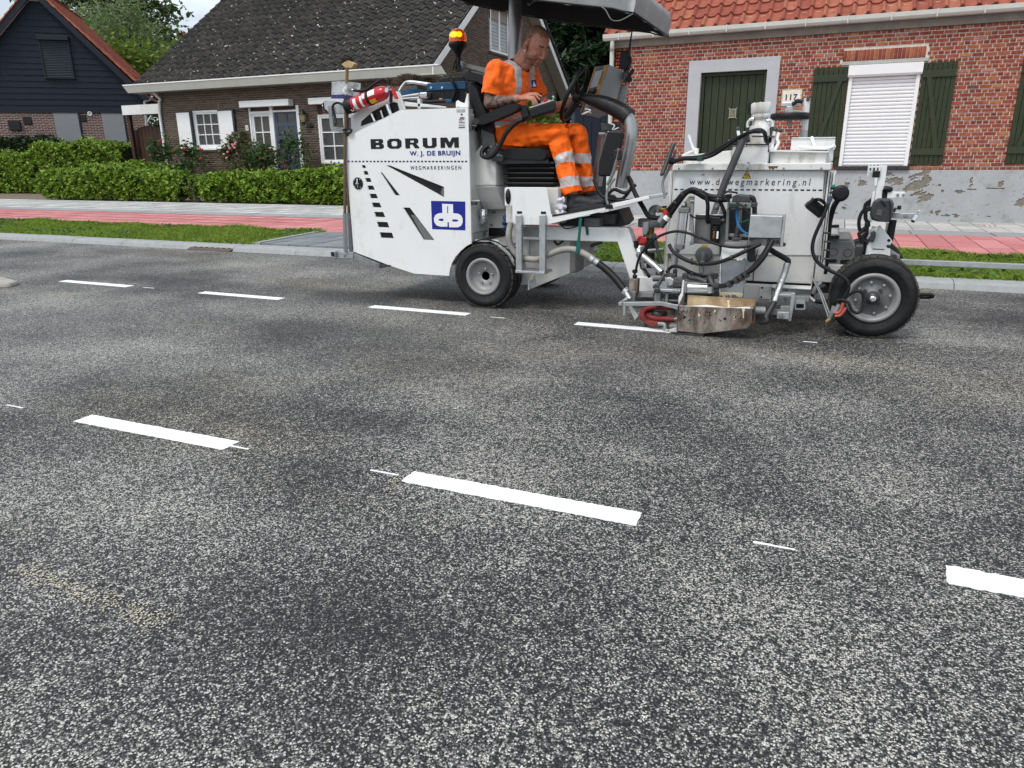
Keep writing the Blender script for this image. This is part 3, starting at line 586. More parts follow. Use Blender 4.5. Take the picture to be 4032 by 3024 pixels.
# number plate 117
def text(s, w_, h_, M, mtl, parent, name='lettering', off=0., sp=1., ext=.001, shear=0, label=None):
    """lettering fitted to a measured width and cap height"""
    cu = bpy.data.curves.new('txt', 'FONT'); cu.body = s; cu.size = 1; cu.offset = off; cu.align_x = 'CENTER'; cu.align_y = 'CENTER'; cu.space_character = sp; cu.shear = shear; cu.extrude = .02
    o = bpy.data.objects.new('txt', cu); col.objects.link(o); bpy.context.view_layer.update()
    dg = bpy.context.evaluated_depsgraph_get(); me = bpy.data.meshes.new_from_object(o.evaluated_get(dg)); me.name = name
    bpy.data.objects.remove(o); A = np.array([v.co[:] for v in me.vertices]); lo, hi = A.min(0), A.max(0); c = (lo+hi)/2
    me.transform(M @ Matrix.Diagonal((w_/(hi[0]-lo[0]), h_/(hi[1]-lo[1]), ext/.02, 1)) @ Matrix.Translation((-c[0], -c[1], 0))); me.materials.clear(); me.materials.append(mtl); me.update()
    return link(name, me, parent, label)
def facing(p): return Matrix.Translation(p) @ Matrix.Rotation(PI/2, 4, 'X')
pA, pB = cC('e2', 145, 278), cC('e2', 280, 388)
np_ = empty('house_number', ((pA.x+pB.x)/2, YC-.02, pB.z), 'cream enamel house number plate reading 117 beside the green door', 'number plate')
b = MB(); b.box((pA.x, YC-.028, pB.z), (pB.x, YC-.009, pA.z)); b.build('plate', mat('rusty_plate', (.5, .42, .3), .6, var=.3, scale=20), np_, .004)
b = MB(); b.box((pA.x+.022, YC-.033, pB.z+.022), (pB.x-.022, YC-.028, pA.z-.022)); b.build('plate_face', mat('cream_enamel', (.74, .72, .64), .4), np_, .003)
text('117', .185, .095, facing(((pA.x+pB.x)/2, YC-.034, (pA.z+pB.z)/2)), M_blk, np_, 'digits', off=.025, sp=1.1, ext=.002)
# window with roller shutter and wooden shutters
b = MB(); b.box((lint_op[0], YC-.03, lint_op[2]+.002), (lint_op[1], YC+.05, lint_op[3]-.004)); b.build('lintel', mat('lintel_concrete', (.40, .39, .37), .85, var=.1), hC, .005)
rsh = empty('roller_shutter', (WO[0], YC, WO[2])); setparent(rsh, hC)
bx = cC('e2', 1128, 170)
b = MB(); b.prism([(WO[0]-.02, YC-.10, wTL.z-.01), (WO[0]-.02, YC-.10, bx.z+.03), (WO[0]-.02, YC-.07, bx.z), (WO[0]-.02, YC+.02, bx.z), (WO[0]-.02, YC+.02, wTL.z-.01)], (WO[1]-WO[0]+.04, 0, 0)); b.build('shutter_box', M_wht, rsh, .004)
b = MB(); b.box((WO[0], YC-.05, WO[2]-.01), (WO[0]+.055, YC+.03, bx.z-.002)); b.build('guide_rail', M_wht, rsh, .004)
b = MB(); b.box((WO[1]-.055, YC-.05, WO[2]-.01), (WO[1], YC+.03, bx.z-.002)); b.build('guide_rail', M_wht, rsh, .004)
nsl = 25; hs_ = (bx.z-WO[2])/nsl
for i in range(nsl):
    z0 = WO[2]+i*hs_; b = MB()
    b.prism([(WO[0]+.05, YC+.012, z0), (WO[0]+.05, YC-.004, z0+hs_*.12), (WO[0]+.05, YC-.008, z0+hs_*.45), (WO[0]+.05, YC-.004, z0+hs_*.8), (WO[0]+.05, YC+.014, z0+hs_*.96), (WO[0]+.05, YC+.02, z0+hs_*.96), (WO[0]+.05, YC+.02, z0)], (WO[1]-WO[0]-.1, 0, 0)); b.build('slat', M_wht2, rsh)
b = MB(); b.box((WO[0], YC+.03, WO[2]), (WO[1], YC+.08, wTL.z)); b.build('shutter_backing', M_wht, rsh)
b = MB()
for i in range(6): x = WO[0]-.03+i*(WO[1]-WO[0]+.06)/6; b.box((x+.002, YC-.08, ZPL+.003), (x+(WO[1]-WO[0]+.06)/6-.002, YC+.03, ZPL+.065))
b.build('sill', mat('slate_sill', (.03, .03, .033), .5, var=.2), hC, .006)
def zshutter(xa, xb, z0, z1, lean, name='wooden_shutter', label=None):
    sh = empty(name, (xa, YC-.03, z0)); setparent(sh, hC); n = 7; w_ = (xb-xa)/n
    for i in range(n):
        b = MB(); b.box((xa+i*w_+.003, YC-.045, z0), (xa+(i+1)*w_-.003, YC-.016, z1)); b.build('board', M_dgreen, sh, .004)
    for za in (z1-.22, z0+.15):
        b = MB(); b.box((xa+.005, YC-.07, za), (xb-.005, YC-.046, za+.10)); b.build('batten', M_dgreen2, sh, .004)
    za, zb = z0+.25, z1-.22; xi = xa+(xb-xa)*(.28 if lean > 0 else .72); xo = xa+(xb-xa)*(.78 if lean > 0 else .22)
    b = MB(); b.prism([(xi-.035, YC-.069, za), (xi+.035, YC-.069, za), (xo+.035, YC-.069, zb), (xo-.035, YC-.069, zb)], (0, .022, 0)); b.build('brace', M_dgreen2, sh, .004)
    return sh
sA = cC('e2', 375, 127); sB = cC('d5', 1882, 307); sBb = cC('d5', 1802, 828); sC = cC('d5', 2180, 560)
zshutter(sA.x, WO[0]-.015, ZPL+.055, sA.z, 1); zshutter(WO[1]+.02, sB.x, sBb.z, sB.z, -1)
x2 = cC('d5', 2112, 822).x; zshutter(x2, x2+.5, sBb.z+.01, sB.z, 1)
# eaves: concrete band, gutter, downpipe, roof
b = MB(); b.box((XL-.02, YC-.045, ZE), (XR, YC+.01, ZE+.30)); b.build('concrete_band', mat('weathered_concrete', (.23, .215, .185), .9, var=.2, scale=5, bump=.3), hC)
gz = at('e1', 0, 210, YC-.2).z; gt = at('e1', 0, 160, YC-.2).z; gx = at('e1', 0, 185, YC-.2).x-.03
M_gut = mat('pvc_gutter', (.56, .57, .52), .5, var=.07, scale=3, dirt=((.3, .29, .25), 4, .6, .12, .4))
b = MB(); b.prism([(gx, YC-.2, gt), (gx, YC-.21, gt), (gx, YC-.205, gz+.035), (gx, YC-.18, gz), (gx, YC-.06, gz), (gx, YC-.06, gt), (gx, YC-.068, gt), (gx, YC-.07, gz+.02), (gx, YC-.175, gz+.02), (gx, YC-.197, gz+.04)], (XR-gx, 0, 0)); gut = b.build('gutter', M_gut, hC)
for i in range(11):
    x = gx+.28+i*.62; b = MB(); b.box((x, YC-.215, gz-.006), (x+.022, YC-.05, gt+.006)); b.build('bracket', M_gut, gut, .003)
x = gx+.16
b = MB(); b.tube([(x, YC-.13, gz+.01), (x, YC-.13, gz-.08), (x-.01, YC-.10, gz-.16), (x-.02, YC-.06, gz-.26), (x-.02, YC-.055, ZP+.02)], .04, 14, 3); b.build('downpipe', M_gut, hC)
sC_ = .84; rl = 1.0  # roof pitch (rise per run)
tl = Vector((0, 1, sC_)).normalized(); tn = Vector((0, -sC_, 1)).normalized()
r0 = Vector((XL-.18, YC-.16, gt-.03))
b = MB(); b.prism([r0+tn*-.03, r0+tn*-.03+tl*5.2, r0+tn*-.09+tl*5.2, r0+tn*-.09], (XR-XL+.2, 0, 0)); roofC = b.build('roof', mat('roof_deck', (.10, .05, .035), .9), hC)
b = MB(); b.prism([r0+tn*-.09+Vector((.1, .35, .1)), r0+tn*-.09+tl*5.1+Vector((.1, 0, 0)), Vector((r0.x+.1, YC+7, ZE)), Vector((r0.x+.1, YC+.3, ZE))], (.12, 0, 0)); b.build('gable_wall', BC[2], hC)
prof = [(0, .03), (.06, .055), (.16, .06), (.26, .04), (.34, .012), (.5, .004), (.8, .006), (.93, .02), (1.03, .035)]
TU = tileunit(.212, .30, prof, .03, .035); it = []
for r_ in range(9):
    for c_ in range(52):
        o = r0+Vector((.01+c_*.212, 0, 0))+tl*(r_*.30)
        Mt = Matrix(((1, tl.x, tn.x, o.x), (0, tl.y, tn.y, o.y), (0, tl.z, tn.z, o.z), (0, 0, 0, 1)))
        it.append((Mt @ Matrix.Translation((random.gauss(0, .002), random.gauss(0, .003), random.gauss(0, .001))), random.randrange(3), .2))
pieces(roofC, 'clay_tile', it, TU, M_tileC, rest='clay_tiles')

# ================================================================= house B: brown brick cottage with slate-dark roof
YB = 18.0
hB = empty('cottage', (-15, YB, ZP), 'brown brick cottage with dark lichen-spotted tiled roof behind the front hedge', 'house')
cB = lambda c, x, y: at(c, x, y, YB)
BXL, BXR, BZE = -19.95, -10.13, 3.36
w1a, w1b = cB('b1', 507, 340), cB('b1', 878, 805)
w1 = (-18.63, -17.54, 1.49, 2.60)
dz0 = ZP+.02
du = (cB('b2', 90, 140).x, cB('b2', 715, 110).x, dz0, 2.63)          # door unit with side light
w2x0 = cB('b2', 940, 110).x; w2 = (w2x0, w2x0+1.75, cB('b2', 1010, 838).z, 2.63)
b = MB(); walled(b, BXL, BXR, ZP-.1, BZE, [w1, du, w2], YB, YB+.25); wallB = b.build('wall', M_mortB, hB)
MBm = Matrix.Translation((0, YB, 0))
sl1 = (w1[0]-.12, w1[1]+.02, w1[3], w1[3]+.2); sl2 = (w2[0]-.1, w2[1], w2[3]+.42, w2[3]+.62)
it = bricklist(BXL, BXR, ZP, BZE, .0625, .22, .015, [w1, du, w2, sl1, sl2], MBm, 4, (3, 3, 3, 2), 'stretcher', seed=5, proud=.008)
for sl_ in (sl1, sl2):
    s = sl_[0]
    while s < sl_[1]-.05: it.append((MBm @ Matrix.Translation((s+.028, -.004, (sl_[2]+sl_[3])/2)) @ Matrix.Diagonal((.052, .02, .19, 1)), random.choice((3, 3, 1)), .15)); s += .0625
pieces(wallB, 'brick', it, BRK, BB, rest='bricks')
# gable end (faces along the road)
ridge = (22.75, 3.30+(22.75-17.55)*.73)
b = MB(); b.prism([(BXR, YB, ZP-.1), (BXR, 27.5, ZP-.1), (BXR, 27.5, 3.6), (BXR, ridge[0], ridge[1]-.1), (BXR, YB, 3.55)], (-.25, 0, 0)); gab = b.build('gable_wall', M_mortB, hB)
MG = Matrix(((0, -1, 0, BXR), (1, 0, 0, 0), (0, 0, 1, 0), (0, 0, 0, 1)))
MG = Matrix(((0, -1, 0, BXR), (1, 0, 0, 0), (0, 0, 1, 0), (0, 0, 0, 1)))
def gclip(z):
    if z < 3.4: return (YB, 27.5)
    k = (z-3.3)/.73; return (17.55+k+.1, 27.95-k-.1)
gy0 = atx('D', 1055, 10, BXR).y; gy1 = gy0+1.35; gzb = atx('D', 1062, 112, BXR).z; gzt = gzb+1.2
it = bricklist(YB, 27.5, ZP, 7.0, .0625, .22, .015, [(gy0, gy1, gzb, gzt)], MG, 4, (3, 3, 3, 2), 'stretcher', clip=gclip, seed=6)
pieces(gab, 'brick', it, BRK, BB, keep=120, rest='bricks')
gw = empty('gable_window', (BXR, gy0, gzb)); setparent(gw, hB); gw.name = 'window'
def xbox(b, y0, y1, z0, z1, x0, x1): b.box((x0, y0, z0), (x1, y1, z1))
b = MB()
for (a, c2, d, e) in ((gy0, gy0+.07, gzb, gzt), (gy1-.07, gy1, gzb, gzt), (gy0+.07, gy1-.07, gzb, gzb+.07), ((gy0+gy1)/2-.05, (gy0+gy1)/2+.05, gzb+.07, gzt)): xbox(b, a, c2, d, e, BXR-.02, BXR+.05)
b.build('frame', M_wht2, gw, .005)
b = MB(); xbox(b, gy0+.07, gy1-.07, gzb+.07, gzt, BXR-.01, BXR+.008); b.build('pane', M_glass, gw)
for i in range(9):
    for ya, yb in ((gy0+.1, (gy0+gy1)/2-.07), ((gy0+gy1)/2+.07, gy1-.1)):
        z = gzb+.10+i*.095; b = MB(); xbox(b, ya, yb, z, z+.082, BXR+.009, BXR+.014); b.build('blind_slat', bpy.data.materials.get('blind') or mat('blind', (.40, .42, .42), .6), gw)
b = MB(); xbox(b, gy0-.0, gy1, gzt-.30, gzt, BXR+.015, BXR+.045); b.build('rolled_shutter', mat('taupe_slats', (.27, .22, .19), .6, var=.15, scale=2, stretch=(1, 1, 30)), gw)
b = MB(); xbox(b, gy0-.08, gy1+.08, gzt, gzt+.24, BXR, BXR+.2); b.build('shutter_box', M_wht, gw, .01)
b = MB(); xbox(b, gy0-.04, gy1+.04, gzb-.06, gzb, BXR, BXR+.06); b.build('sill', BB[2], gw)
# roof
rx0, rx1 = -20.35, -9.78; ey, ez = 17.52, 3.40
tl = Vector((0, 1, .73)).normalized(); tn = Vector((0, -.73, 1)).normalized(); e0 = Vector((rx0, ey, ez)); rl = (ridge[0]-ey)/tl.y
b = MB(); b.prism([e0-tn*.02, e0-tn*.02+tl*rl, e0-tn*.1+tl*rl, e0-tn*.1], (rx1-rx0, 0, 0)); b2 = Vector((rx0, 27.95, 3.42)); rt = Vector((rx0, ridge[0], ez+rl*tl.z))
b.prism([rt, b2, b2-Vector((0, 0, .1)), rt-Vector((0, 0, .1))], (rx1-rx0, 0, 0)); roofB = b.build('roof', mat('roof_deck_dark', (.03, .028, .026), .9), hB)
prof = [(i/8, .036*math.cos(2*PI*(i/8-.2))+.02) for i in range(9)]
TU = tileunit(.30, .335, prof, .026, .034); it = []
nr = int(rl/.335)
for r_ in range(nr):
    for c_ in range(35):
        o = e0+Vector((.02+c_*.30, 0, 0))+tl*(r_*.335-.03)
        Mt = Matrix(((1, 0, 0, o.x), (0, tl.y, tn.y, o.y), (0, tl.z, tn.z, o.z), (0, 0, 0, 1)))
        it.append((Mt @ Matrix.Translation((random.gauss(0, .003), random.gauss(0, .004), random.gauss(0, .0015))), random.randrange(3), .3))
pieces(roofB, 'roof_tile', it, TU, M_tileB, rest='roof_tiles')
# verge caps along the right gable edge
for i in range(nr):
    o = Vector((rx1-.02, 0, 0))+Vector((0, ey, ez))+tl*(i*.335-.02)
    b = MB(); b.prism([o+tn*.07, o+tn*.07+tl*.37, o-tn*.02+tl*.37, o-tn*.02], (.035, 0, 0)); b.build('verge_tile', M_tileB[i % 3], roofB, .006)
# fascia gutter + barge boards
M_fas = mat('fascia_stone_paint', (.37, .37, .335), .65, var=.06, scale=3, dirt=((.36, .35, .3), 3, .56, .15, .5))
b = MB(); b.prism([(rx0-.45, ey-.06, ez-.02), (rx0-.45, ey-.06, ez-.05), (rx0-.30, ey-.04, ez-.24), (rx0-.30, ey+.1, ez-.24), (rx0-.45, ey+.1, ez-.02)], (rx1-rx0+.62, 0, 0)); fas = b.build('fascia', M_fas, hB)
b = MB(); b.box((rx0-.46, ey-.075, ez-.028), (rx1+.18, ey-.05, ez+.004)); b.build('gutter_lip', M_wht, fas)
b = MB(); b.box((rx0-.3, ey+.1, ez-.24), (rx1+.02, YB-.005, ez-.2)); b.build('soffit', M_fas, hB)
for sgn, p0, p1 in ((1, Vector((0, ey-.06, ez-.24)), Vector((0, ridge[0], ez+rl*tl.z-.2))), (-1, Vector((0, 28.1, 3.2)), Vector((0, ridge[0], ez+rl*tl.z-.2)))):
    b = MB(); b.prism([Vector((rx1+.0, p0.y, p0.z)), Vector((rx1, p1.y, p1.z)), Vector((rx1, p1.y, p1.z+.2)), Vector((rx1, p0.y, p0.z+.22))], (.03, 0, 0)); b.build('barge_board', M_wht, hB)
    b = MB(); b.prism([Vector((rx1-.005, p0.y, p0.z+.0)), Vector((rx1-.005, p1.y, p1.z)), Vector((rx1-.005, p1.y, p1.z+.03)), Vector((rx1-.005, p0.y, p0.z+.03))], (-.36, 0, 0)); b.build('verge_soffit', M_fas, hB)
b = MB(); q0, q1 = Vector((rx1+.002, 28.2, 3.45)), Vector((rx1+.002, ridge[0], ez+rl*tl.z+.06)); b.prism([q0, q1, q1+Vector((0, 0, .09)), q0+Vector((0, .1, .07))], (.06, 0, 0)); b.build('verge_tiles', M_tileB[0], roofB)
b = MB(); b.tube([at('b1', 10, 90, YB-.25), at('b1', 60, 160, YB-.15), at('b1', 100, 200, YB-.08), Vector((BXL+.02, YB-.07, 2.6)), Vector((BXL+.02, YB-.07, .2))], .045, 12, 2); b.build('downpipe', M_wht, hB)
# windows
def bwin(nm, x0, x1, z0, z1, nx, nz, mcurt, fw=.06, bar=.028, box=False, xsplit=None):
    wn = empty('window', ((x0+x1)/2, YB, z0)); setparent(wn, hB)
    b = MB(); framebox(b, x0, x1, z0, z1, YB+.0, YB+.09, fw); b.build('frame', M_wht2, wn, .005)
    b = MB(); framebox(b, x0+fw, x1-fw, z0+fw, z1-fw, YB+.02, YB+.08, .05); windowbars(b, x0+fw+.05, x1-fw-.05, z0+fw+.05, z1-fw-.05, YB+.025, YB+.065, nx, nz, bar); b.build('sash', M_wht2, wn, .004)
    ix0, ix1, iz0, iz1 = x0+fw+.05, x1-fw-.05, z0+fw+.05, z1-fw-.05
    for i in range(nx):
        for j in range(nz):
            b = MB(); b.box((ix0+(ix1-ix0)*i/nx, YB+.05, iz0+(iz1-iz0)*j/nz), (ix0+(ix1-ix0)*(i+1)/nx, YB+.054, iz0+(iz1-iz0)*(j+1)/nz)); b.build('pane', M_glass2, wn)
    b = MB(); k = 28
    pts = [(x0+fw+(x1-x0-2*fw)*i/k, YB+.13+.018*math.sin(i*1.9)+.01*math.sin(i*.7), 0) for i in range(k+1)]
    b.add([(p[0], p[1], z0) for p in pts]+[(p[0], p[1], z1) for p in pts], [(i, i+1, k+2+i, k+1+i) for i in range(k)], True); b.build('curtain', mcurt, wn)
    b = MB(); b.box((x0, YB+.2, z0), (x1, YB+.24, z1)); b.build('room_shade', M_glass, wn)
    return wn
M_glass2 = mat('clear_pane', (.12, .13, .13), .03, var=0, spec=.6, alpha=.3)
bwin('w1', *w1, 3, 3, M_curt)
b = MB(); b.box((w1[0]-.02, YB-.05, w1[2]-.05), (w1[1]+.06, YB+.02, w1[2]-.002)); b.build('sill', M_wht, hB, .005)
b = MB(); b.box((w1[0]-.04, YB-.04, w1[2]-.11), (w1[1]+.1, YB+.0, w1[2]-.052)); b.build('brick_sill', mat('brown_sill', (.06, .035, .025), .6), hB)
M_shd = mat('shutter_edge', (.035, .045, .05), .5, var=.1)
for (xa, xb) in ((cB('b1', 322, 362).x, w1[0]-.08), (w1[1]+.03, cB('b1', 1005, 340).x)):
    sh = empty('window_shutter', (xa, YB, w1[2])); setparent(sh, hB)
    b = MB(); b.box((xa-.015, YB-.09, w1[2]-.02), (xb+.09, YB-.02, w1[3]+.0)); b.build('shutter_frame', M_shd, sh, .004)
    b = MB(); b.box((xa, YB-.098, w1[2]+.0), (xb+.03, YB-.0915, w1[3]-.045)); b.build('shutter_panel', M_wht, sh, .003)
# door unit
dm0, dm1 = cB('b2', 350, 130).x, cB('b2', 388, 130).x
b = MB(); ptop = 2.63
for xa, xb in ((du[0], du[0]+.055), (dm0, dm1), (du[1]-.1, du[1])): b.box((xa, YB-.02, ZP), (xb, YB+.1, ptop))
zt = cB('b2', 230, 205).z; b.box((du[0]+.055, YB-.018, zt-.02), (dm0, YB+.09, zt+.045)); b.box((dm1, YB-.018, zt-.0), (du[1]-.1, YB+.09, zt+.05)); b.build('door_frame', M_wht2, hB, .004)
M_louv = mat('brown_louvre', (.055, .022, .012), .5, var=.2)
for xa, xb in ((du[0]+.055, dm0), (dm1, du[1]-.1)):
    for i in range(5):
        z = zt+.045+i*.05; b = MB(); b.box((xa, YB+.02, z), (xb, YB+.05, z+.046)); b.build('louvre', M_louv, hB, .006)
b = MB(); xa, xb = cB('b2', 30, 60).x, cB('b2', 645, 25).x; zbt, zbb = at('b2', 30, 55, YB-.22).z, at('b2', 40, 137, YB-.22).z; b.box((xa, YB-.22, zbb), (xb+.0, YB+.02, zbt)); b.build('shutter_box', M_wht, hB, .012)
b = MB(); b.box((w2[0]-.12, YB-.22, zbb), (w2[1]+.1, YB+.02, zbt-.01)); b.build('shutter_box', M_wht, hB, .012)
for i in range(5):
    z = w2[3]-.3+i*.05; b = MB(); b.box((w2[0]+.06, YB+.02, z), (w2[1]-.06, YB+.05, z+.046)); b.build('louvre', M_louv, hB, .006)
bwin('w2', w2[0], w2[1], w2[2], w2[3]-.28, 4, 3, mat('dim_curtain', (.05, .047, .042), .9, var=.5, scale=9, stretch=(4, 4, .3)), .055, .03)
bwin('w3', du[0]+.06, dm0-.0, .95, zt-.02, 2, 3, M_curt2, .03, .03)
b = MB(); framebox(b, du[0]+.06, dm0, ZP, .94, YB+.0, YB+.06, .06); b.box(((du[0]+dm0)/2-.02, YB+.005, .12), ((du[0]+dm0)/2+.02, YB+.055, .88)); b.box((du[0]+.12, YB+.008, .5), (dm0-.06, YB+.05, .54)); b.build('lower_frame', M_wht2, hB)
b = MB(); b.box((du[0]+.1, YB+.06, ZP), (dm0, YB+.08, .94)); b.build('lower_pane', M_glass, hB)
b = MB(); b.box((w2[0]-.04, YB-.05, w2[2]-.1), (w2[1]+.04, YB+.01, w2[2]-.003)); b.build('brick_sill', bpy.data.materials['brown_sill'], hB)
M_dblue = mat('blue_grey_door', (.055, .082, .115), .45, var=.08, scale=3)
dr_ = empty('front_door', ((dm1+du[1])/2, YB+.06, ZP)); setparent(dr_, hB); dr_.name = 'door'
xa, xb = dm1+.012, du[1]-.11; b = MB(); b.box((xa, YB+.06, ZP), (xb, YB+.11, zt)); b.build('leaf', M_dblue, dr_)
b = MB(); zc = [cB('b2', 500, y).z for y in (215, 330, 375, 490, 535, 645)]; pw = (xb-xa-.3)/2
cols = ((xa+.1, xa+.1+pw), (xa+.2+pw, xa+.2+2*pw))
walled(b, xa, xb, zc[5]-.12, zt-.002, [(ca, cb_, zc[2*j+1], zc[2*j]) for ca, cb_ in cols for j in range(3)], YB+.035, YB+.059); b.build('glazing_frame', M_dblue, dr_, .004)
for ca, cb_ in cols:
    for j in range(3): b = MB(); b.box((ca, YB+.05, zc[2*j+1]), (cb_, YB+.058, zc[2*j])); b.build('pane', M_glass, dr_)
b = MB(); framebox(b, xa+.1, xb-.1, .35, zc[5]-.2, YB+.045, YB+.062, .03); b.build('door_panel', M_dblue, dr_, .006)
p = at('b2', 478, 572, YB+.03); b = MB(); b.ball(p, .035, 8); b.cyl(p, p+Vector((0, .05, 0)), .02, 10); b.build('knob', M_blk, dr_)
# wall lamp, number plate, hanging basket
p = at('b2', 770, 260, YB-.14); lamp = empty('wall_lamp', (p.x, YB, p.z), 'black iron coach lamp on the brown wall right of the blue door', 'wall lamp')
M_lg = mat('amber_lamp_glass', (.35, .26, .13), .2, var=.2, spec=.6)
b = MB(); b.lathe([(.05, -.13), (.075, -.06), (.095, .06), (.09, .08)], p, (0, 0, 1), 6, smooth=False); b.build('lamp_glass', M_lg, lamp)
b = MB(); b.lathe([(.13, .075), (.12, .09), (.07, .15), (.05, .19), (.015, .21)], p, (0, 0, 1), 8); b.build('lamp_cap', M_blk, lamp); b = MB(); b.lathe([(.055, -.13), (.045, -.16), (.02, -.18)], p, (0, 0, 1), 8); b.build('lamp_foot', M_blk, lamp)
b = MB(); b.tube([p+Vector((0, 0, -.17)), p+Vector((.06, .02, -.24)), p+Vector((.15, .08, -.26)), p+Vector((.19, .14, -.22))], .016, 8, 3); b.lathe([(.075, 0), (.075, .02), (.05, .03)], p+Vector((.19, .14, -.22)), (0, -1, 0), 12); b.build('lamp_arm', M_blk, lamp)
p = at('b2', 72, 393, YB-.01); n15 = empty('house_number', (p.x, YB, p.z), 'tiny white house number 15 plate on the brown brick wall', 'number plate')
b = MB(); b.box((p.x-.055, YB-.02, p.z-.075), (p.x+.055, YB-.008, p.z+.075)); b.build('plate', M_wht, n15); text('15', .07, .09, facing((p.x, YB-.022, p.z)), M_blk, n15, 'digits')
p = at('b1', 1073, 640, YB-.2); hb = empty('hanging_basket', (p.x, YB-.2, p.z-.1), 'empty brown hanging basket on an iron wall bracket beside the right shutter', 'hanging basket')
b = MB(); b.lathe([(.03, -.1), (.12, -.07), (.17, 0), (.19, .09), (.18, .09), (.15, 0)], p, (0, 0, 1), 16); b.build('bowl', mat('coir_basket', (.075, .065, .045), .9, var=.4, scale=20), hb)
q = at('b1', 1105, 350, YB-.02); b = MB(); b.tube([q, q+Vector((-.02, -.2, .04)), q+Vector((-.03, -.2, 0))], .013, 6)
for dx in (-.15, .15): b.tube([q+Vector((-.03, -.2, 0)), p+Vector((dx, 0, .09))], .004, 5)
b.build('bracket', M_blk, hb)

# ================================================================= house A: navy clad gable
angA = rad(40); uA = Vector((math.cos(angA), math.sin(angA), 0)); nA = Vector((-math.sin(angA), math.cos(angA), 0))
P0 = at('F', 0, 432, 20.0); P0 = Vector((P0.x, P0.y, 0))
hA = empty('clad_house', P0, 'navy timber-clad gable house with orange tiled verge and brick base', 'house')
def sA_(c, x, y, d=0): p = atp(c, x, y, P0+nA*d, nA); return (p-P0).dot(uA), p.z
MA = Matrix(((uA.x, nA.x, 0, P0.x), (uA.y, nA.y, 0, P0.y), (0, 0, 1, 0), (0, 0, 0, 1)))
zc = sum(sA_(*q)[1] for q in (('a1', 0, 950), ('a1', 500, 965), ('a1', 1060, 985)))/3
vr = [sA_('a1', 395, 20), sA_('a1', 1280, 830)]; slope = (vr[0][1]-vr[1][1])/(vr[1][0]-vr[0][0])
vl = [sA_('a1', 190, 0), sA_('a1', 0, 150)]; slopeL = (vl[0][1]-vl[1][1])/(vl[0][0]-vl[1][0])
sl_ = (slope+0.0)
apx = (vr[0][0]+vl[0][0])/2+.05; apz = vr[0][1]+(vr[0][0]-apx)*sl_
print('A', zc, slope, slopeL, apx, apz, vr, vl)
def edgeR(z): return apx+(apz-z)/sl_
def edgeL(z): return apx-(apz-z)/sl_
zev = vr[1][1]; se = edgeR(zev)
b = MB(); b.prism([MA @ Vector(p) for p in ((-5.5, .02, ZP), (se-.15, .02, ZP), (se-.15, .02, zev+.1), (apx, .02, apz-.1), (-5.5, .02, max(ZP, apz-(apx+5.5)*sl_)))], nA*.25); wallA = b.build('wall', M_mortA, hA)
s0p, s1p = sA_('a1', 460, 975)[0], sA_('a1', 690, 985)[0]; s2p, s3p = sA_('a1', 880, 985)[0], sA_('a1', 1085, 995)[0]
it = bricklist(-5.5, se-.16, ZP+.3, zc-.02, .064, .22, .02, [(s0p, s1p, 0, 4), (s2p, s3p, 0, 4)], MA @ Matrix.Translation((0, .02, 0)), 3, (3, 2, 2), 'stretcher', seed=8)
pieces(wallA, 'brick', it, BRK, BA, keep=200, rest='bricks')
M_scr = mat('grey_screen', (.24, .25, .26), .7, var=.05)
for a, b_ in ((s0p, s1p), (s2p, s3p)):
    b = MB(); b.box((a, -.03, ZP), (b_-.06, .015, zc-.03), 0, MA); b.build('grey_panel', M_scr, hA)
    b = MB(); b.box((b_-.06, -.045, ZP), (b_, .015, zc-.02), 0, MA); b.build('panel_edge', M_navy2, hA)
# cladding planks
z = zc; pk = .222; win = None
wTLa, wTRa, wBRa, wBLa = sA_('a1', 320, 295), sA_('a1', 600, 330), sA_('a1', 635, 685), sA_('a1', 395, 665)
wa = (wTLa[0]+.0, wTRa[0]+.0, (wBRa[1]+wBLa[1])/2, (wTLa[1]+wTRa[1])/2)
while z < apz-.15:
    zt_ = min(z+pk-.008, apz-.05)
    sR0, sR1 = min(edgeR(z), se)-.12, min(edgeR(zt_), se)-.12; sL0, sL1 = max(edgeL(z), -5.5)+.12, max(edgeL(zt_), -5.5)+.12
    if sR1 > sL1:
        b = MB(); fr_ = [MA @ Vector((sL0, -.035, z)), MA @ Vector((sR0, -.035, z)), MA @ Vector((sR1, -.008, zt_)), MA @ Vector((sL1, -.008, zt_))]
        b.prism(fr_, nA*.026); b.build('cladding_plank', M_navy, wallA)
    z += pk
b = MB(); b.box((-5.5, -.05, zc-.07), (se-.14, .0, zc-.003), 0, MA); b.build('drip_board', M_navy2, hA)
sh = empty('roller_shutter', MA @ Vector((wa[0], 0, wa[2]))); setparent(sh, hA)
b = MB(); b.box((wa[0], -.19, wa[3]-.17), (wa[1], -.03, wa[3]), 0, MA); b.build('shutter_box', M_navy2, sh, .01)
for a, c2 in ((wa[0]+.01, wa[0]+.07), (wa[1]-.08, wa[1]-.02)): b = MB(); b.box((a, -.09, wa[2]), (c2, -.03, wa[3]-.17), 0, MA); b.build('guide_rail', M_navy2, sh)
M_sl = mat('navy_slat', (.026, .036, .048), .45, var=.08)
ns = 22; hh = (wa[3]-.17-wa[2])/ns
for i in range(ns):
    z0 = wa[2]+i*hh; b = MB(); b.prism([MA @ Vector(p) for p in ((wa[0]+.07, -.04, z0), (wa[0]+.07, -.062, z0+hh*.2), (wa[0]+.07, -.064, z0+hh*.6), (wa[0]+.07, -.045, z0+hh*.95), (wa[0]+.07, -.036, z0+hh*.95), (wa[0]+.07, -.036, z0))], uA*(wa[1]-wa[0]-.15)); b.build('slat', M_sl, sh)
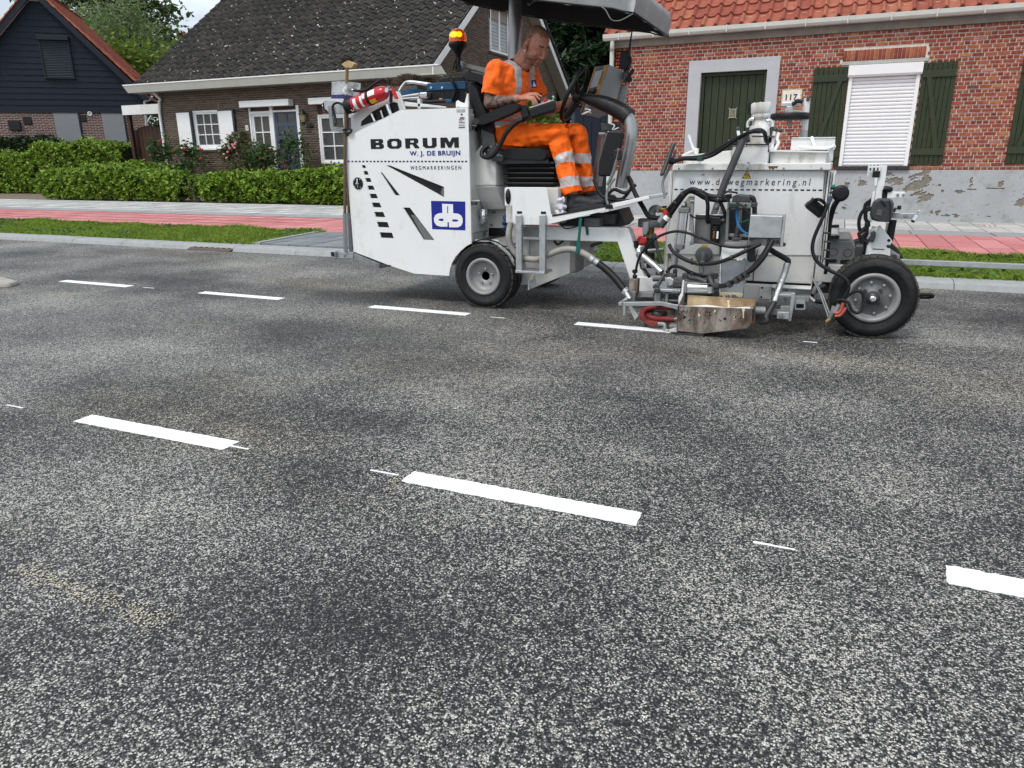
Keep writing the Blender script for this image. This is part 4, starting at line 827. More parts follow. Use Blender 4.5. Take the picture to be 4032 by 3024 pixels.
b = MB(); b.box((wa[0], -.1, wa[2]-.05), (wa[1], -.03, wa[2]-.002), 0, MA); b.build('sill', M_navy2, sh)
# barge boards, roof slabs and verge tiles
RD = 9.0
def rp(s, d, z): return MA @ Vector((s, d, z))
b = MB(); b.prism([rp(se+.1, -.3, zev-.12), rp(apx, -.3, apz+.12-.0), rp(apx, -.3, apz-.16), rp(se-.12, -.3, zev-.2)], nA*.05); b.build('barge_board', M_navy2, hA)
b = MB(); b.prism([rp(-5.5, -.3, edgeL(0)*0+apz-(apx+5.5)*sl_+.12), rp(apx, -.3, apz+.12), rp(apx, -.3, apz-.16), rp(-5.5, -.3, apz-(apx+5.5)*sl_-.16)], nA*.05); b.build('barge_board', M_navy2, hA)
b = MB(); b.prism([rp(se+.1, -.25, zev-.1), rp(apx, -.25, apz+.1), rp(apx, -.25, apz+.04), rp(se+.1, -.25, zev-.16)], nA*RD); rA = b.build('roof', M_tileC[2], hA)
b = MB(); b.prism([rp(-5.5, -.25, apz-(apx+5.5)*sl_+.1), rp(apx, -.25, apz+.1), rp(apx, -.25, apz+.04), rp(-5.5, -.25, apz-(apx+5.5)*sl_+.04)], nA*RD); b.build('roof', M_tileC[2], hA)
lR = math.hypot(se+.15-apx, apz-zev); prof = [(0, .03), (.1, .055), (.22, .05), (.36, .014), (.6, .006), (.9, .02), (1.03, .035)]
TU = tileunit(.25, .32, prof, .03, .035)
for side in (1, -1):
    tl = (Vector((-side*uA.x, -side*uA.y, 0))+Vector((0, 0, sl_))).normalized(); across = nA*(1 if side > 0 else 1); tn = (Vector((side*sl_*uA.x, side*sl_*uA.y, 1))).normalized(); it = []
    base = rp(apx, -.34, apz+.1)-tl*(lR if side > 0 else 4.2)
    if side < 0: base = rp(apx, -.34, apz+.1)-tl*5.0
    n_ = int((lR if side > 0 else 5.0)/.32)
    for r_ in range(n_+1):
        for c_ in range(30):
            o = base+across*(c_*.25)+tl*(r_*.32)
            Mt = Matrix(((across.x, tl.x, tn.x, o.x), (across.y, tl.y, tn.y, o.y), (0, tl.z, tn.z, o.z), (0, 0, 0, 1)))
            it.append((Mt, random.randrange(3), .25))
    pieces(rA, 'clay_tile', it, TU, M_tileC, keep=60, rest='clay_tiles')
# little fittings on the brick base
for nm, c, x, y, w_, h_, d_, mt in (('vent', 'b3', 196, 172, .3, .3, .03, M_blk), ('flue_outlet', 'b3', 110, 208, .42, .38, .12, M_blk), ('vent', 'b3', 596, 155, .2, .26, .03, M_blk)):
    s_, z_ = sA_(c, x, y); b = MB(); b.box((s_-w_/2, -d_, z_-h_/2), (s_+w_/2, .015, z_+h_/2), 0, MA); b.build(nm, mt, hA, .02)
s_, z_ = sA_('b3', 644, 124); b = MB(); b.lathe([(.09, 0), (.09, .05), (.06, .07), (.05, .02)], MA @ Vector((s_, 0, z_)), -nA, 14); b.build('wall_socket', M_wht, hA)
b = MB(); pts = [rp(sA_('a1', 1320, 830, -.2)[0], -.2, sA_('a1', 1320, 840, -.2)[1]), rp(sA_('a1', 1310, 860, -.15)[0], -.15, sA_('a1', 1310, 865, -.15)[1]), rp(sA_('a1', 1265, 885, -.1)[0], -.1, sA_('a1', 1265, 885, -.1)[1]), rp(sA_('a1', 1260, 910, -.1)[0], -.1, sA_('a1', 1260, 910, -.1)[1]), rp(sA_('a1', 1275, 1090, -.1)[0], -.1, sA_('a1', 1275, 1100, -.1)[1])]
b.tube(pts, .05, 10, 3); b.build('downpipe', M_zinc, hA)
b = MB(); b.tube([rp(*(lambda t: (t[0], -.1, t[1]))(sA_('a1', 1325, 1000, -.1))), rp(*(lambda t: (t[0], -.1, t[1]))(sA_('a1', 1280, 1070, -.1)))], .045, 10); b.build('downpipe', M_zinc, hA)
# ================================================================= carport beam and gate between A and B
cp = empty('carport', (-21.3, 18.7, ZP), 'white fascia carport beam on a brown post between the two houses', 'carport')
b = MB(); pL, pR = at('a1', 1055, 920, 18.6), at('a1', 1395, 905, 18.6); b.box((pL.x, 18.6, pL.z-.30), (pR.x+.3, 18.65, pL.z)); b.build('fascia_board', mat('weathered_white', (.68, .69, .69), .6, var=.06, dirt=((.5, .5, .48), 3, .5, .2, .5, (1, 1, .3))), cp)
b = MB(); b.box((pL.x+.05, 18.66, pL.z-.26), (pR.x+.3, 22, pL.z-.1)); b.build('roof_deck', mat('carport_deck', (.05, .045, .04), .8), cp)
M_wood = mat('brown_stained_wood', (.045, .02, .012), .65, var=.35, scale=10, stretch=(4, 4, .5))
b = MB(); q = at('a1', 1115, 1000, 18.7); b.box((q.x-.06, 18.68, ZP), (q.x+.06, 18.80, pL.z-.27)); b.build('post', M_wood, cp, .006)
gt_ = empty('garden_gate', (-21.4, 18.9, ZP), 'dark brown arched plank gate beneath the carport beam', 'gate')
g0, g1 = at('a1', 1165, 1130, 18.9), at('a1', 1430, 1130, 18.9); n_ = 8
for i in range(n_):
    xa = g0.x+(g1.x-g0.x)*i/n_; xb = g0.x+(g1.x-g0.x)*(i+1)/n_-.012; t = (i+.5)/n_*2-1; zt_ = 2.28-.16*t*t
    b = MB(); b.box((xa, 18.9, .15), (xb, 18.93, zt_)); b.build('plank', M_wood, gt_, .005)
b = MB(); b.box((g0.x, 18.94, .5), (g1.x, 18.98, .62)); b.box((g0.x, 18.94, 1.7), (g1.x, 18.98, 1.82)); b.build('rail', M_wood, gt_)
# planter
pt_ = at('a1', 1465, 1470, 17.3); b = MB(); b.prism([(pt_.x-.28, 17.1, .1), (pt_.x+.22, 17.1, .1), (pt_.x+.27, 17.1, .62), (pt_.x-.33, 17.1, .62)], (0, .5, 0))
b.build('planter', mat('slate_planter', (.12, .14, .16), .6, var=.1), None, .01, 'blue-grey square planter by the cottage downpipe', 'planter')
# ridge end of the house further back, and a dark blue shed front beyond the cottage
fh = empty('distant_house', at('a1', 1555, 400, 45), 'orange tiled roof end of a house further behind the cottage', 'house')
r1, r2 = at('a1', 1500, 420, 45), at('a1', 1562, 315, 45)
b = MB(); b.prism([r1, r2, r2+Vector((8, 0, 0)), r1+Vector((8, 0, -2.5)), r1+Vector((-1.0, 0, -2.2))], (0, 6, 0)); b.build('roof', M_tileC[0], fh)
b = MB(); b.tube([r2+Vector((-.1, 0, .05)), r2+Vector((.5, 0, .1))], .18, 8); b.build('ridge_cap', M_tileC[1], fh)
b = MB(); b.box((r1.x, 45.2, 0), (r1.x+8, 50, r1.z-1)); b.build('wall', BB[0], fh)
# ================================================================= plants
M_bark = mat('bark', (.07, .055, .04), .9, var=.3, scale=14, bump=.5)
L_hedge = leafmat('hedge_leaf', (.175, .28, .03), .7, .26)
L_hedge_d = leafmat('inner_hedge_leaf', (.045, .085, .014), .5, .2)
L_dark = leafmat('yew_leaf', (.022, .038, .014), .5, .15)
L_rose = leafmat('rose_leaf', (.055, .10, .03), .5, .25)
L_oak = leafmat('oak_leaf', (.05, .09, .02), .55, .25)
L_will = leafmat('willow_leaf', (.15, .21, .085), .4, .3)
L_lime = leafmat('lime_leaf', (.12, .185, .025), .5, .35)
L_fir = leafmat('fir_needle', (.020, .042, .017), .55, .12)
L_bush = leafmat('light_bush_leaf', (.15, .23, .03), .45, .35)
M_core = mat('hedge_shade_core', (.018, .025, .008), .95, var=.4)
M_petr = mat('rose_petal_red', (.42, .012, .02), .6, var=.3); M_petp = mat('rose_petal_pink', (.62, .22, .25), .6, var=.3)
def cloud(P, size, lm, rs, asp=.55, up=.3): 
    V, F = leaves(P, size, rs, asp, up); return V, F, rs.rand(len(P))
def addpart(name, parts, mtl, parent, kind=None, label=None):
    o = 0; Vs = []; Fs = []; Rs = []
    for V, F, R in parts: Vs.append(V); Fs.append(F+o); Rs.append(R); o += len(V)
    return link(name, fastmesh(name, np.concatenate(Vs), np.concatenate(Fs), mtl, np.concatenate(Rs)), parent, label, kind=kind)
def hedge(name, label, p0, p1, depth, topf, n, lf, lfd, size, seed, zb=ZP, group=None):
    """clipped hedge from p0 to p1 (front line), depth backwards, topf(t) = height"""
    rs = np.random.RandomState(seed); p0 = np.array(p0, float); p1 = np.array(p1, float); d = p1-p0; Lh = np.hypot(*d); u = d/Lh; nn = np.array([-u[1], u[0]])
    root = empty(name, (*((p0+p1)/2), zb), label, 'hedge', group)
    def shell(n, inset):
        t = rs.rand(n); hh = np.array([topf(x) for x in t]); f = rs.rand(n)
        bump = .07*np.sin(t*Lh*2.6+seed)+.05*np.sin(t*Lh*6.3+1)+.03*np.sin(t*Lh*15)
        endr = np.minimum(np.minimum(t, 1-t)*Lh/.35, 1); bump = bump-.22*(1-endr)**2
        spr = (rs.rand(n) < .22)*np.abs(rs.normal(0, .065, n))*(inset < .03)
        ar = depth/(depth+hh*2); top = rs.rand(n) < ar*.9
        front = rs.rand(n) < .7
        z = np.where(top, hh+bump, zb+.02+(hh-zb)*rs.rand(n)**.85); y = np.where(top, rs.rand(n)*depth, np.where(front, 0, depth))
        k = ((z-zb)/(hh-zb)).clip(0, 1.2); y = y+np.where(top, 0, np.where(front, 1, -1)*(.10*k**4-.05+.12*(1-k)**3))
        rr = np.abs(rs.normal(0, .085, n))+inset; yc = depth/2
        yb = .09*np.sin(t*Lh*3.7+z*4+seed)+.06*np.sin(t*Lh*8+z*9)+.03*np.sin(t*Lh*19-z*15)
        z = z-np.where(top, rr*.9+.13*(2*y/depth-1)**4, 0)+np.where(top, spr, 0); y = y+np.where(top, 0, np.sign(yc-y)*(rr-spr*.7+yb))
        x = p0[0]+u[0]*t*Lh+nn[0]*y+rs.normal(0, .02, n); yy = p0[1]+u[1]*t*Lh+nn[1]*y+rs.normal(0, .02, n)
        return np.c_[x, yy, z]
    addpart('foliage', [cloud(shell(n, 0), size, lf, rs, .5)], lf, root)
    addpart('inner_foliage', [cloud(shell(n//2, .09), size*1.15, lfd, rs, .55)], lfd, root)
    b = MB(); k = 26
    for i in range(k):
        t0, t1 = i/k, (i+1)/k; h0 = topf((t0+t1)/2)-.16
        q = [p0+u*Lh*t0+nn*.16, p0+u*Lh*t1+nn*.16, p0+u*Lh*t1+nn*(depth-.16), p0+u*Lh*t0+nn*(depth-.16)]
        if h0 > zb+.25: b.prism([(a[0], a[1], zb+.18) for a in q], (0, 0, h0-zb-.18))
    b.build('dark_core', M_core, root)  # solid dark core stops see-through, its colour standing in for inner shade
    b = MB()
    for i in range(int(Lh/.35)):
        t = (i+.5)*.35/Lh; c = p0+u*Lh*t+nn*depth*rs.uniform(.3, .6); b.tube([(c[0], c[1], zb-.02), (c[0]+rs.normal(0, .04), c[1]+rs.normal(0, .04), zb+.35)], .016, 5)
    b.build('stems', M_bark, root, kind='stuff')
    return root
fhx = lambda t: .84+.17*math.exp(-((t-.2)/.12)**2)+.04*math.sin(t*23)+.03*math.sin(t*51+1)
hedge('garden_hedge', 'long low bright green hedge along the pavement left of the gap', (-22.1, 15.0), (-16.35, 15.0), .7, lambda t: .84+.17*math.exp(-((t-.42)/.2)**2)+.06*math.sin(t*13), 13000, L_hedge, L_hedge_d, .10, 21, group='clipped privet hedges')
hedge('garden_hedge', 'bright green hedge between the bare gap and the white machine', (-15.55, 15.0), (-9.6, 15.0), .7, lambda t: .77+.12*t+.05*math.sin(t*14), 13000, L_hedge, L_hedge_d, .10, 22, group='clipped privet hedges')
hedge('garden_hedge', 'thin sparse piece of hedge with bare twigs in the gap', (-16.3, 15.15), (-15.6, 15.15), .45, lambda t: .72+.05*math.sin(t*9), 600, L_hedge, L_hedge_d, .07, 23, group='clipped privet hedges')
hedge('garden_hedge', 'short green hedge behind the front hedge, below the brown gate', (-21.1, 16.6), (-18.6, 16.6), .6, lambda t: 1.05-.1*(t-.4)**2+.04*math.sin(t*11), 4500, L_hedge, L_hedge_d, .10, 24, group='clipped privet hedges')
hedge('tall_hedge', 'tall leafy green hedge at the left below the navy house', (-27.6, 18.1), (-22.6, 18.5), .9, lambda t: 1.42+.36*min(1, max(0, (t-.05)*6))-.02*math.sin(t*20), 13000, L_hedge, L_hedge_d, .10, 25)
hedge('rounded_hedge', 'rounded green hedge at the left picture edge beside the gravel drive', (-30.5, 17.6), (-26.6, 17.9), .9, lambda t: 1.15+.32*math.sin(PI*min(1, t*1.05))+.04*math.sin(t*11), 10000, L_hedge, L_hedge_d, .10, 26)
hedge('yew_hedge', 'dark green conifer hedge in front of the brick base at the left', (-33.5, 19.2), (-27.4, 19.6), .5, lambda t: 2.05+.05*math.sin(t*30), 9000, L_dark, L_dark, .11, 27)
# bare twigs in the hedge gap
tw = empty('bare_shrub', (-15.95, 15.1, ZP), 'small leafless shrub in the gap of the hedge', 'shrub'); rs = random.Random(4)
for i in range(9):
    b = MB(); a = Vector((-15.95+rs.uniform(-.1, .1), 15.1, ZP)); e = a+Vector((rs.uniform(-.35, .35), rs.uniform(-.15, .1), rs.uniform(.4, .7))); b.tube([a, a.lerp(e, .5)+Vector((0, 0, .08)), e], [.008, .005, .002], 5, 2); b.build('twig', M_bark if i == 0 else M_bark, tw)
# tuft of long grass at the left edge
tg = empty('ornamental_grass', (-28.6, 16.6, ZP), 'tuft of dry arching ornamental grass at the left picture edge', 'grass tuft')
c0 = atz('D', 8, 412, ZP); rs = np.random.RandomState(3); n = 380; a = rs.uniform(0, 6.28, n); r = rs.uniform(.2, .75, n); h = rs.uniform(.35, .85, n); base = np.c_[c0.x+rs.normal(0, .12, n), c0.y+rs.normal(0, .1, n), np.full(n, ZP)]
dv = np.c_[np.cos(a)*r, np.sin(a)*r, np.zeros(n)]; wv = np.c_[-np.sin(a), np.cos(a), np.zeros(n)]*.008
m1 = base+dv*.5+np.c_[np.zeros((n, 2)), h]; m2 = base+dv+np.c_[np.zeros((n, 2)), h*.7]
V = np.stack([base-wv, base+wv, m1+wv, m1-wv, m2], 1).reshape(-1, 3); i5 = np.arange(n)*5
F = np.r_[np.c_[i5, i5+1, i5+2, i5+3], np.c_[i5+3, i5+2, i5+4, i5+4]]
b = MB(); b.v = [tuple(x) for x in V]
for k in range(n): b.f += [(5*k, 5*k+1, 5*k+2, 5*k+3), (5*k+3, 5*k+2, 5*k+4)]; b.m += [0, 0]; b.s += [False, False]
b.build('blades', mat('dry_grass', (.12, .12, .055), .8, var=.4), tg, kind='stuff')
# rose bushes in front of the cottage
def shrub(name, label, c, r, n, lf, size, fl, seed, cat='rose bush', nst=7, group=None, zb=ZP):
    rs = np.random.RandomState(seed); c = np.array(c, float); root = empty(name, (c[0], c[1], zb), label, cat, group)
    k = 26; D = rs.normal(size=(k, 3)); D /= np.linalg.norm(D, axis=1)[:, None]; Ck = c+D*np.array(r)*(.35+.6*rs.rand(k, 1)**.5)
    P = Ck[rs.randint(0, k, n)]+rs.normal(size=(n, 3))*np.array(r)*.17
    P = P[P[:, 2] > zb+.05]
    addpart('foliage', [cloud(P, size, lf, rs, .6)], lf, root)
    for i in range(nst):
        e = Vector(Ck[i % k]); a = Vector((c[0]+rs.normal(0, .08), c[1]+rs.normal(0, .05), zb-.02)); b = MB(); b.tube([a, a.lerp(e, .55)+Vector((rs.normal(0, .05), 0, .06)), e], [.014, .009, .004], 5, 2); b.build('stem', M_bark, root)
    for i in range(len(fl) if isinstance(fl, list) else fl[0]):
        if isinstance(fl, list): p, mt = fl[i]
        else: p = Ck[rs.randint(k)]+rs.normal(size=3)*np.array(r)*.2+np.array([0, -r[1]*.5, r[2]*.15]); mt = fl[1]
        b = MB(); b.ball(p, (.036*rs.uniform(.7, 1.2), .036, .03), 5)
        for q in range(5): t = q*1.256; b.ball((p[0]+.025*math.cos(t), p[1]+.025*math.sin(t)*.7, p[2]+rs.uniform(-.02, .02)), (.022, .02, .022), 3)
        b.build('flower', mt, root)
    return root
g = lambda c, x, y, Y=17.3: at(c, x, y, Y)
p = g('a1', 1405, 1310); shrub('rose_bush', 'rose bush with a single red bloom beside the cottage downpipe', p, (.42, .3, .5), 900, L_rose, .085, [(g('a1', 1402, 1220, 17.1), M_petr)], 31, group='roses before the cottage')
p = g('a1', 1650, 1390); shrub('rose_bush', 'rose bush with red blooms below the shuttered window', p, (.55, .3, .5), 1100, L_rose, .085, [(g('a1', x, y, 17.0), M_petr) for x, y in ((1612, 1300), (1745, 1300), (1760, 1305), (1505, 1320), (1750, 1385))], 32, group='roses before the cottage')
p = g('a2', 1085, 1450); shrub('pink_shrub', 'olive green shrub with pink blossom between window and door', p, (.75, .35, .62), 2300, leafmat('olive_leaf', (.085, .10, .035), .5), .085, [(g('a2', x, y, 17.0), M_petp) for x, y in ((990, 1360), (1010, 1345), (1005, 1380), (960, 1385), (940, 1420), (905, 1440), (985, 1350), (1015, 1332), (930, 1475))], 33, 'shrub')
p = g('a2', 1300, 1490, 16.9); shrub('rose_bush', 'climbing rose with dark red blooms in front of the blue door', p, (.75, .3, .55), 2000, L_rose, .08, [(g('a2', x, y, 16.6), mat('rose_dark_red', (.16, .008, .012), .6) if k_ == 0 else bpy.data.materials['rose_dark_red']) for k_, (x, y) in enumerate(((1303, 1412), (1380, 1408), (1407, 1400), (1240, 1485), (1278, 1570), (1475, 1555), (1480, 1570), (1458, 1520)))], 34, group='roses before the cottage')
p = g('a2', 1600, 1460, 17.4); shrub('door_shrub', 'thin willowy shrub at the right side of the blue door', p, (.5, .3, .75), 1000, L_rose, .08, [(g('a2', 1545, 1470, 17.2), M_petp)], 35, 'shrub')
# trees
def tree(name, label, base, h, blobs, n, lf, size, seed, asp=.55, tr=.22, droop=0, up=.3, group='trees behind the houses', clump=.42):
    rs = np.random.RandomState(seed); root = empty(name, base, label, 'tree', group); bx, by, bz = base; parts = []
    tot = sum(b_[1][0]*b_[1][1]*b_[1][2] for b_ in blobs)
    tips = []
    for c, r in blobs:
        c = np.array(c, float); r = np.array(r, float); m = int(n*r.prod()/tot); k = max(12, int(m/90)); D = rs.normal(size=(k, 3)); D /= np.linalg.norm(D, axis=1)[:, None]
        Ck = c+D*r*(.25+.75*rs.rand(k, 1)**.45); tips += [Ck[i] for i in range(min(6, k))]
        P = Ck[rs.randint(0, k, m)]+rs.normal(size=(m, 3))*clump
        if droop: P[:, 2] -= droop*rs.rand(m)
        parts.append(cloud(P, size, lf, rs, asp, up))
    addpart('crown', parts, lf, root)
    b = MB(); b.tube([(bx, by, bz-.1), (bx+.05, by, bz+h*.25), (bx-.05, by, bz+h*.5), (bx, by, bz+h*.8)], [tr, tr*.8, tr*.55, tr*.2], 10, 3); b.build('trunk', M_bark, root)
    for i, t in enumerate(tips):
        a = Vector((bx, by, bz+h*rs.uniform(.25, .6))); b = MB(); e = Vector(t); b.tube([a, a.lerp(e, .5)+Vector((0, 0, .2)), e], [tr*.4, tr*.22, .02], 6, 3); b.build('limb', M_bark, root)
    return root
T = lambda x, y, Y: tuple(at('D', x, y, Y))
Yt = 34
tree('oak_tree', 'dark leafy broadleaf tree behind the navy house, rising out of the picture', (T(215, 200, 42)[0], 42, 0), 15, [(T(150, 10, 42), (3.6, 3, 3)), (T(250, 30, 42), (5, 3.5, 4)), (T(330, 110, 42), (2.6, 2.5, 3)), (T(215, -90, 42), (5, 4, 4)), (T(300, 190, 42), (4, 3, 3))], 15000, L_oak, .36, 41, clump=.6)
tree('willow_tree', 'pale grey-green willow tree between navy house and cottage', (T(255, 200, 32)[0], 32, 0), 9, [(T(255, 105, 32), (3.3, 2.5, 2.6)), (T(215, 130, 32), (2.4, 2.2, 2.4)), (T(300, 130, 32), (2.2, 2, 2.2))], 16000, L_will, .26, 42, asp=.3, droop=.5, clump=.5)
tree('lime_tree', 'yellow-green bushy tree just above the cottage eave', (T(285, 215, 29)[0], 29, 0), 6, [(T(280, 180, 29), (2.6, 2, 1.7)), (T(235, 160, 29), (1.8, 1.6, 1.5)), (T(330, 160, 29), (1.3, 1.4, 1.4))], 9000, L_lime, .24, 43, clump=.45)
def conifer(base, h, r, n, seed, label):
    rs = np.random.RandomState(seed); bx, by, bz = base; root = empty('fir_tree', base, label, 'tree', 'dark firs between the houses')
    nb = int(h*34); P = []; 
    t = rs.rand(nb)**.8; az = rs.uniform(0, 2*PI, nb); zz = bz+h*(.02+.98*t); L_ = r*(1-t)**.7*(.75+.4*rs.rand(nb))+.15
    m = n//nb
    for i in range(nb):
        s = rs.rand(m)**.6; dr = .35*L_[i]*s**1.6
        sp = (.08+.32*(s)*(1.1-s))*1.3
        lat = rs.normal(0, 1, m)*sp
        P.append(np.c_[bx+np.cos(az[i])*L_[i]*s-np.sin(az[i])*lat, by+np.sin(az[i])*L_[i]*s+np.cos(az[i])*lat, zz[i]-dr+rs.normal(0, .04, m)])
    P = np.concatenate(P); addpart('crown', [cloud(P, .34, L_fir, rs, .33, .8)], L_fir, root)
    b = MB(); b.tube([(bx, by, bz-.1), (bx, by, bz+h*.97)], [.14, .02], 8); b.build('trunk', M_bark, root)
conifer((T(1180, 200, 36)[0], 36, 0), 13, 3.6, 24000, 51, 'dark fir tree behind the silver canopy pole, nearest the cottage')
conifer((T(1255, 200, 33.5)[0], 33.5, 0), 12, 3.4, 28000, 52, 'dark fir tree in the gap between the cottage and the brick house')
conifer((T(1335, 200, 31)[0], 31, 0), 12, 3.2, 24000, 56, 'dark fir tree rising behind the roof end of the red brick house')
conifer((T(1225, 200, 41)[0], 41, 0), 16, 4.4, 22000, 53, 'tallest dark fir tree, behind the others')
p = T(1165, 215, 19.5); shrub('bay_shrub', 'yellow-green leafy shrub behind the seated driver', (p[0], 19.5, 1.8), (.8, .7, .9), 2600, L_bush, .12, (0, None), 54, 'shrub')
p = T(1225, 290, 17); shrub('bay_shrub', 'low green shrub seen behind the steering wheel', (p[0], 17.0, .9), (.9, .6, .75), 2600, L_bush, .10, (0, None), 55, 'shrub')
# dark blue gate between shrub and brick house
gx0 = at('c5', 1200, 1100, 16).x; gx1 = XL+.05; gzt = at('c5', 1300, 985, 16).z
gg = empty('sheet_gate', (gx0, 16, ZP), 'dark navy panel gate beside the red brick house', 'gate')
n_ = 8
for i in range(n_):
    a = gx0+(gx1-gx0)*i/n_; b = MB(); b.box((a+.003, 16, .1), (a+(gx1-gx0)/n_-.003, 16.04, gzt)); b.build('panel', M_navy, gg, .004)
b = MB(); b.box((gx0-.09, 15.98, ZP), (gx0-.01, 16.08, gzt+.1)); b.build('post', mat('blue_green_post', (.03, .05, .06), .5), gg, .005)
# ================================================================= road marking machine
K.update({'f1': (1850, 0, 850/1264), 'f2': (2250, 200, 450/857), 'f3': (2640, 380, 700/1270), 'f4': (3380, 620, 300/714)})
W_ = mat('machine_white', (.76, .77, .765), .34, var=.03, scale=3, dirt=((.40, .38, .34), 4.2, .57, .16, .45, (1, 1, .6)), fine=((.3, .29, .27), 60, .72, .03), coat=.15)
WD = mat('machine_white_dirty', (.70, .70, .68), .5, var=.05, scale=4, dirt=((.25, .22, .17), 5, .54, .12, .65, (1, 1, .35)), fine=((.16, .075, .025), 7, .70, .05))
WG = mat('machine_white_grimy', (.60, .60, .575), .5, var=.06, scale=4, dirt=((.23, .22, .2), 3.5, .48, .2, .6))
BK = mat('black_vinyl', (.008, .008, .009), .48, var=.15, scale=30, spec=.3)
RB = mat('black_rubber', (.012, .012, .0125), .6, var=.3, scale=8)
HO = mat('hose_rubber', (.007, .007, .008), .5, var=.3, scale=20, spec=.3)
TY = mat('tyre_rubber', (.012, .0125, .014), .75, spec=.3, var=.25, scale=8, dirt=((.07, .065, .058), 3, .55, .15, .55), bump=.1)
TYT = mat('tyre_tread', (.035, .033, .030), .85, var=.35, scale=9, dirt=((.13, .12, .105), 5, .5, .15, .5))
RIM = mat('rim_grey', (.27, .27, .27), .5, .2, .06, 6, dirt=((.2, .19, .18), 4, .55, .15, .5))
RIM2 = mat('hub_grey', (.15, .152, .155), .55, .2, .1, 6)
GV = mat('galvanised', (.45, .47, .48), .42, .75, .16, 18, dirt=((.28, .28, .27), 4, .55, .15, .6))
GVD = mat('galvanised_dull', (.28, .29, .29), .55, .55, .22, 14, dirt=((.12, .12, .11), 5, .5, .15, .7))
AL = mat('aluminium', (.62, .63, .64), .32, .85, .08, 12, dirt=((.3, .3, .29), 5, .58, .12, .5))
CH = mat('chrome', (.72, .73, .74), .12, 1., .03)
SIL = mat('silver_paint', (.33, .335, .34), .32, .7, .05, 4)
DG = mat('dark_steel', (.055, .057, .06), .5, .4, .3, 10)
MG = mat('mid_grey_paint', (.16, .165, .165), .55, .1, .12, 6, dirt=((.07, .07, .065), 4, .55, .15, .6))
BLU = mat('blue_paint', (.012, .075, .16), .4, var=.1, dirt=((.03, .05, .07), 5, .6, .1, .6))
PBL = mat('print_blue', (.008, .018, .23), .45, var=.02); PNV = mat('print_navy', (.01, .016, .06), .45, var=.02); PBK = mat('print_and_void_black', (.006, .006, .007), .5, var=.02)
WHP = mat('print_white', (.78, .79, .79), .45, var=.02)
RED = mat('valve_red', (.35, .025, .02), .5, var=.2); REDH = mat('red_hose', (.20, .022, .022), .55, var=.3, scale=14, dirt=((.06, .03, .03), 6, .5, .15, .6))
BRS = mat('brass', (.33, .22, .08), .4, .8, .2, 12)
RUST = mat('rusty_steel', (.125, .095, .075), .75, .15, .5, 9, dirt=((.36, .33, .29), 7, .47, .14, .85, (1, 1, .35)), fine=((.05, .03, .022), 12, .58, .12), bump=.2)
CREAMP = mat('cream_marking_paint', (.70, .60, .40), .5, var=.15, scale=9); WPNT = mat('fresh_marking_paint', (.82, .83, .82), .35, var=.03, bump=.5, bscale=30)
STK = mat('sticker_yellow', (.75, .48, .015), .4); TEAL = mat('teal_strap', (.006, .10, .085), .6, var=.2)
mac = empty('road_marking_machine', (-1.6, 5.5, 0), 'white ride-on road marking machine with silver canopy crossing the road', 'marking machine')
def grp(name, loc, parent=None): e = empty(name, loc); setparent(e, parent or mac); return e
def plate(name, c, pts, Y, th, m, parent=None, bevel=.003, label=None):
    b = MB(); b.prism(ats(c, pts, Y), (0, th, 0)); return b.build(name, m, parent or mac, bevel, label)
def bxp(name, c, x0, y0, x1, y1, Y0, Y1, m, parent=None, bevel=.004, label=None):
    a = at(c, x0, y0, Y0); d = at(c, x1, y1, Y0); b = MB(); b.box((min(a.x, d.x), Y0, min(a.z, d.z)), (max(a.x, d.x), Y1, max(a.z, d.z))); return b.build(name, m, parent or mac, bevel, label)
def rod(name, c, pts, r, m, parent=None, sub=1, n=10, label=None, **kw):
    b = MB(); b.tube([at(c, p[0], p[1], p[2]) for p in pts], r, n, sub, **kw); return b.build(name, m, parent or mac, label=label)
def loops_plate(name, outer, holes, Y, th, m, parent, bevel=.002):
    bm = bmesh.new(); es = []
    for lp in [outer]+holes:
        vs = [bm.verts.new(p) for p in lp]
        for i in range(len(vs)): es.append(bm.edges.new((vs[i], vs[(i+1) % len(vs)])))
    bmesh.ops.triangle_fill(bm, edges=es, use_beauty=True, use_dissolve=False, normal=(0, -1, 0))
    r_ = bmesh.ops.extrude_face_region(bm, geom=bm.faces[:]); bmesh.ops.translate(bm, verts=[v for v in r_['geom'] if isinstance(v, bmesh.types.BMVert)], vec=(0, th, 0))
    bmesh.ops.recalc_face_normals(bm, faces=bm.faces); me = bpy.data.meshes.new(name); bm.to_mesh(me); bm.free(); me.materials.append(m)
    return link(name, me, parent)
def bolts(name, pts, r, ax, m, parent, h=.008):
    for p in pts: b = MB(); b.lathe([(r, 0), (r, h), (r*.55, h), (r*.5, h*1.5), (0, h*1.5)], p, ax, 6, smooth=False); b.build(name, m, parent)
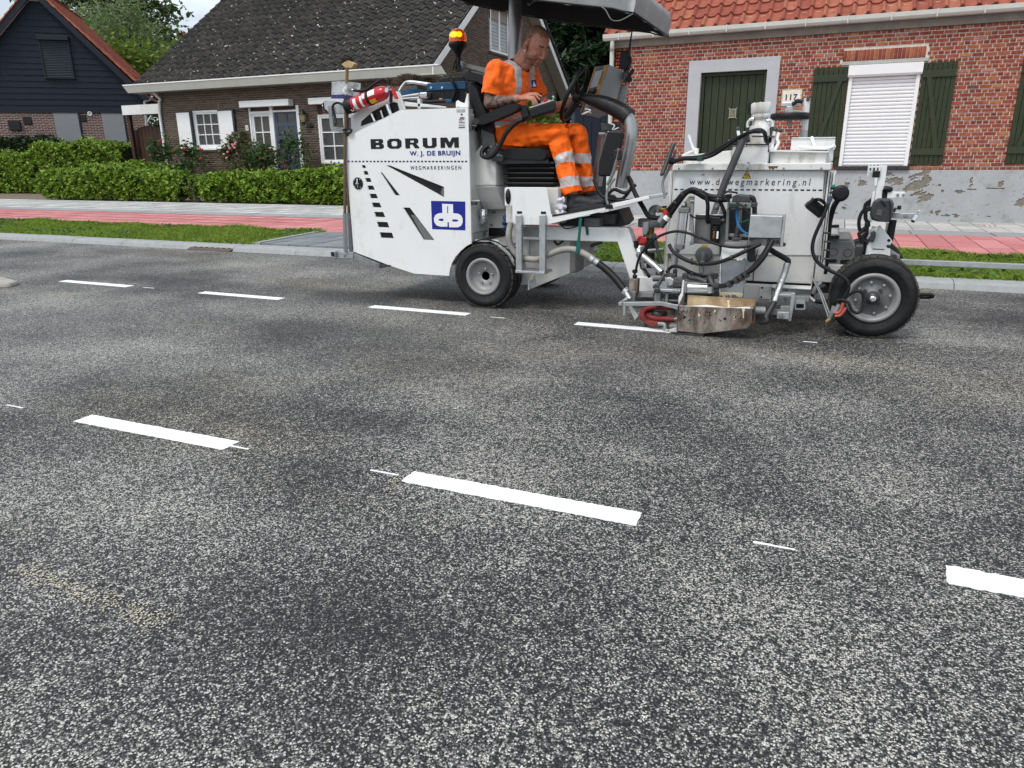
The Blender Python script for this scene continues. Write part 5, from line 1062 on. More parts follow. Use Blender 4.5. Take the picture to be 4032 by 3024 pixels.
# ---------------------------------------------------------------- wheels
def wheel(nm, x, y, z, R, wd, rR, front, nb, spec_label=None):
    w_ = grp(nm, (x, y, z)); ax = (0, -1, 0)
    b = MB(); prof = [(rR, -wd), (rR+.03, -wd-.004), (R*.80, -wd-.006), (R*.93, -wd+.012), (R*.985, -wd+.03), (R*.985, -.03), (R*.945, -.014), (R*.87, .002), (R*.80, .006), (R*.75, .004), (R*.745, .0), (R*.66, .001), (rR+.025, -.004), (rR+.004, -.008), (rR, -.02)]
    b.lathe(prof, (x, y, z), ax, 48, closed=True); b.build('tyre', TY, w_)
    b = MB(); n = 30 if not front else 34
    for k in range(n):
        t = 2*PI*k/n; ca, sa = math.cos(t), math.sin(t); dr = Vector((ca, 0, sa)); tg_ = Vector((-sa, 0, ca)); c = Vector((x, y, z)); hw = PI*R/n*.82
        sk = .35 if not front else .22
        for h0, h1, s0, s1 in ((-.075, -.012, -sk, sk), (-wd+.012, -wd+.075, sk, -sk)):
            q = []
            for (hh, sh) in ((h0, s0), (h1, s1)):
                for s_ in (-1, 1): q.append(c+dr*(R*.955)+tg_*(hw*s_+sh*hw)+Vector((0, -hh, 0)))
            q2 = [p+dr*(R*.045) for p in q]
            if front is None: pass
            b.add(q+q2, [(0, 1, 3, 2), (4, 6, 7, 5), (0, 4, 5, 1), (2, 3, 7, 6), (0, 2, 6, 4), (1, 5, 7, 3)])
    b.build('tread', TYT, w_, kind='stuff')
    b = MB()
    if not front:
        b.lathe([(rR+.012, -.012), (rR+.012, .001), (rR-.004, .004), (rR-.012, -.004), (rR-.016, -.03), (rR-.03, -.05), (rR*.55, -.058), (.034, -.05), (.034, -.075), (0, -.075)], (x, y, z), ax, 40, caps=False); b.build('rim', RIM, w_)
        b = MB(); b.lathe([(.033, -.0505), (.0, -.0505)], (x, y, z), ax, 24); b.build('hub_hole', PBK, w_)
        bolts('wheel_bolt', [Vector((x+.058*math.cos(k*2*PI/5+.3), y+.055, z+.058*math.sin(k*2*PI/5+.3))) for k in range(5)], .009, ax, CH, w_, .012)
    else:
        b.lathe([(rR+.012, -.012), (rR+.012, .001), (rR-.004, .004), (rR-.015, -.006), (rR-.02, -.025), (rR-.028, -.032), (rR-.03, -.045)], (x, y, z), ax, 44, caps=False); b.build('rim', RIM, w_)
        b = MB(); b.lathe([(rR-.026, -.04), (.05, -.03), (.045, -.02), (.0, -.02)], (x, y, z), ax, 40, caps=False); b.build('disc', RIM2, w_)
        b = MB(); b.lathe([(.041, -.022), (.041, .0), (.03, .005), (.028, .012), (0, .012)], (x, y, z), ax, 24); b.build('hub', DG, w_)
        b = MB(); b.lathe([(.019, .01), (.019, .03), (.012, .034), (0, .034)], (x, y, z), ax, 8, smooth=False); b.build('hub_nut', AL, w_)
        bolts('wheel_bolt', [Vector((x+(rR-.045)*math.cos(k*2*PI/8+.2), y+.03, z+(rR-.045)*math.sin(k*2*PI/8+.2))) for k in range(8)], .008, ax, AL, w_, .012)
        bolts('lug_nut', [Vector((x+.062*math.cos(k*2*PI/4+.9), y+.028, z+.062*math.sin(k*2*PI/4+.9))) for k in range(4)], .012, ax, DG, w_, .016)
    return w_
wheel('rear_wheel', -2.405, 4.955, .244, .244, .2, .13, False, 5)
wheel('rear_wheel', -2.40, 6.05, .244, .244, .2, .13, False, 5)
wheel('front_wheel', .272, 4.955, .256, .256, .19, .142, True, 8)
wheel('front_wheel', .272, 6.05, .256, .256, .19, .142, True, 8)
b = MB(); b.cyl((-2.405, 5.1, .244), (-2.405, 5.9, .244), .05); b.build('rear_axle', DG, mac)
b = MB(); b.cyl((.272, 5.1, .256), (.272, 5.9, .256), .05); b.build('front_axle', DG, mac)
# ---------------------------------------------------------------- rear cabinet with cut-out road pattern
cab = grp('rear_cabinet', (-3.05, 5.4, .3))
YPn = 5.0
outer = ats('c3', [(290, 1090), (910, 780), (1640, 757)], YPn)+ats('c4', [(1437, 968), (1390, 992), (1340, 1035), (1290, 1090), (1255, 1150), (1236, 1210), (1228, 1270), (905, 1250), (690, 1180), (340, 1045)], YPn)
hole = []
for q in (((413, 237), (443, 237), (454, 265), (420, 265)), ((427, 292), (465, 292), (478, 327), (437, 327)), ((444, 357), (490, 357), (506, 395), (455, 395)), ((464, 428), (518, 428), (536, 468), (475, 468)),
          ((484, 505), (548, 505), (565, 548), (497, 547)), ((505, 586), (580, 588), (598, 634), (518, 630)), ((528, 673), (613, 675), (634, 725), (542, 720)), ((553, 765), (653, 769), (671, 821), (567, 816)), ((579, 863), (695, 868), (713, 921), (593, 916)),
          ((588, 306), (604, 306), (770, 521), (724, 519)), ((638, 239), (676, 240), (1180, 440), (1182, 540)), ((797, 633), (862, 634), (1092, 937), (988, 933))):
    hole.append(ats('c4', q, YPn))
loops_plate('side_panel', outer, hole, YPn, .012, W_, cab)
b = MB(); o2 = [Vector((p.x+(.012 if p.x < -3.2 else -.012 if p.x > -2.8 else 0), YPn+.014, p.z-.004+(.012 if p.z < .5 else 0))) for p in outer]; b.prism(o2, (0, .03, 0)); b.build('panel_edge', W_, cab)
# black sheet just behind the plate stands in for the bay's darkness
b = MB(); b.prism([Vector((p.x, YPn+.0135, p.z)) for p in [at('c4', x, y, YPn) for x, y in ((390, 225), (700, 225), (1200, 425), (1200, 560), (1100, 560), (1105, 945), (560, 945))]], (0, .0003, 0)); b.build('bay_dark_sheet', PBK, cab)
plate('inner_light_panel', 'c4', [(870, 700), (910, 705), (1083, 928), (1000, 926)], YPn+.0128, .0005, MG, cab, 0); plate('inner_light_panel', 'c4', [(1150, 500), (1165, 445), (1177, 450), (1178, 530)], YPn+.0128, .0005, MG, cab, 0)
b = MB(); b.prism([Vector((-3.58, YPn+.046, .40)), Vector((-3.58, YPn+.046, 1.24)), Vector((-3.07, YPn+.046, 1.42)), Vector((-2.53, YPn+.046, 1.42)), Vector((-2.53, YPn+.046, .56)), Vector((-2.72, YPn+.046, .3))], (0, 1.02, 0)); b.build('cabinet_body', WG, cab, .01)
# prints
c = at('c3', 1060, 1145, YPn-.002); lx0 = at('c3', 580, 1145, YPn).x; Wl = at('c3', 1540, 1145, YPn).x-lx0; zl0, zl1 = at('c3', 1060, 1200, YPn).z, at('c3', 1060, 1090, YPn).z
GL = {'B': (1, [(0, 0), (0, 1), (.82, 1), (.97, .9), (.97, .64), (.86, .53), (1, .42), (1, .13), (.85, 0)], [[(.4, .2), (.4, .38), (.66, .38), (.66, .2)], [(.4, .64), (.4, .8), (.62, .8), (.62, .64)]]),
      'O': (1.08, [(.2, 0), (0, .22), (0, .78), (.2, 1), (.8, 1), (1, .78), (1, .22), (.8, 0)], [[(.38, .24), (.3, .36), (.3, .64), (.38, .76), (.62, .76), (.7, .64), (.7, .36), (.62, .24)]]),
      'R': (1.02, [(0, 0), (0, 1), (.8, 1), (.95, .88), (.95, .56), (.8, .45), (1, .12), (1, 0), (.7, 0), (.52, .38), (.34, .38), (.34, 0)], [[(.38, .58), (.38, .78), (.64, .78), (.64, .58)]]),
      'U': (1.0, [(0, 1), (.34, 1), (.34, .3), (.42, .22), (.6, .22), (.67, .3), (.67, 1), (1, 1), (1, .2), (.8, 0), (.2, 0), (0, .2)], []),
      'M': (1.3, [(0, 0), (0, 1), (.36, 1), (.5, .52), (.64, 1), (1, 1), (1, 0), (.75, 0), (.75, .6), (.58, 0), (.42, 0), (.25, .6), (.25, 0)], [])}
gap = .28; tot = sum(GL[l][0] for l in 'BORUM')+gap*4; lx = lx0
for l in 'BORUM':
    wl_, ou, ho = GL[l]; f_ = lambda P: [Vector((lx+u*wl_*Wl/tot, YPn-.002, zl0+(zl1-zl0)*v)) for u, v in P]
    loops_plate('letter', f_(ou), [f_(h) for h in ho], YPn-.002, .0015, PBK, cab); lx += (wl_+gap)*Wl/tot
c = at('c3', 1275, 1260, YPn-.002); text('W. J. DE BRUIJN', .433, .043, facing(c), PBL, cab, 'lettering', off=.022, sp=1.12)
c = at('c3', 1283, 1411, YPn-.002); text('WEGMARKERINGEN', .437, .027, facing(c), PNV, cab, 'lettering', off=-.006, sp=1.55)
for i in range(33):
    a = at('c4', 282+i*34.2, 203, YPn-.0015); b = MB(); b.box((a.x, YPn-.002, a.z-.005), (a.x+.018, YPn-.0001, a.z+.005)); b.build('dash_print', PNV, cab)
plate('emblem_field', 'c4', [(1059, 571), (1379, 577), (1380, 846), (1070, 834)], YPn-.0015, .0014, PBL, cab, 0)
def rrect(x0, y0, x1, y1, r0, r1, n=6):
    pts = []
    for cx, cy, r, a0 in ((x1-r1, y0+r1, r1, -90), (x1-r1, y1-r1, r1, 0), (x0+r0, y1-r0, r0, 90), (x0+r0, y0+r0, r0, 180)):
        for k in range(n+1): t = rad(a0+90*k/n); pts.append((cx+r*math.cos(t), cy+r*math.sin(t)))
    return pts
dL = [(1163, 598), (1264, 602), (1266, 686), (1310, 690), (1338, 705), (1354, 735), (1354, 775), (1340, 803), (1310, 818), (1228, 817), (1226, 770), (1213, 770), (1213, 812), (1150, 812), (1112, 800), (1090, 770), (1086, 735), (1098, 705), (1125, 688), (1166, 684)]
loops_plate('emblem', ats('c4', dL, YPn-.003), [ats('c4', q, YPn-.003) for q in ([(1210, 622), (1219, 622), (1220, 688), (1211, 688)], [(1130, 742), (1150, 736), (1176, 737), (1176, 759), (1148, 759), (1130, 752)], [(1258, 744), (1292, 744), (1312, 750), (1314, 758), (1300, 766), (1258, 764)])], YPn-.003, .0012, WHP, cab, 0)
# maker plate and inspection sticker
bxp('maker_plate', 'c3', 1513, 775, 1605, 802, YPn-.003, YPn, GV, cab, 0); bxp('inspection_sticker', 'c3', 1535, 860, 1607, 978, YPn-.002, YPn, mat('paper_sticker', (.72, .73, .72), .6), cab, 0)
for i, (x0, y0, x1, y1, m_) in enumerate(((1550, 862, 1600, 876, RED), (1538, 884, 1596, 888, PNV), (1538, 900, 1585, 904, PNV), (1538, 918, 1602, 924, PNV), (1538, 945, 1600, 950, PNV), (1538, 966, 1604, 974, PBK))): bxp('sticker_line', 'c3', x0, y0, x1, y1, YPn-.0032, YPn-.0022, m_, cab, 0)
b = MB(); b.lathe([(.008, 0), (.008, .002)], at('c3', 1570, 832, YPn-.001), (0, -1, 0), 14); b.build('green_dot', mat('green_dot', (.02, .2, .09), .5), cab)
# round black latch
lat = at('c4', 380, 407, YPn); b = MB(); b.lathe([(.046, 0), (.046, .006), (.038, .008), (.0, .003)], lat, (0, -1, 0), 24); lt = b.build('latch', BK, cab)
b = MB(); b.tube([lat+Vector((0, -.01, .035)), lat+Vector((.006, -.022, .0)), lat+Vector((0, -.01, -.035))], .005, 8, 4); b.box((lat.x-.02, lat.y-.012, lat.z-.006), (lat.x+.015, lat.y-.004, lat.z+.004)); b.build('latch_grip', CH, lt)
b = MB()
for t in (.9, 2.4, 3.9, 5.4): b.ball(lat+Vector((.038*math.cos(t), -.008, .038*math.sin(t))), .004, 4)
b.build('latch_screw', AL, lt)
# side of the cabinet with hinge and pin
rod('latch_pin', 'c3', [(1645, 955, 5.02), (1735, 958, 5.02)], .009, DG, cab); bxp('latch_block', 'c3', 1645, 945, 1680, 1005, 5.0, 5.03, DG, cab); bxp('latch_block', 'c4', 1432, 572, 1480, 610, 5.0, 5.03, DG, cab); rod('latch_pin', 'c4', [(1432, 575, 5.01), (1520, 572, 5.01)], .008, GVD, cab)
bxp('side_post', 'c3', 1645, 770, 1680, 2290, 5.05, 5.25, WG, cab, .004)
# white angular cover behind the seat
b = MB(); b.prism(ats('c4', [(1442, 150), (1545, 30), (1662, 30), (1666, 432), (1450, 436)], 5.12), (0, .8, 0)); b.build('seat_cover', WG, cab, .012)
b = MB(); lo = ats('c4', [(1450, 437), (1666, 433)], 5.12); hi2 = ats('c4', [(1750, 652), (1548, 655)], 5.22); b.prism(lo+hi2, (0, .7, 0)); b.build('seat_cover_skirt', WG, cab, .008)
# frame below the cover, exhaust elbow, bolts
plate('inner_frame', 'c4', [(1452, 655), (1850, 655), (1850, 940), (1452, 955)], 5.32, .03, WG, cab)
plate('inner_opening', 'c4', [(1598, 822), (1780, 825), (1780, 925), (1598, 920)], 5.318, .002, PBK, cab, 0)
bolts('frame_bolt', [at('c4', x, y, 5.318) for x, y in ((1560, 792), (1562, 880), (1625, 795), (1640, 678), (1655, 678), (1580, 850))], .01, (0, -1, 0), GVD, cab)
rod('exhaust_elbow', 'c4', [(1455, 790, 5.28), (1500, 785, 5.2), (1545, 760, 5.17), (1550, 700, 5.17)], .028, AL, cab, 4, 14); b = MB(); b.lathe([(.035, -.03), (.036, .02), (.03, .028), (0, .03)], at('c4', 1548, 680, 5.17), (.05, 0, 1), 20); b.build('filler_cap', CH, cab)
rod('blue_cable', 'c4', [(1765, 690, 5.1), (1745, 730, 5.08), (1775, 760, 5.08), (1735, 780, 5.08), (1770, 800, 5.09), (1740, 830, 5.08), (1765, 850, 5.1)], .014, mat('blue_cable', (.01, .03, .10), .5), mac, 4, 8)
# chequer plate fender
M_chk = mat('chequer_plate', (.52, .53, .53), .38, .7, .1, 10, bump=.9, bscale=75)
b = MB(); fpts = ats('c6', [(265, 822), (280, 800), (480, 800), (575, 880), (640, 985), (640, 1040), (600, 1035), (560, 945), (480, 855), (420, 822)], 5.02); b.prism(fpts, (0, .28, 0)); b.build('fender', M_chk, mac, .004)
arch = MB()
for k in range(14):
    t0, t1 = rad(20+k*11.5), rad(20+(k+1)*11.5)
    q = [Vector((-2.405+r_*math.cos(t), 5.02, .25+r_*math.sin(t))) for r_, t in ((.272, t0), (.272, t1), (.262, t1), (.262, t0))]; arch.prism(q, (0, .26, 0))
arch.build('wheel_arch', RB, mac)
# rear bracket, tow bar and silver tubes
plate('tow_bar', 'c4', [(130, 1042), (330, 1050), (332, 1110), (160, 1105)], 4.98, .06, GV); bxp('tow_bar_end', 'c4', 118, 1040, 166, 1095, 4.95, 5.03, GV); bxp('tow_bar_hole', 'c4', 126, 1048, 158, 1088, 4.948, 4.951, PBK, bevel=0)
bolts('tow_bolt', [at('c4', 252, 1080, 4.98)], .013, (0, -1, 0), GVD, mac)
b = MB(); b.prism(ats('c4', [(332, 1060), (580, 1160), (578, 1202), (332, 1108)], 4.99), (0, .06, 0)); b.build('skid_plate', GVD, mac, .003); plate('skid_foot', 'c4', [(576, 1162), (690, 1165), (688, 1180), (576, 1203)], 5.0, .12, DG)
rod('holder_tube', 'c4', [(256, 685, 4.97), (264, 1046, 4.97)], .018, SIL); rod('holder_tube', 'c4', [(296, 685, 5.03), (314, 1050, 5.03)], .018, SIL)
# ---------------------------------------------------------------- engine bay on top of the cabinet
eng = grp('engine_bay', (-2.8, 5.6, 1.46))
plate('slanted_guard', 'c3', [(362, 850), (800, 575), (880, 582), (905, 610), (958, 776), (905, 785), (300, 1085), (365, 1010)], 5.12, .01, W_, eng)
plate('guard_opening', 'c3', [(470, 960), (480, 905), (600, 800), (720, 735), (830, 695), (870, 705), (890, 785), (700, 880)], 5.118, .002, PBK, eng, 0)
for x0, y0, x1, y1, r in ((760, 725, 800, 830, .018), (590, 825, 625, 905, .012), (690, 790, 715, 870, .009)): rod('guard_roller', 'c3', [(x0, y0, 5.10), (x1, y1, 5.10)], r, CH if r > .01 else AL, eng)
rod('hand_rail', 'c3', [(890, 585, 5.4), (930, 520, 5.45), (1000, 478, 5.5), (1240, 508, 5.55)], .014, AL, eng, 4)
plate('radiator_cover', 'c3', [(905, 625), (905, 595), (1010, 543), (1150, 562), (1150, 590), (1020, 600)], 5.55, .3, BLU, eng); bxp('radiator_cover', 'c3', 1187, 492, 1612, 553, 5.45, 5.9, BLU, eng, .004); bxp('battery_box', 'c3', 1190, 554, 1622, 690, 5.46, 5.88, BK, eng)
plate('air_filter', 'c3', [(1310, 500), (1325, 440), (1400, 420), (1590, 408), (1605, 500)], 5.6, .25, BK, eng, .01); bolts('cover_bolt', [at('c3', x, 540, 5.449) for x in (1242, 1362)], .01, (0, -1, 0), AL, eng)
rod('air_hose', 'c3', [(1440, 420, 5.44), (1475, 480, 5.43), (1500, 570, 5.43), (1478, 660, 5.43), (1450, 690, 5.44)], .012, HO, eng, 4)
for y0, y1 in ((640, 612), (665, 650)): rod('hydraulic_pipe', 'c3', [(920, y0, 5.4), (1110, y1, 5.4)], .011, AL, eng)
bxp('hydraulic_fitting', 'c3', 1105, 590, 1190, 645, 5.38, 5.46, AL, eng, .01); rod('wiring_loom', 'c3', [(930, 680, 5.38), (1100, 700, 5.36), (1280, 690, 5.36), (1400, 685, 5.36)], .014, HO, eng, 3); bxp('connector', 'c3', 1320, 655, 1360, 690, 5.35, 5.38, BRS, eng); bxp('connector', 'c3', 1375, 665, 1460, 700, 5.35, 5.38, BLU, eng)
plate('bay_rail', 'c3', [(940, 690), (1400, 745), (1400, 765), (950, 740)], 5.3, .04, W_, eng); bxp('bay_post', 'c3', 1085, 660, 1122, 768, 5.3, 5.34, W_, eng)
plate('hinge_lug', 'c3', [(1505, 757), (1505, 695), (1525, 675), (1545, 690), (1600, 712), (1625, 610), (1640, 600), (1645, 757)], 5.06, .02, W_, eng)
b = MB(); p = [(-3.05, 5.12, 1.30), (-2.52, 5.12, 1.30), (-2.52, 6.0, 1.30), (-3.05, 6.0, 1.30)]; b.prism([Vector(x) for x in p], (0, 0, .14)); b.build('engine_block', BK, eng)
# beacon
bc = grp('beacon', at('c5', 125, 480, 5.75)); Yb = 5.75
pb_ = at('c5', 125, 430, Yb)
b = MB(); b.lathe([(.062, -.012), (.078, .01), (.078, .03), (.07, .036)], pb_, (0, 0, 1), 24); b.lathe([(.02, -.08), (.028, -.05), (.05, -.02), (.062, -.012)], pb_, (0, 0, 1), 16); b.lathe([(.026, -.17), (.026, -.1), (.02, -.08)], pb_, (0, 0, 1), 12); b.build('beacon_base', BK, bc)
M_amb = mat('amber_lens', (.85, .23, .01), .12, var=.03, trans=.55, spec=.6); b = MB(); b.lathe([(.072, .036), (.074, .07), (.066, .10), (.045, .125), (.02, .136), (0, .138)], pb_, (0, 0, 1), 24); b.build('beacon_lens', M_amb, bc)
b = MB(); b.ball(pb_+Vector((-.012, -.04, .085)), (.034, .02, .02), 8); b.ball(pb_+Vector((.03, -.035, .085)), (.022, .02, .02), 8); b.build('beacon_bulb', mat('lit_bulb', (1, .6, .1), .4, emit=(1, .42, .02, 6.)), bc)
rod('beacon_stalk', 'c5', [(125, 505, Yb), (125, 560, Yb), (130, 610, Yb)], .013, AL, bc); rod('beacon_cable', 'c5', [(110, 530, Yb-.02), (85, 600, Yb-.03), (80, 640, Yb-.03)], .007, HO, bc, 3); rod('beacon_cable', 'c5', [(130, 560, Yb-.02), (100, 620, Yb-.03), (130, 655, Yb-.03), (150, 600, Yb-.02)], .006, HO, bc, 4); bxp('beacon_bracket', 'c5', 115, 560, 165, 640, Yb-.01, Yb+.03, GVD, bc)
plate('cross_bar', 'c5', [(160, 572), (405, 630), (405, 680), (160, 605)], 5.8, .04, mat('beige_bar', (.42, .42, .37), .6), mac)
plate('bracket_foot', 'c5', [(140, 640), (230, 640), (200, 690), (160, 680)], 5.74, .04, DG, mac)
# ---------------------------------------------------------------- driver seat
seat = grp('driver_seat', (-2.2, 5.33, 1.05)); SY0, SY1 = 5.10, 5.58
def loft_side(name, c, side, Y0, Y1, m, bulge=.03, parent=None, n=8, bevel=.012):
    """closed side outline (pixels) swept across the width with rounded shoulders"""
    P = ats(c, side, Y0); cx = sum(p.x for p in P)/len(P); cz = sum(p.z for p in P)/len(P); b = MB(); k = len(P); rings = []
    for i in range(n+1):
        t = i/n; s = 1-(abs(2*t-1)**4)*bulge/.1*.35; y = Y0+(Y1-Y0)*t
        rings.append([Vector((cx+(p.x-cx)*s, y, cz+(p.z-cz)*s)) for p in P])
    vs = [p for r_ in rings for p in r_]; fs = [(i*k+j, i*k+(j+1) % k, (i+1)*k+(j+1) % k, (i+1)*k+j) for i in range(n) for j in range(k)]
    b.add(vs, fs, True); b.add(rings[0], [tuple(range(k))], False); b.add(rings[-1], [tuple(range(k))], False)
    o = b.build(name, m, parent or mac); 
    if bevel: bv = o.modifiers.new('bevel', 'BEVEL'); bv.width = bevel; bv.segments = 3; bv.angle_limit = rad(40)
    return o
loft_side('backrest', 'c5', [(190, 745), (240, 735), (290, 775), (330, 900), (385, 1030), (450, 1180), (480, 1330), (440, 1400), (370, 1340), (320, 1180), (255, 1000), (205, 850)], SY0+.02, SY1, BK, .04, seat)
loft_side('headrest', 'c5', [(168, 690), (185, 655), (230, 645), (290, 665), (385, 690), (400, 760), (375, 800), (300, 750), (220, 735), (178, 730)], SY0+.05, SY1-.03, BK, .04, seat)
loft_side('seat_cushion', 'c5', [(480, 1395), (520, 1360), (640, 1350), (900, 1352), (965, 1380), (975, 1440), (940, 1478), (600, 1470), (500, 1445)], SY0-.01, SY1, BK, .05, seat)
b = MB(); bb = at('c6', 535, 90, 5.14); be = at('c6', 1040, 320, 5.14); zs = [bb.z+(be.z-bb.z)*i/10 for i in range(11)]
for i in range(5):
    z1_, z0_ = zs[2*i], zs[2*i+2]; zm = (z0_+z1_)/2
    b.box((bb.x, 5.14, zm), (be.x-.03, 5.55, z1_)); b.box((bb.x+.025, 5.165, z0_), (be.x-.055, 5.525, zm))
b.build('suspension_bellows', BK, seat, .008)
bxp('seat_base', 'c5', 440, 1440, 950, 1500, 5.13, 5.56, DG, seat)
plate('seat_hinge', 'c5', [(330, 1180), (450, 1230), (480, 1400), (540, 1430), (530, 1480), (440, 1480), (350, 1380)], 5.085, .02, DG, seat, .004)
bolts('seat_bolt', [at('c5', x, y, 5.085) for x, y in ((430, 1345), (405, 1375), (490, 1425), (518, 1430))], .008, (0, -1, 0), GVD, seat, .005)
arm = [(268, 1115), (290, 1080), (380, 1040), (560, 960), (650, 945), (690, 960), (695, 1000), (640, 1030), (480, 1100), (350, 1150), (300, 1150)]
loft_side('armrest', 'c5', arm, 5.03, 5.11, BK, .03, seat, 4); loft_side('armrest', 'c5', [(x+60, y+70) for x, y in arm], 5.60, 5.67, BK, .03, seat, 4)
b = MB(); b.cyl(at('c5', 290, 1110, 5.02), at('c5', 290, 1110, 5.7), .022); b.build('armrest_pivot', DG, seat)
plate('backrest_shell', 'c5', [(205, 850), (320, 1180), (370, 1340), (350, 1390), (330, 1330), (290, 1170), (190, 850)], 5.16, .36, DG, seat, .004)
# control box on the armrest
cbx = grp('control_box', at('c5', 880, 1010, 5.1), seat)
b = MB(); tp = [at('c5', 772, 1002, 5.06), at('c5', 1012, 925, 5.06), at('c5', 1012, 912, 5.24), at('c5', 800, 968, 5.24)]
dn = Vector((.015, 0, -.055)); b.add(tp+[p+dn for p in tp], [(0, 1, 2, 3), (4, 7, 6, 5), (0, 4, 5, 1), (1, 5, 6, 2), (2, 6, 7, 3), (3, 7, 4, 0)]); b.build('box', BK, cbx, .006)
up = Vector((-.0015, 0, .004)); b = MB(); ins = [tp[0].lerp(tp[2], .04)+up, tp[1].lerp(tp[3], .04)+up, tp[2].lerp(tp[0], .04)+up, tp[3].lerp(tp[1], .04)+up]; b.prism(ins, (0, 0, .004)); b.build('panel_top', mat('panel_grey', (.45, .46, .45), .5), cbx)
nrm = (tp[1]-tp[0]).cross(tp[3]-tp[0]).normalized()
if nrm.z < 0: nrm = -nrm
for k, (u, v, m_, r, h) in enumerate(((.62, .5, RED, .014, .022), (.85, .35, BK, .006, .022), (.92, .35, mat('switch_green', (.05, .25, .1), .5), .006, .02), (.78, .8, BK, .006, .02), (.9, .75, WHP, .006, .018))):
    o = tp[0]+(tp[1]-tp[0])*u+(tp[3]-tp[0])*v; b = MB(); b.lathe([(r, 0), (r, h*.7), (r*.7, h), (0, h)], o+nrm*.005, nrm, 12); b.build('switch', m_, cbx)
b = MB(); o = tp[0]+(tp[1]-tp[0])*.35+(tp[3]-tp[0])*.6; b.tube([o, o+nrm*.06+Vector((.02, 0, 0)), at('c5', 890, 865, 5.18)], [.01, .012, .009], 8, 3); b.build('joystick', BK, cbx)
plate('arm_link', 'c5', [(690, 965), (745, 960), (775, 1060), (720, 1090), (700, 1050)], 5.06, .03, BK, cbx); plate('arm_rail', 'c5', [(690, 1090), (780, 1050), (1010, 1005), (1000, 1030), (780, 1090), (700, 1125)], 5.07, .03, BK, cbx)
rod('control_cable', 'c5', [(720, 1095, 5.05), (650, 1130, 5.04), (560, 1230, 5.03), (490, 1370, 5.03), (420, 1440, 5.03), (350, 1430, 5.04), (350, 1375, 5.06), (400, 1340, 5.08)], .0165, HO, seat, 6, 10)
# ---------------------------------------------------------------- step, footplate, frame
stp = grp('step_unit', (-2.0, 5.0, .6))
plate('side_plate', 'c6', [(550, 330), (562, 320), (925, 320), (940, 330), (975, 560), (990, 590), (1475, 500), (1480, 535), (935, 665), (660, 665), (640, 655), (622, 630), (622, 490), (552, 490)], 4.97, .014, W_, stp)
p0, p1 = at('c6', 990, 592, 4.985), at('c6', 1885, 395, 4.985); b = MB(); b.prism([p0, p1, p1+Vector((0, 0, -.02)), p0+Vector((0, 0, -.02))], (0, .72, 0)); b.build('footplate', WG, stp, .004)
b = MB(); q0, q1 = at('c6', 985, 575, 4.965), at('c6', 1478, 485, 4.965); b.prism([q0, q1, q1+Vector((0, 0, -.012)), q0+Vector((0, 0, -.012))], (0, .7, 0)); b.build('rubber_mat', RB, stp, .004)
plate('foot_bar', 'c6', [(1538, 470), (1870, 395), (1880, 425), (1545, 512)], 4.965, .03, W_, stp); plate('foot_bar_tip', 'c6', [(1872, 396), (2020, 370), (2030, 378), (2030, 398), (1880, 430)], 4.975, .012, GV, stp); rod('tip_bolt', 'c6', [(2015, 375, 4.97), (2018, 425, 4.97)], .008, GVD, stp); bxp('bar_clamp', 'c6', 1475, 478, 1535, 520, 4.955, 5.0, BK, stp)
plate('inner_side', 'c6', [(940, 330), (1040, 335), (1075, 390), (1030, 480), (1015, 570), (985, 560)], 5.25, .012, mat('warm_white_panel', (.62, .58, .54), .6, var=.1, scale=8), stp)
bxp('seat_pedestal', 'c6', 560, 322, 1040, 660, 5.05, 5.24, WG, stp)
bp_ = at('c6', 585, 405, 4.97); b = MB(); b.lathe([(.055, 0), (.05, .01), (0, .014)], Vector((0, 0, 0)), (0, -1, 0), 20)
b.v = [(bp_.x+v[0]*.38, bp_.y+v[1], bp_.z+v[2]) for v in b.v]; b.build('reflector', BK, stp)
b = MB()
for x0 in (650, 868):
    a = at('c6', x0, 575, 4.94); d = at('c6', x0-4+58, 1100, 4.94); b.box((a.x, 4.94, d.z), (a.x+.047, 4.98, a.z)); 
b.build('step_leg', GV, stp, .004)
a = at('c6', 648, 1082, 4.93); d = at('c6', 905, 1115, 4.93); b = MB(); b.box((a.x, 4.93, d.z-.004), (d.x+.01, 5.10, a.z)); b.build('step_tread', GV, stp, .003)
bxp('slot', 'c6', 664, 540, 711, 562, 4.968, 4.971, PBK, stp, 0); bxp('slot', 'c6', 884, 542, 931, 565, 4.968, 4.971, PBK, stp, 0)
# main white frame
plate('main_frame', 'c6', [(640, 672), (1672, 690), (1690, 705), (1832, 1140), (1915, 1150), (1915, 1280), (1760, 1280), (1710, 1190), (1585, 822), (700, 798)], 5.09, .09, W_, mac, .006)
plate('main_frame', 'c6', [(640, 680), (1700, 690), (1850, 1140), (2000, 1150), (2000, 1270), (1760, 1270), (1600, 822), (700, 798)], 5.82, .08, WG, mac, .006)
plate('data_plate', 'c6', [(712, 682), (866, 684), (864, 776), (710, 772)], 5.087, .002, GVD, mac, 0)
plate('belly_box', 'c6', [(660, 805), (1150, 810), (1150, 1110), (960, 1185), (770, 1262), (765, 1215), (680, 1215), (660, 1000)], 5.18, .62, WG, mac, .006)
plate('belly_rib', 'c6', [(760, 800), (775, 800), (775, 930), (760, 930)], 5.16, .02, WG); plate('belly_rib', 'c6', [(762, 1175), (800, 1120), (815, 1125), (812, 1165), (775, 1190), (775, 1262), (762, 1262)], 5.15, .03, W_)
bxp('rear_hitch', 'c6', 1150, 930, 1205, 1105, 5.3, 5.5, GVD); rod('brace', 'c6', [(1250, 885, 5.7), (1450, 820, 5.7)], .015, MG)
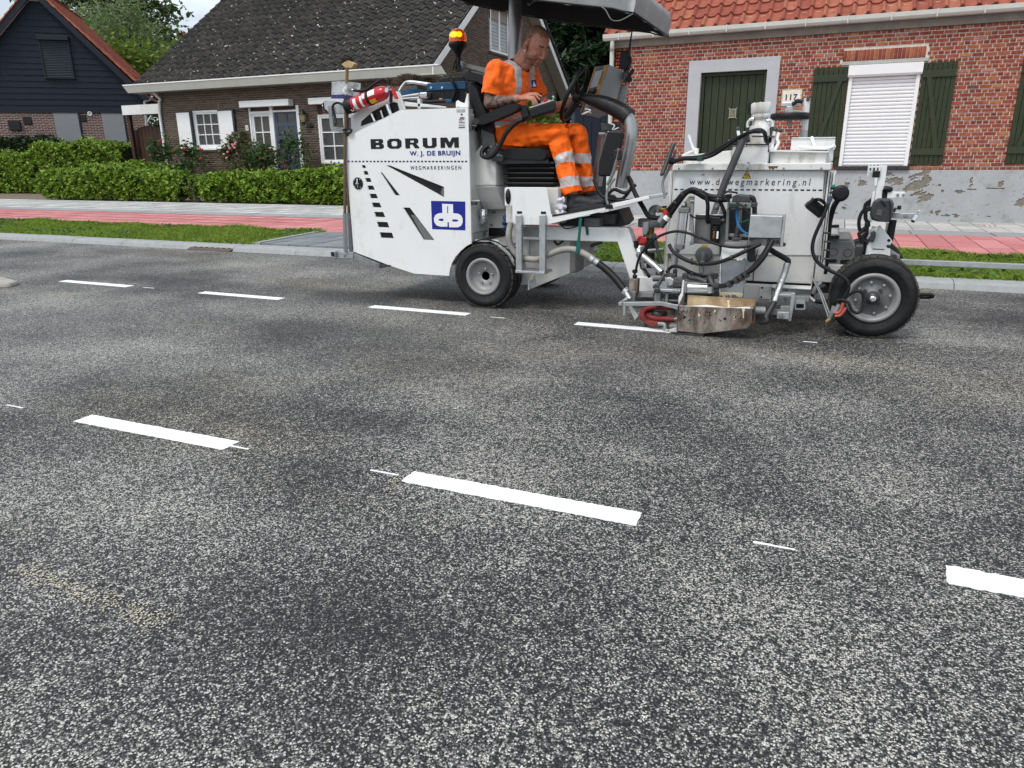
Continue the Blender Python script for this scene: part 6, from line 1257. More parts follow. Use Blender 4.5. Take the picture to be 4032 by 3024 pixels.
plate('under_tray', 'c6', [(1000, 640), (1250, 600), (1600, 520), (1650, 640), (1600, 690), (1100, 690)], 5.3, .3, DG); bxp('pump_block', 'c6', 1280, 600, 1420, 680, 5.12, 5.3, MG); bxp('pump_block', 'c6', 1330, 560, 1560, 660, 5.2, 5.3, DG)
rod('lower_cable', 'c6', [(1060, 640, 5.06), (1100, 695, 5.05), (1180, 690, 5.05), (1225, 670, 5.06)], .005, HO, mac, 4, 6); rod('lower_cable', 'c6', [(1005, 805, 5.12), (1040, 845, 5.12), (1090, 805, 5.12)], .009, HO, mac, 4, 6)
# suction hose
rod('suction_hose', 'c6', [(605, 655, 5.0), (590, 760, 4.98), (615, 870, 4.99), (690, 955, 5.0), (840, 980, 5.0), (960, 935, 5.0), (1080, 893, 5.0), (1200, 893, 4.99), (1310, 945, 4.98), (1400, 1010, 4.97)], .023, mat('grey_hose', (.30, .29, .26), .55, var=.12, scale=20), mac, 12, 12, ribs=1, ribamp=.07)
rod('hose_black', 'c6', [(1400, 1010, 4.97), (1490, 1080, 4.95), (1580, 1170, 4.92), (1660, 1275, 4.88)], .025, HO, mac, 14, 12, ribs=1, ribamp=.08)
for (x, y, Y) in ((1350, 975, 4.975), (1395, 1005, 4.97), (1655, 1270, 4.885)): rod('hose_clamp', 'c6', [(x-12, y-10, Y), (x+12, y+12, Y)], .03, AL)
rod('hose_nozzle', 'c6', [(1655, 1270, 4.88), (1700, 1345, 4.86)], .019, AL); plate('nozzle_blade', 'c6', [(1685, 1415), (1715, 1412), (1780, 1500), (1745, 1545)], 4.83, .01, AL)
plate('strap', 'c6', [(1232, 605), (1262, 605), (1248, 760), (1240, 900), (1222, 935), (1198, 930), (1205, 880), (1222, 760)], 4.955, .006, TEAL); plate('strap', 'c6', [(1290, 680), (1315, 680), (1322, 755), (1300, 760)], 5.08, .005, TEAL)
# ---------------------------------------------------------------- steering console
con = grp('steering_console', at('c6', 1600, 380, 5.35))
rod('column_pipe', 'c5', [(1620, 1720, 5.33), (1650, 1560, 5.33), (1690, 1380, 5.33), (1712, 1240, 5.33), (1700, 1120, 5.34), (1640, 1040, 5.35), (1560, 1000, 5.36)], .046, SIL, con, 5, 20)
rod('console_strut', 'c5', [(1395, 1700, 5.62), (1440, 1400, 5.60), (1460, 1220, 5.58)], .040, SIL, con, 2, 16)
rod('leather_sleeve', 'c5', [(1690, 1075, 5.345), (1640, 1035, 5.35), (1560, 990, 5.36), (1460, 950, 5.37), (1380, 925, 5.38), (1300, 905, 5.39)], [.064, .062, .058, .054, .045, .034], mat('black_leather', (.015, .015, .016), .42, var=.2, scale=25, bump=.6, bscale=28), con, 4, 16)
hub = at('c5', 1225, 885, 5.40); axd = Vector((-.86, -.08, .42)).normalized()
ca, cb_, _ = basis(axd); wc = hub+axd*.03; Rw = .19
b = MB(); b.tube([wc+(ca*math.cos(t)+cb_*math.sin(t))*Rw for t in [2*PI*i/32 for i in range(32)]], .0155, 10, 1, True); sw = b.build('steering_wheel', BK, con)
for a0 in (rad(95), rad(215), rad(335)): b = MB(); e = wc+(ca*math.cos(a0)+cb_*math.sin(a0))*Rw; b.tube([hub, e], [.02, .013], 8); b.build('spoke', BK, sw)
b = MB(); b.lathe([(.045, -.02), (.05, .01), (.04, .03), (0, .035)], hub, axd, 20); b.cyl(at('c5', 1300, 905, 5.39), hub, .025); b.build('wheel_hub', BK, sw)
# display box
dA, dB, dC = at('c5', 1383, 612, 5.66), at('c5', 1510, 590, 5.50), at('c5', 1655, 660, 5.60)
eA, eB, eC = at('c5', 1244, 1040, 5.66), at('c5', 1372, 985, 5.50), at('c5', 1545, 1030, 5.60); dD, eD = dA+(dC-dB), eA+(eC-eB)
dsp = grp('display_box', eB, con); b = MB(); b.add([dA, dB, dC, dD, eA, eB, eC, eD], [(0, 1, 2, 3), (4, 7, 6, 5), (0, 4, 5, 1), (1, 5, 6, 2), (2, 6, 7, 3), (3, 7, 4, 0)]); b.build('housing', mat('housing_grey', (.24, .25, .255), .4, .3, .06, 5), dsp, .004)
fn = (dB-dA).cross(eA-dA).normalized(); fn = fn if fn.dot(CAMP-dA) > 0 else -fn
def onf(u, v): return (dA+(dB-dA)*u).lerp(eA+(eB-eA)*u, v)+fn*.003
for nm, u0, u1, v0, v1, m_ in (('amber_strip', .03, .14, .02, .98, mat('amber_strip', (.48, .24, .03), .5, var=.15)), ('amber_strip', .74, .98, .02, .86, bpy.data.materials['amber_strip']), ('display_top', .16, .72, .02, .10, DG), ('screen', .18, .72, .11, .48, mat('lcd_screen', (.30, .31, .33), .25, var=.05)), ('screen_frame', .16, .72, .49, .75, mat('panel_dark', (.03, .03, .035), .5))):
    b = MB(); b.prism([onf(u0, v0), onf(u1, v0), onf(u1, v1), onf(u0, v1)], fn*.003); b.build(nm, m_, dsp)
for k in range(7): b = MB(); v = .16+k*.042; b.prism([onf(.77, v)+fn*.003, onf(.9, v)+fn*.003, onf(.9, v+.015)+fn*.003, onf(.77, v+.015)+fn*.003], fn*.002); b.build('button', PBK, dsp)
for k in range(3): b = MB(); b.lathe([(.016, 0), (.014, .02), (0, .022)], onf(.35+.2*k, .6+.05*(k % 2))+fn*.003, fn, 10); b.build('knob', BK, dsp)
plate('handset', 'c5', [(1615, 465), (1690, 465), (1708, 560), (1685, 650), (1595, 625)], 5.62, .05, BK, con, .006); rod('antenna', 'c5', [(1688, 520, 5.6), (1705, 380, 5.6), (1728, 235, 5.6)], [.012, .007, .003], BK, con, 2, 8)
rod('handset_cable', 'c5', [(1690, 540, 5.6), (1706, 530, 5.58), (1700, 570, 5.58), (1650, 650, 5.6)], .008, HO, con, 4); plate('clamp', 'c5', [(1640, 650), (1700, 665), (1690, 760), (1630, 745)], 5.56, .06, DG, con, .01); rod('clamp_knob', 'c5', [(1690, 700, 5.55), (1735, 635, 5.55)], .013, BK, con); rod('clamp_knob', 'c5', [(1680, 725, 5.54), (1700, 730, 5.5)], .018, BK, con)
plate('console_plate', 'c5', [(1600, 800), (1680, 770), (1650, 960), (1580, 950)], 5.64, .03, GVD, con, .004); plate('console_plate', 'c5', [(1430, 1130), (1620, 1130), (1600, 1190), (1440, 1200)], 5.40, .1, DG, con); plate('console_lip', 'c5', [(1415, 1215), (1530, 1215), (1530, 1232), (1415, 1232)], 5.45, .1, WG, con)
rod('white_wire', 'c5', [(1290, 1000, 5.36), (1340, 1010, 5.35), (1300, 1035, 5.35), (1260, 1050, 5.36), (1310, 1025, 5.35), (1345, 1035, 5.36)], .005, WHP, con, 5, 6); rod('white_wire', 'c5', [(1510, 1130, 5.38), (1560, 1150, 5.36), (1540, 1190, 5.36), (1600, 1170, 5.37)], .005, WHP, con, 5, 6)
mir = grp('rear_mirror', at('c5', 1520, 1400, 5.2), con); plate('mirror_back', 'c5', [(1490, 1215), (1510, 1196), (1625, 1200), (1640, 1215), (1632, 1290), (1555, 1590), (1535, 1615), (1420, 1620), (1405, 1600), (1415, 1480)], 5.16, .035, BK, mir, .012)
bxp('mirror_clamp', 'c5', 1545, 1370, 1615, 1470, 5.13, 5.17, RB, mir, .01); rod('mirror_rod', 'c5', [(1600, 1360, 5.14), (1570, 1500, 5.14), (1540, 1600, 5.14), (1490, 1700, 5.13)], .011, MG, mir, 3); rod('mirror_rod', 'c6', [(1560, 240, 5.13), (1500, 330, 5.12), (1485, 420, 5.1), (1500, 480, 5.02)], .009, MG, mir, 3)
rod('console_hose', 'c6', [(1690, 220, 5.28), (1720, 300, 5.25), (1640, 420, 5.22), (1540, 420, 5.2), (1510, 380, 5.2), (1560, 340, 5.2), (1660, 370, 5.2), (1755, 295, 5.22)], .012, HO, con, 5); rod('console_hose', 'c6', [(1370, 250, 5.3), (1400, 330, 5.25), (1460, 410, 5.2), (1600, 440, 5.2), (1730, 440, 5.2)], .012, HO, con, 4); rod('console_hose', 'c6', [(1690, 230, 5.3), (1750, 380, 5.15), (1820, 500, 5.08), (1880, 590, 5.05), (1990, 600, 5.02)], .016, HO, con, 5)
# ---------------------------------------------------------------- canopy
cnp = grp('canopy', at('c5', 1400, 100, 5.4)); FAB = mat('silver_fabric', (.27, .28, .28), .5, .15, .12, 5, bump=.35, bscale=14); FABD = mat('underside_shade', (.05, .05, .051), .9, var=.15, scale=6, bump=.3, bscale=20)
CX0, CX1, CY0, CY1 = -3.05, -1.31, 4.99, 6.02
hemz = lambda x: 1.977+.215*(CX1-x)-.02*math.sin((x-CX0)*2.2)*(x < CX1-.1)
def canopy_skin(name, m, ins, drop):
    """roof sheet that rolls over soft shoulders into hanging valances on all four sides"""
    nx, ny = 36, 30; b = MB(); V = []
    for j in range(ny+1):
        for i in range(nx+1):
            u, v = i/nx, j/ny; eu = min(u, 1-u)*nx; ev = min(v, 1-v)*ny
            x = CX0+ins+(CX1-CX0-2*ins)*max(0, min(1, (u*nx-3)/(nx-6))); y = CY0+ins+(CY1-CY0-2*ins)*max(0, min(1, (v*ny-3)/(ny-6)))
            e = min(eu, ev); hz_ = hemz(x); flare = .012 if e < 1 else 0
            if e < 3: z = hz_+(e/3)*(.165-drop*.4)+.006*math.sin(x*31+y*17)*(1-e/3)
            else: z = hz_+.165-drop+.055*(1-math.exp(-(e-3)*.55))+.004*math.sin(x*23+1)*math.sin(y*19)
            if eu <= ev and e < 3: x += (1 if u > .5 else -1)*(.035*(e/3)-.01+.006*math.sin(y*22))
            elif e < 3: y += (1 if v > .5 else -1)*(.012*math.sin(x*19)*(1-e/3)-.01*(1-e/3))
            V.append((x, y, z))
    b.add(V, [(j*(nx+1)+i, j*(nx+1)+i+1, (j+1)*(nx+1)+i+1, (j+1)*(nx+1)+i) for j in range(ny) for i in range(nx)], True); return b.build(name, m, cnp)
canopy_skin('fabric', FAB, 0, 0); canopy_skin('shaded_inside', FABD, .012, .03)  # second, darker skin puts the shadow under the canopy into the colour
hm = [Vector((CX0+(CX1-CX0)*k/24, CY0-.008, hemz(CX0+(CX1-CX0)*k/24))) for k in range(25)]; b = MB(); b.tube(hm+[Vector((CX1, CY1, hemz(CX1)))]+[Vector((p.x, CY1+.008, p.z)) for p in reversed(hm)], .006, 6); b.build('hem', BK, cnp)
rod('seam_cord', 'c5', [(1440, 62, 4.975), (1480, 95, 4.97), (1530, 180, 4.965), (1600, 190, 4.965), (1660, 165, 4.965), (1730, 124, 4.98)], .004, MG, cnp, 4, 6)
rod('canopy_pole', 'c5', [(640, 1000, 5.78), (640, 500, 5.78), (648, 250, 5.78), (650, -60, 5.78)], .052, SIL, cnp, 3, 20); rod('canopy_stay', 'c5', [(770, 40, 5.1), (830, -20, 5.15)], .012, DG, cnp); b = MB(); b.tube([(-2.9, 5.5, 2.44), (-2.2, 5.5, 2.28), (-1.36, 5.5, 2.11)], .016, 8); b.build('canopy_bow', DG, cnp)
# ---------------------------------------------------------------- front kettle (tank)
tk_ = grp('kettle', (-.6, 5.6, .28)); YT = 5.2
pa, pb2 = at('d1', 556, 598, YT), at('d1', 1850, 600, YT); zb_ = at('d3', 700, 1000, YT).z
b = MB(); b.box((pa.x, YT, zb_), (pb2.x+.02, 6.0, pa.z+.012)); b.build('kettle_body', WG, tk_, .006)
plate('front_panel', 'd1', [(577, 596), (1868, 600), (1852, 1000), (1845, 1340), (490, 1330), (560, 800)], YT-.008, .007, mat('kettle_panel', (.70, .71, .705), .42, var=.04, scale=3, dirt=((.34, .31, .26), 4.5, .50, .18, .62, (1, 1, .35)), fine=((.25, .2, .14), 16, .68, .05)), tk_, .003)
b = MB(); a, d = at('d1', 550, 543, YT-.04), at('d1', 1925, 597, YT-.04); b.box((a.x, YT-.04, d.z), (d.x, 6.03, a.z)); b.build('top_flange', WD, tk_, .005)
bolts('flange_bolt', [at('d1', x, 582, YT-.04) for x in (605, 898, 1203, 1517, 1845)], .007, (0, -1, 0), GVD, tk_, .004)
for i in range(4): x0 = pb2.x+.022+i*.016; b = MB(); b.box((x0, YT+.02-.012*(i % 2)+.01, zb_+.02), (x0+.011, 5.95-.02*i, pa.z-.005*(i+1))); b.build('side_trim', W_ if i % 2 else WG, tk_, .002)
for i in range(3): b = MB(); x0 = pa.x-.012*(i+1); b.box((x0, YT+.01*i, zb_+.0), (x0+.009, 5.9, pa.z-.01*i)); b.build('side_trim', W_ if i % 2 else WG, tk_, .002)
text('www.dbwegmarkering.nl', at('d1', 1732, 705, YT).x-at('d1', 684, 705, YT).x, .056, facing(at('d1', 1208, 708, YT-.0095)), PNV, tk_, 'lettering', off=-.003, sp=1.45, shear=.1)
for i in range(25):
    a = at('d1', 565+i*52.3, 765+i*.25, YT-.0095); b = MB(); b.box((a.x, YT-.0098, a.z-.0045), (a.x+.022, YT-.0082, a.z+.0045)); b.build('dash_print', PNV, tk_)
plate('warning_sticker', 'd1', [(1200, 600), (1231, 669), (1152, 667)], YT-.0105, .001, PBK, tk_, 0); plate('warning_sticker', 'd1', [(1200, 611), (1223, 663), (1161, 661)], YT-.0115, .001, STK, tk_, 0)
for k in range(3): rod('heat_mark', 'd1', [(1186+k*13, 655, YT-.012), (1190+k*13, 646, YT-.012), (1184+k*13, 638, YT-.012), (1188+k*13, 628, YT-.012)], .0018, PBK, tk_, 3, 5)
plate('warning_sticker', 'd2', [(1005, 590), (1065, 592), (1074, 615), (990, 612)], 5.19, .001, STK, tk_, 0)
# rust runs below the lid
for x0, y0, x1, y1 in ((1385, 565, 1460, 600),): plate('rust_run', 'd1', [(1380, 562), (1470, 562), (1455, 585), (1440, 575), (1425, 598), (1410, 580), (1395, 592)], YT-.0412, .0008, mat('rust_stain', (.16, .07, .025), .8, var=.4, scale=40), tk_, 0)
plate('rust_run', 'd3', [(505, 640), (512, 640), (490, 760), (470, 860), (460, 985), (448, 985), (455, 870), (480, 740)], YT-.0095, .001, bpy.data.materials['rust_stain'], tk_, 0)
# top structure
top = grp('kettle_top', (-.6, 5.6, 1.06), tk_)
plate('trough', 'd1', [(640, 470), (1058, 425), (1060, 548), (650, 546)], 5.3, .5, WD, top, .004); plate('trough', 'd1', [(1400, 432), (1890, 436), (1880, 550), (1395, 548)], 5.25, .6, WD, top, .004); plate('trough_rim', 'd1', [(1392, 422), (1905, 432), (1905, 446), (1392, 438)], 5.22, .66, WD, top, .003); plate('trough_end', 'd1', [(1880, 440), (1955, 385), (1945, 515), (1882, 545)], 5.5, .02, WD, top)
plate('motor_box', 'd1', [(1068, 392), (1392, 395), (1372, 548), (1062, 546)], 5.17, .5, W_, top, .004); rod('box_wire', 'd1', [(1066, 400, 5.165), (1066, 374, 5.165), (1388, 376, 5.165), (1384, 440, 5.165)], .005, HO, top); bolts('box_bolt', [at('d1', 1210, 535, 5.17)], .008, (0, -1, 0), GVD, top, .006)
plate('lid', 'd1', [(1588, 315), (1968, 310), (1962, 420), (1575, 425)], 5.75, .015, W_, top, .003); plate('lid_rim', 'd1', [(1585, 312), (1970, 308), (1968, 318), (1585, 322)], 5.74, .03, WD, top); rod('lid_handle', 'd1', [(1650, 395, 5.6), (1800, 405, 5.55), (1900, 405, 5.5), (1965, 385, 5.48)], .012, WHP, top, 3); rod('lid_strut', 'd1', [(1760, 312, 5.73), (1790, 400, 5.68)], .012, WHP, top)
mt = grp('stirrer_motor', at('f3', 640, 360, 5.55), tk_); YM = 5.55
mp0 = at('f3', 640, 360, YM); mp1 = at('f3', 648, 45, YM); hM = mp1.z-mp0.z; axm = (mp1-mp0).normalized(); LM = (mp1-mp0).length
b = MB(); b.lathe([(.085, 0), (.082, LM*.26), (.078, LM*.30), (.078, LM*.44), (.074, LM*.45), (.074, LM*.49), (.058, LM*.5), (.055, LM*.63), (.062, LM*.64), (.062, LM*.73), (.058, LM*.75), (.062, LM*.77), (.066, LM*.79), (.066, LM*.98), (.06, LM), (0, LM)], mp0, axm, 24); b.build('motor_body', WD, mt)
bolts('motor_bolt', [mp1+Vector((.045*math.cos(t), .045*math.sin(t), -.002)) for t in (0, 1.57, 3.14, 4.71)], .006, (0, 0, 1), W_, mt, .004)
for pts in ([(595, 160, 5.5), (570, 165, 5.5), (552, 190, 5.5), (548, 230, 5.5)], [(690, 172, 5.5), (715, 172, 5.5), (728, 195, 5.5), (724, 230, 5.5)]): rod('chrome_elbow', 'f3', pts, .011, CH, mt, 4)
rod('motor_hose', 'f3', [(548, 225, 5.5), (548, 280, 5.48), (556, 320, 5.46)], .013, HO, mt, 4); rod('motor_hose', 'f3', [(724, 225, 5.5), (722, 280, 5.46), (700, 325, 5.42), (682, 310, 5.4), (672, 260, 5.38), (640, 245, 5.36)], .014, HO, mt, 5)
plate('motor_shelf', 'f3', [(580, 278), (745, 280), (742, 292), (580, 290)], 5.38, .06, DG, mt)
for pts, m_ in (([(478, 232), (490, 285), (480, 310)], WHP), ([(530, 250), (528, 355)], WHP), ([(745, 238), (730, 330)], WD), ([(785, 245), (760, 300), (772, 330), (745, 380)], WHP), ([(735, 290), (725, 380)], WHP), ([(128, 275), (160, 370), (190, 400)], WHP), ([(85, 425), (190, 375)], WD)): rod('lever', 'f3', [(x, y, 5.42) for x, y in pts], .011, m_, top, 2, 8)
for x, y in ((748, 236), (785, 245), (480, 232)): b = MB(); b.ball(at('f3', x, y, 5.42), .016, 6); b.build('lever_knob', DG, top)
plate('lever_bracket', 'f3', [(160, 375), (200, 370), (195, 415), (170, 410)], 5.4, .02, WD, top); plate('cock', 'f3', [(410, 310), (430, 305), (435, 345), (470, 340), (470, 352), (400, 352)], 5.7, .04, MG, top, .006)
# measuring wheel on its pole
mw_ = grp('measuring_wheel', at('d1', 1700, 320, 5.9)); pw = at('d1', 1572, 130, 5.9); b = MB(); b.lathe([(.02, -.022), (.128, -.022), (.135, -.012), (.135, .012), (.128, .022), (.02, .022)], pw, (0, 0, 1), 36); b.build('tyre_disc', BK, mw_)
plate('wheel_bracket', 'd1', [(1530, 60), (1700, 85), (1695, 115), (1525, 112)], 5.85, .08, GV, mw_); plate('wheel_bracket', 'd1', [(1540, 40), (1600, 40), (1605, 100), (1545, 100)], 5.82, .03, GV, mw_); bxp('wheel_clamp', 'd1', 1500, 8, 1660, 40, 5.86, 5.92, GV, mw_); b = MB(); b.lathe([(.016, -.065), (.016, -.022), (.02, .03), (.012, .06)], pw, (0, 0, 1), 8); b.build('axle_bolt', GVD, mw_)
rod('pole', 'd1', [(1693, 330, 5.95), (1722, -30, 5.95)], .022, W_, mw_, 1, 12); rod('pole_sleeve', 'd1', [(1690, 330, 5.945), (1696, 250, 5.945)], .026, GV, mw_); bxp('pole_cap', 'f3', 972, 0, 994, 30, 5.92, 5.97, DG, mw_); rod('crank', 'f3', [(868, 55, 5.8), (890, 45, 5.8), (905, 30, 5.8), (945, 40, 5.8)], .014, BK, mw_, 3)
# slanted lift post
rod('lift_post', 'd1', [(1188, 278, 5.05), (1000, 720, 5.05), (960, 830, 5.05)], .0235, mat('worn_steel_post', (.095, .097, .10), .5, .5, .25, 10), mac, 1, 14); plate('lift_post_foot', 'd1', [(945, 815), (985, 820), (955, 920), (935, 980), (880, 978), (905, 900)], 5.03, .03, MG); bolts('post_bolt', [at('d1', 932, 912, 5.03)], .014, (0, -1, 0), GVD, mac); plate('foot_web', 'd1', [(965, 920), (1020, 980), (950, 982)], 5.04, .02, GVD)
# left mirror
lm = grp('wing_mirror', at('d1', 505, 500, 5.1)); plate('mirror_glass', 'd1', [(540, 355), (568, 352), (575, 375), (470, 645), (440, 652), (436, 630)], 5.0, .02, mat('mirror_rim', (.06, .065, .065), .4, .3), lm, .008); plate('mirror_face', 'd1', [(545, 372), (560, 368), (466, 630), (448, 636)], 4.996, .004, mat('mirror_grey', (.16, .17, .17), .25, .6), lm, .002)
rod('mirror_stem', 'd1', [(575, 430, 5.05), (530, 560, 5.04), (470, 680, 5.02), (462, 740, 5.0), (475, 800, 4.98)], .009, MG, lm, 3); rod('mirror_joint', 'd1', [(505, 510, 5.03), (560, 525, 5.05)], .022, BK, lm)
rod('hydraulic_hose', 'd1', [(560, 525, 5.06), (640, 500, 5.1), (780, 498, 5.14), (900, 465, 5.15), (1020, 390, 5.1), (1150, 300, 5.03), (1240, 262, 5.0), (1310, 262, 5.05)], .0125, HO, mac, 5); rod('hydraulic_hose', 'd1', [(570, 515, 5.08), (650, 492, 5.12), (790, 480, 5.16), (930, 425, 5.16), (1060, 345, 5.1), (1170, 290, 5.05), (1270, 250, 5.08), (1340, 260, 5.15), (1370, 340, 5.2)], .0125, HO, mac, 5)
bxp('hose_clip', 'd1', 762, 485, 803, 520, 5.1, 5.18, mat('clip_green', (.015, .07, .05), .5)); plate('clip_foot', 'd1', [(760, 518), (795, 518), (795, 545), (758, 545)], 5.2, .02, W_)
# ---------------------------------------------------------------- marking unit (application gear)
mu = grp('marking_unit', (-.75, 4.95, .1))
cy = grp('lift_cylinder', at('d2', 770, 400, 4.92), mu)
a, d = at('d2', 805, 240, 4.92), at('d2', 765, 590, 4.92); b = MB(); b.cyl(a, d, .034, 20); b.build('barrel', AL, cy)
for dx in (-.026, .0, .026): b = MB(); b.cyl(a+Vector((dx, -.03, 0)), d+Vector((dx, -.03, 0)), .007, 8); b.build('tie_rod', AL, cy)
plate('end_cap', 'd2', [(750, 190), (868, 185), (866, 250), (745, 245)], 4.88, .08, MG, cy, .006); plate('end_cap', 'd2', [(705, 580), (800, 590), (795, 650), (700, 640)], 4.88, .08, MG, cy, .006); plate('clevis', 'd2', [(790, 140), (805, 125), (830, 130), (836, 190), (775, 190)], 4.90, .04, DG, cy, .004); bolts('clevis_pin', [at('d2', 806, 148, 4.9)], .012, (0, -1, 0), AL, cy)
rod('piston_rod', 'd2', [(748, 650, 4.92), (738, 680, 4.92), (708, 900, 4.92)], [.018, .011, .011], GVD, cy, 1); bxp('rod_end', 'd2', 690, 865, 724, 945, 4.90, 4.94, DG, cy)
plate('bracket_arm', 'd2', [(820, 120), (875, 50), (890, 70), (885, 180), (845, 180)], 4.93, .02, RUST, mu); plate('slotted_post', 'd2', [(878, 60), (920, 60), (915, 180), (905, 300), (918, 560), (912, 590), (870, 600), (872, 560), (888, 545), (885, 440), (862, 430), (880, 180)], 4.90, .03, GVD, mu, .003)
for y in (65, 118): rod('post_bolt', 'd2', [(880, y, 4.9), (925, y, 4.9)], .008, GVD, mu)
plate('back_panel', 'd2', [(935, 262), (1282, 270), (1262, 588), (918, 580)], 5.0, .02, mat('grey_backing', (.20, .205, .205), .55, .2, .15, 8, dirt=((.1, .1, .1), 4, .5, .2, .5)), mu, .003); plate('panel_cap', 'd2', [(940, 258), (1285, 264), (1284, 275), (938, 270)], 4.97, .05, AL, mu)
flt = grp('air_filter_unit', at('d2', 1150, 450, 4.95), mu); plate('filter_head', 'd2', [(1090, 320), (1110, 290), (1210, 290), (1220, 350), (1205, 380), (1100, 380)], 4.93, .06, BK, flt, .006)
a, d = at('d2', 1150, 380, 4.96), at('d2', 1145, 570, 4.96); b = MB(); b.cyl(a, d, .03, 16); b.build('filter_bowl', BK, flt); bxp('filter_label', 'd2', 1168, 445, 1182, 525, 4.928, 4.93, WHP, flt, 0); bxp('filter_label', 'd2', 1128, 440, 1142, 520, 4.929, 4.931, mat('label_brown', (.16, .07, .02), .5), flt, 0)
rod('filter_port', 'd2', [(1060, 335, 4.95), (1110, 340, 4.95)], .014, DG, flt); rod('filter_port', 'd2', [(1205, 335, 4.95), (1260, 320, 4.95)], .014, DG, flt)
vb_ = grp('valve_block', at('d2', 1440, 120, 4.95), mu); plate('block', 'd2', [(1340, 60), (1400, 45), (1530, 60), (1535, 130), (1330, 130)], 4.9, .1, DG, vb_, .006); bxp('mount', 'd2', 1283, 130, 1540, 195, 4.88, 4.98, MG, vb_); bxp('plug', 'd2', 1303, 140, 1395, 195, 4.86, 4.88, mat('plug_green', (.012, .035, .028), .5), vb_, .006); bxp('solenoid', 'd2', 1540, 130, 1602, 185, 4.9, 4.95, DG, vb_, .005); bolts('mount_bolt', [at('d2', 1482, 160, 4.88)], .007, (0, -1, 0), PBK, vb_)
plate('channel', 'd2', [(1285, 195), (1535, 195), (1520, 545), (1262, 540)], 5.02, .04, DG, mu); plate('channel_side', 'd2', [(1275, 195), (1305, 195), (1290, 545), (1258, 540)], 4.92, .1, MG, mu); bxp('cross_plate', 'd2', 1262, 468, 1510, 512, 4.94, 4.96, GVD, mu)
rod('ram', 'd2', [(1415, 210, 4.96), (1405, 400, 4.96), (1380, 560, 4.95)], .017, GVD, mu)
b = MB(); s0, s1 = at('d2', 1400, 400, 4.94), at('d2', 1378, 520, 4.94); sp_ = [s0.lerp(s1, i/48)+Vector((.016*math.cos(i*.8), .016*math.sin(i*.8), 0)) for i in range(49)]; b.tube(sp_, .004, 6); b.build('spring', DG, mu); plate('fork', 'd2', [(1330, 515), (1440, 515), (1435, 545), (1395, 550), (1380, 600), (1360, 600), (1355, 550), (1325, 545)], 4.91, .04, DG, mu)
rod('blue_air_hose', 'd2', [(1388, 205, 4.93), (1385, 300, 4.92), (1410, 390, 4.91), (1460, 450, 4.91), (1515, 475, 4.91)], .0075, mat('blue_hose', (.02, .17, .42), .4), mu, 5, 8); rod('green_air_hose', 'd2', [(1415, 355, 4.93), (1520, 320, 4.92)], .005, mat('green_hose', (.01, .12, .07), .4), mu)
gb_ = grp('steel_guard', at('d3', 600, 400, 4.85), mu); plate('guard_plate', 'd3', [(428, 268), (785, 278), (758, 522), (402, 515)], 4.80, .16, GV, gb_, .004); plate('guard_flange', 'd3', [(790, 250), (813, 252), (780, 612), (752, 622), (755, 520), (775, 400)], 4.78, .04, GV, gb_, .003); plate('guard_lower', 'd3', [(402, 517), (756, 524), (752, 615), (400, 590)], 4.83, .12, GVD, gb_, .003); rod('guard_valve', 'd3', [(755, 575, 4.82), (800, 590, 4.8)], .012, RUST, gb_); bolts('guard_hole', [at('d3', x, y, 4.83) for x, y in ((435, 527), (628, 545), (660, 548), (720, 560))], .012, (0, -1, 0), DG, gb_)
ch_ = grp('chute', at('d2', 1350, 800, 4.85), mu); plate('chute_plate', 'd2', [(1218, 740), (1480, 745), (1455, 1120), (1200, 1110)], 4.82, .03, mat('worn_galvanised', (.24, .255, .27), .5, .5, .25, 9, stretch=(1, 1, .3)), ch_, .003); plate('chute_top', 'd2', [(1258, 560), (1500, 565), (1500, 620), (1240, 615)], 4.84, .06, GVD, ch_)
b = MB(); rsx = random.Random(2); pts = [(1222, 620)]+[(1222+i*14, 612+rsx.uniform(-4, 4)) for i in range(1, 20)]+[(1498, 620)]+[(1490-i*14, 745+rsx.choice((-10, 0, 8, 20))) for i in range(20)]; b.prism(ats('d2', pts, 4.812), (0, .01, 0)); b.build('paint_splash', WPNT, ch_)
b = MB(); pts = [(1198, 1105), (1452, 1115)]+[(1450-i*13, 1128+rsx.choice((0, 10, 28, 6, 45))) for i in range(19)]+[(1198, 1165)]; b.prism(ats('d2', pts, 4.815), (0, .012, 0)); b.build('paint_drips', CREAMP, ch_); plate('paint_edge', 'd2', [(1225, 615), (1232, 615), (1212, 760), (1205, 1105), (1196, 1105), (1205, 760)], 4.815, .01, WPNT, ch_, 0)
# flange and pipe on the kettle wall
b = MB(); c_ = at('d2', 1028, 698, YT-.01); b.lathe([(.058, 0), (.058, .016), (.05, .02), (.0, .02)], c_, (0, -1, 0), 28); b.build('kettle_flange', MG, mu); rod('flange_pipe', 'd2', [(1020, 685, 5.15), (1018, 740, 5.12), (1005, 800, 5.1), (1000, 900, 5.08)], .018, GVD, mu, 3); bxp('flange_valve', 'd2', 985, 770, 1025, 815, 5.05, 5.1, BRS, mu); plate('valve_lever', 'd2', [(890, 735), (905, 735), (905, 810), (885, 812)], 5.08, .01, BK, mu)
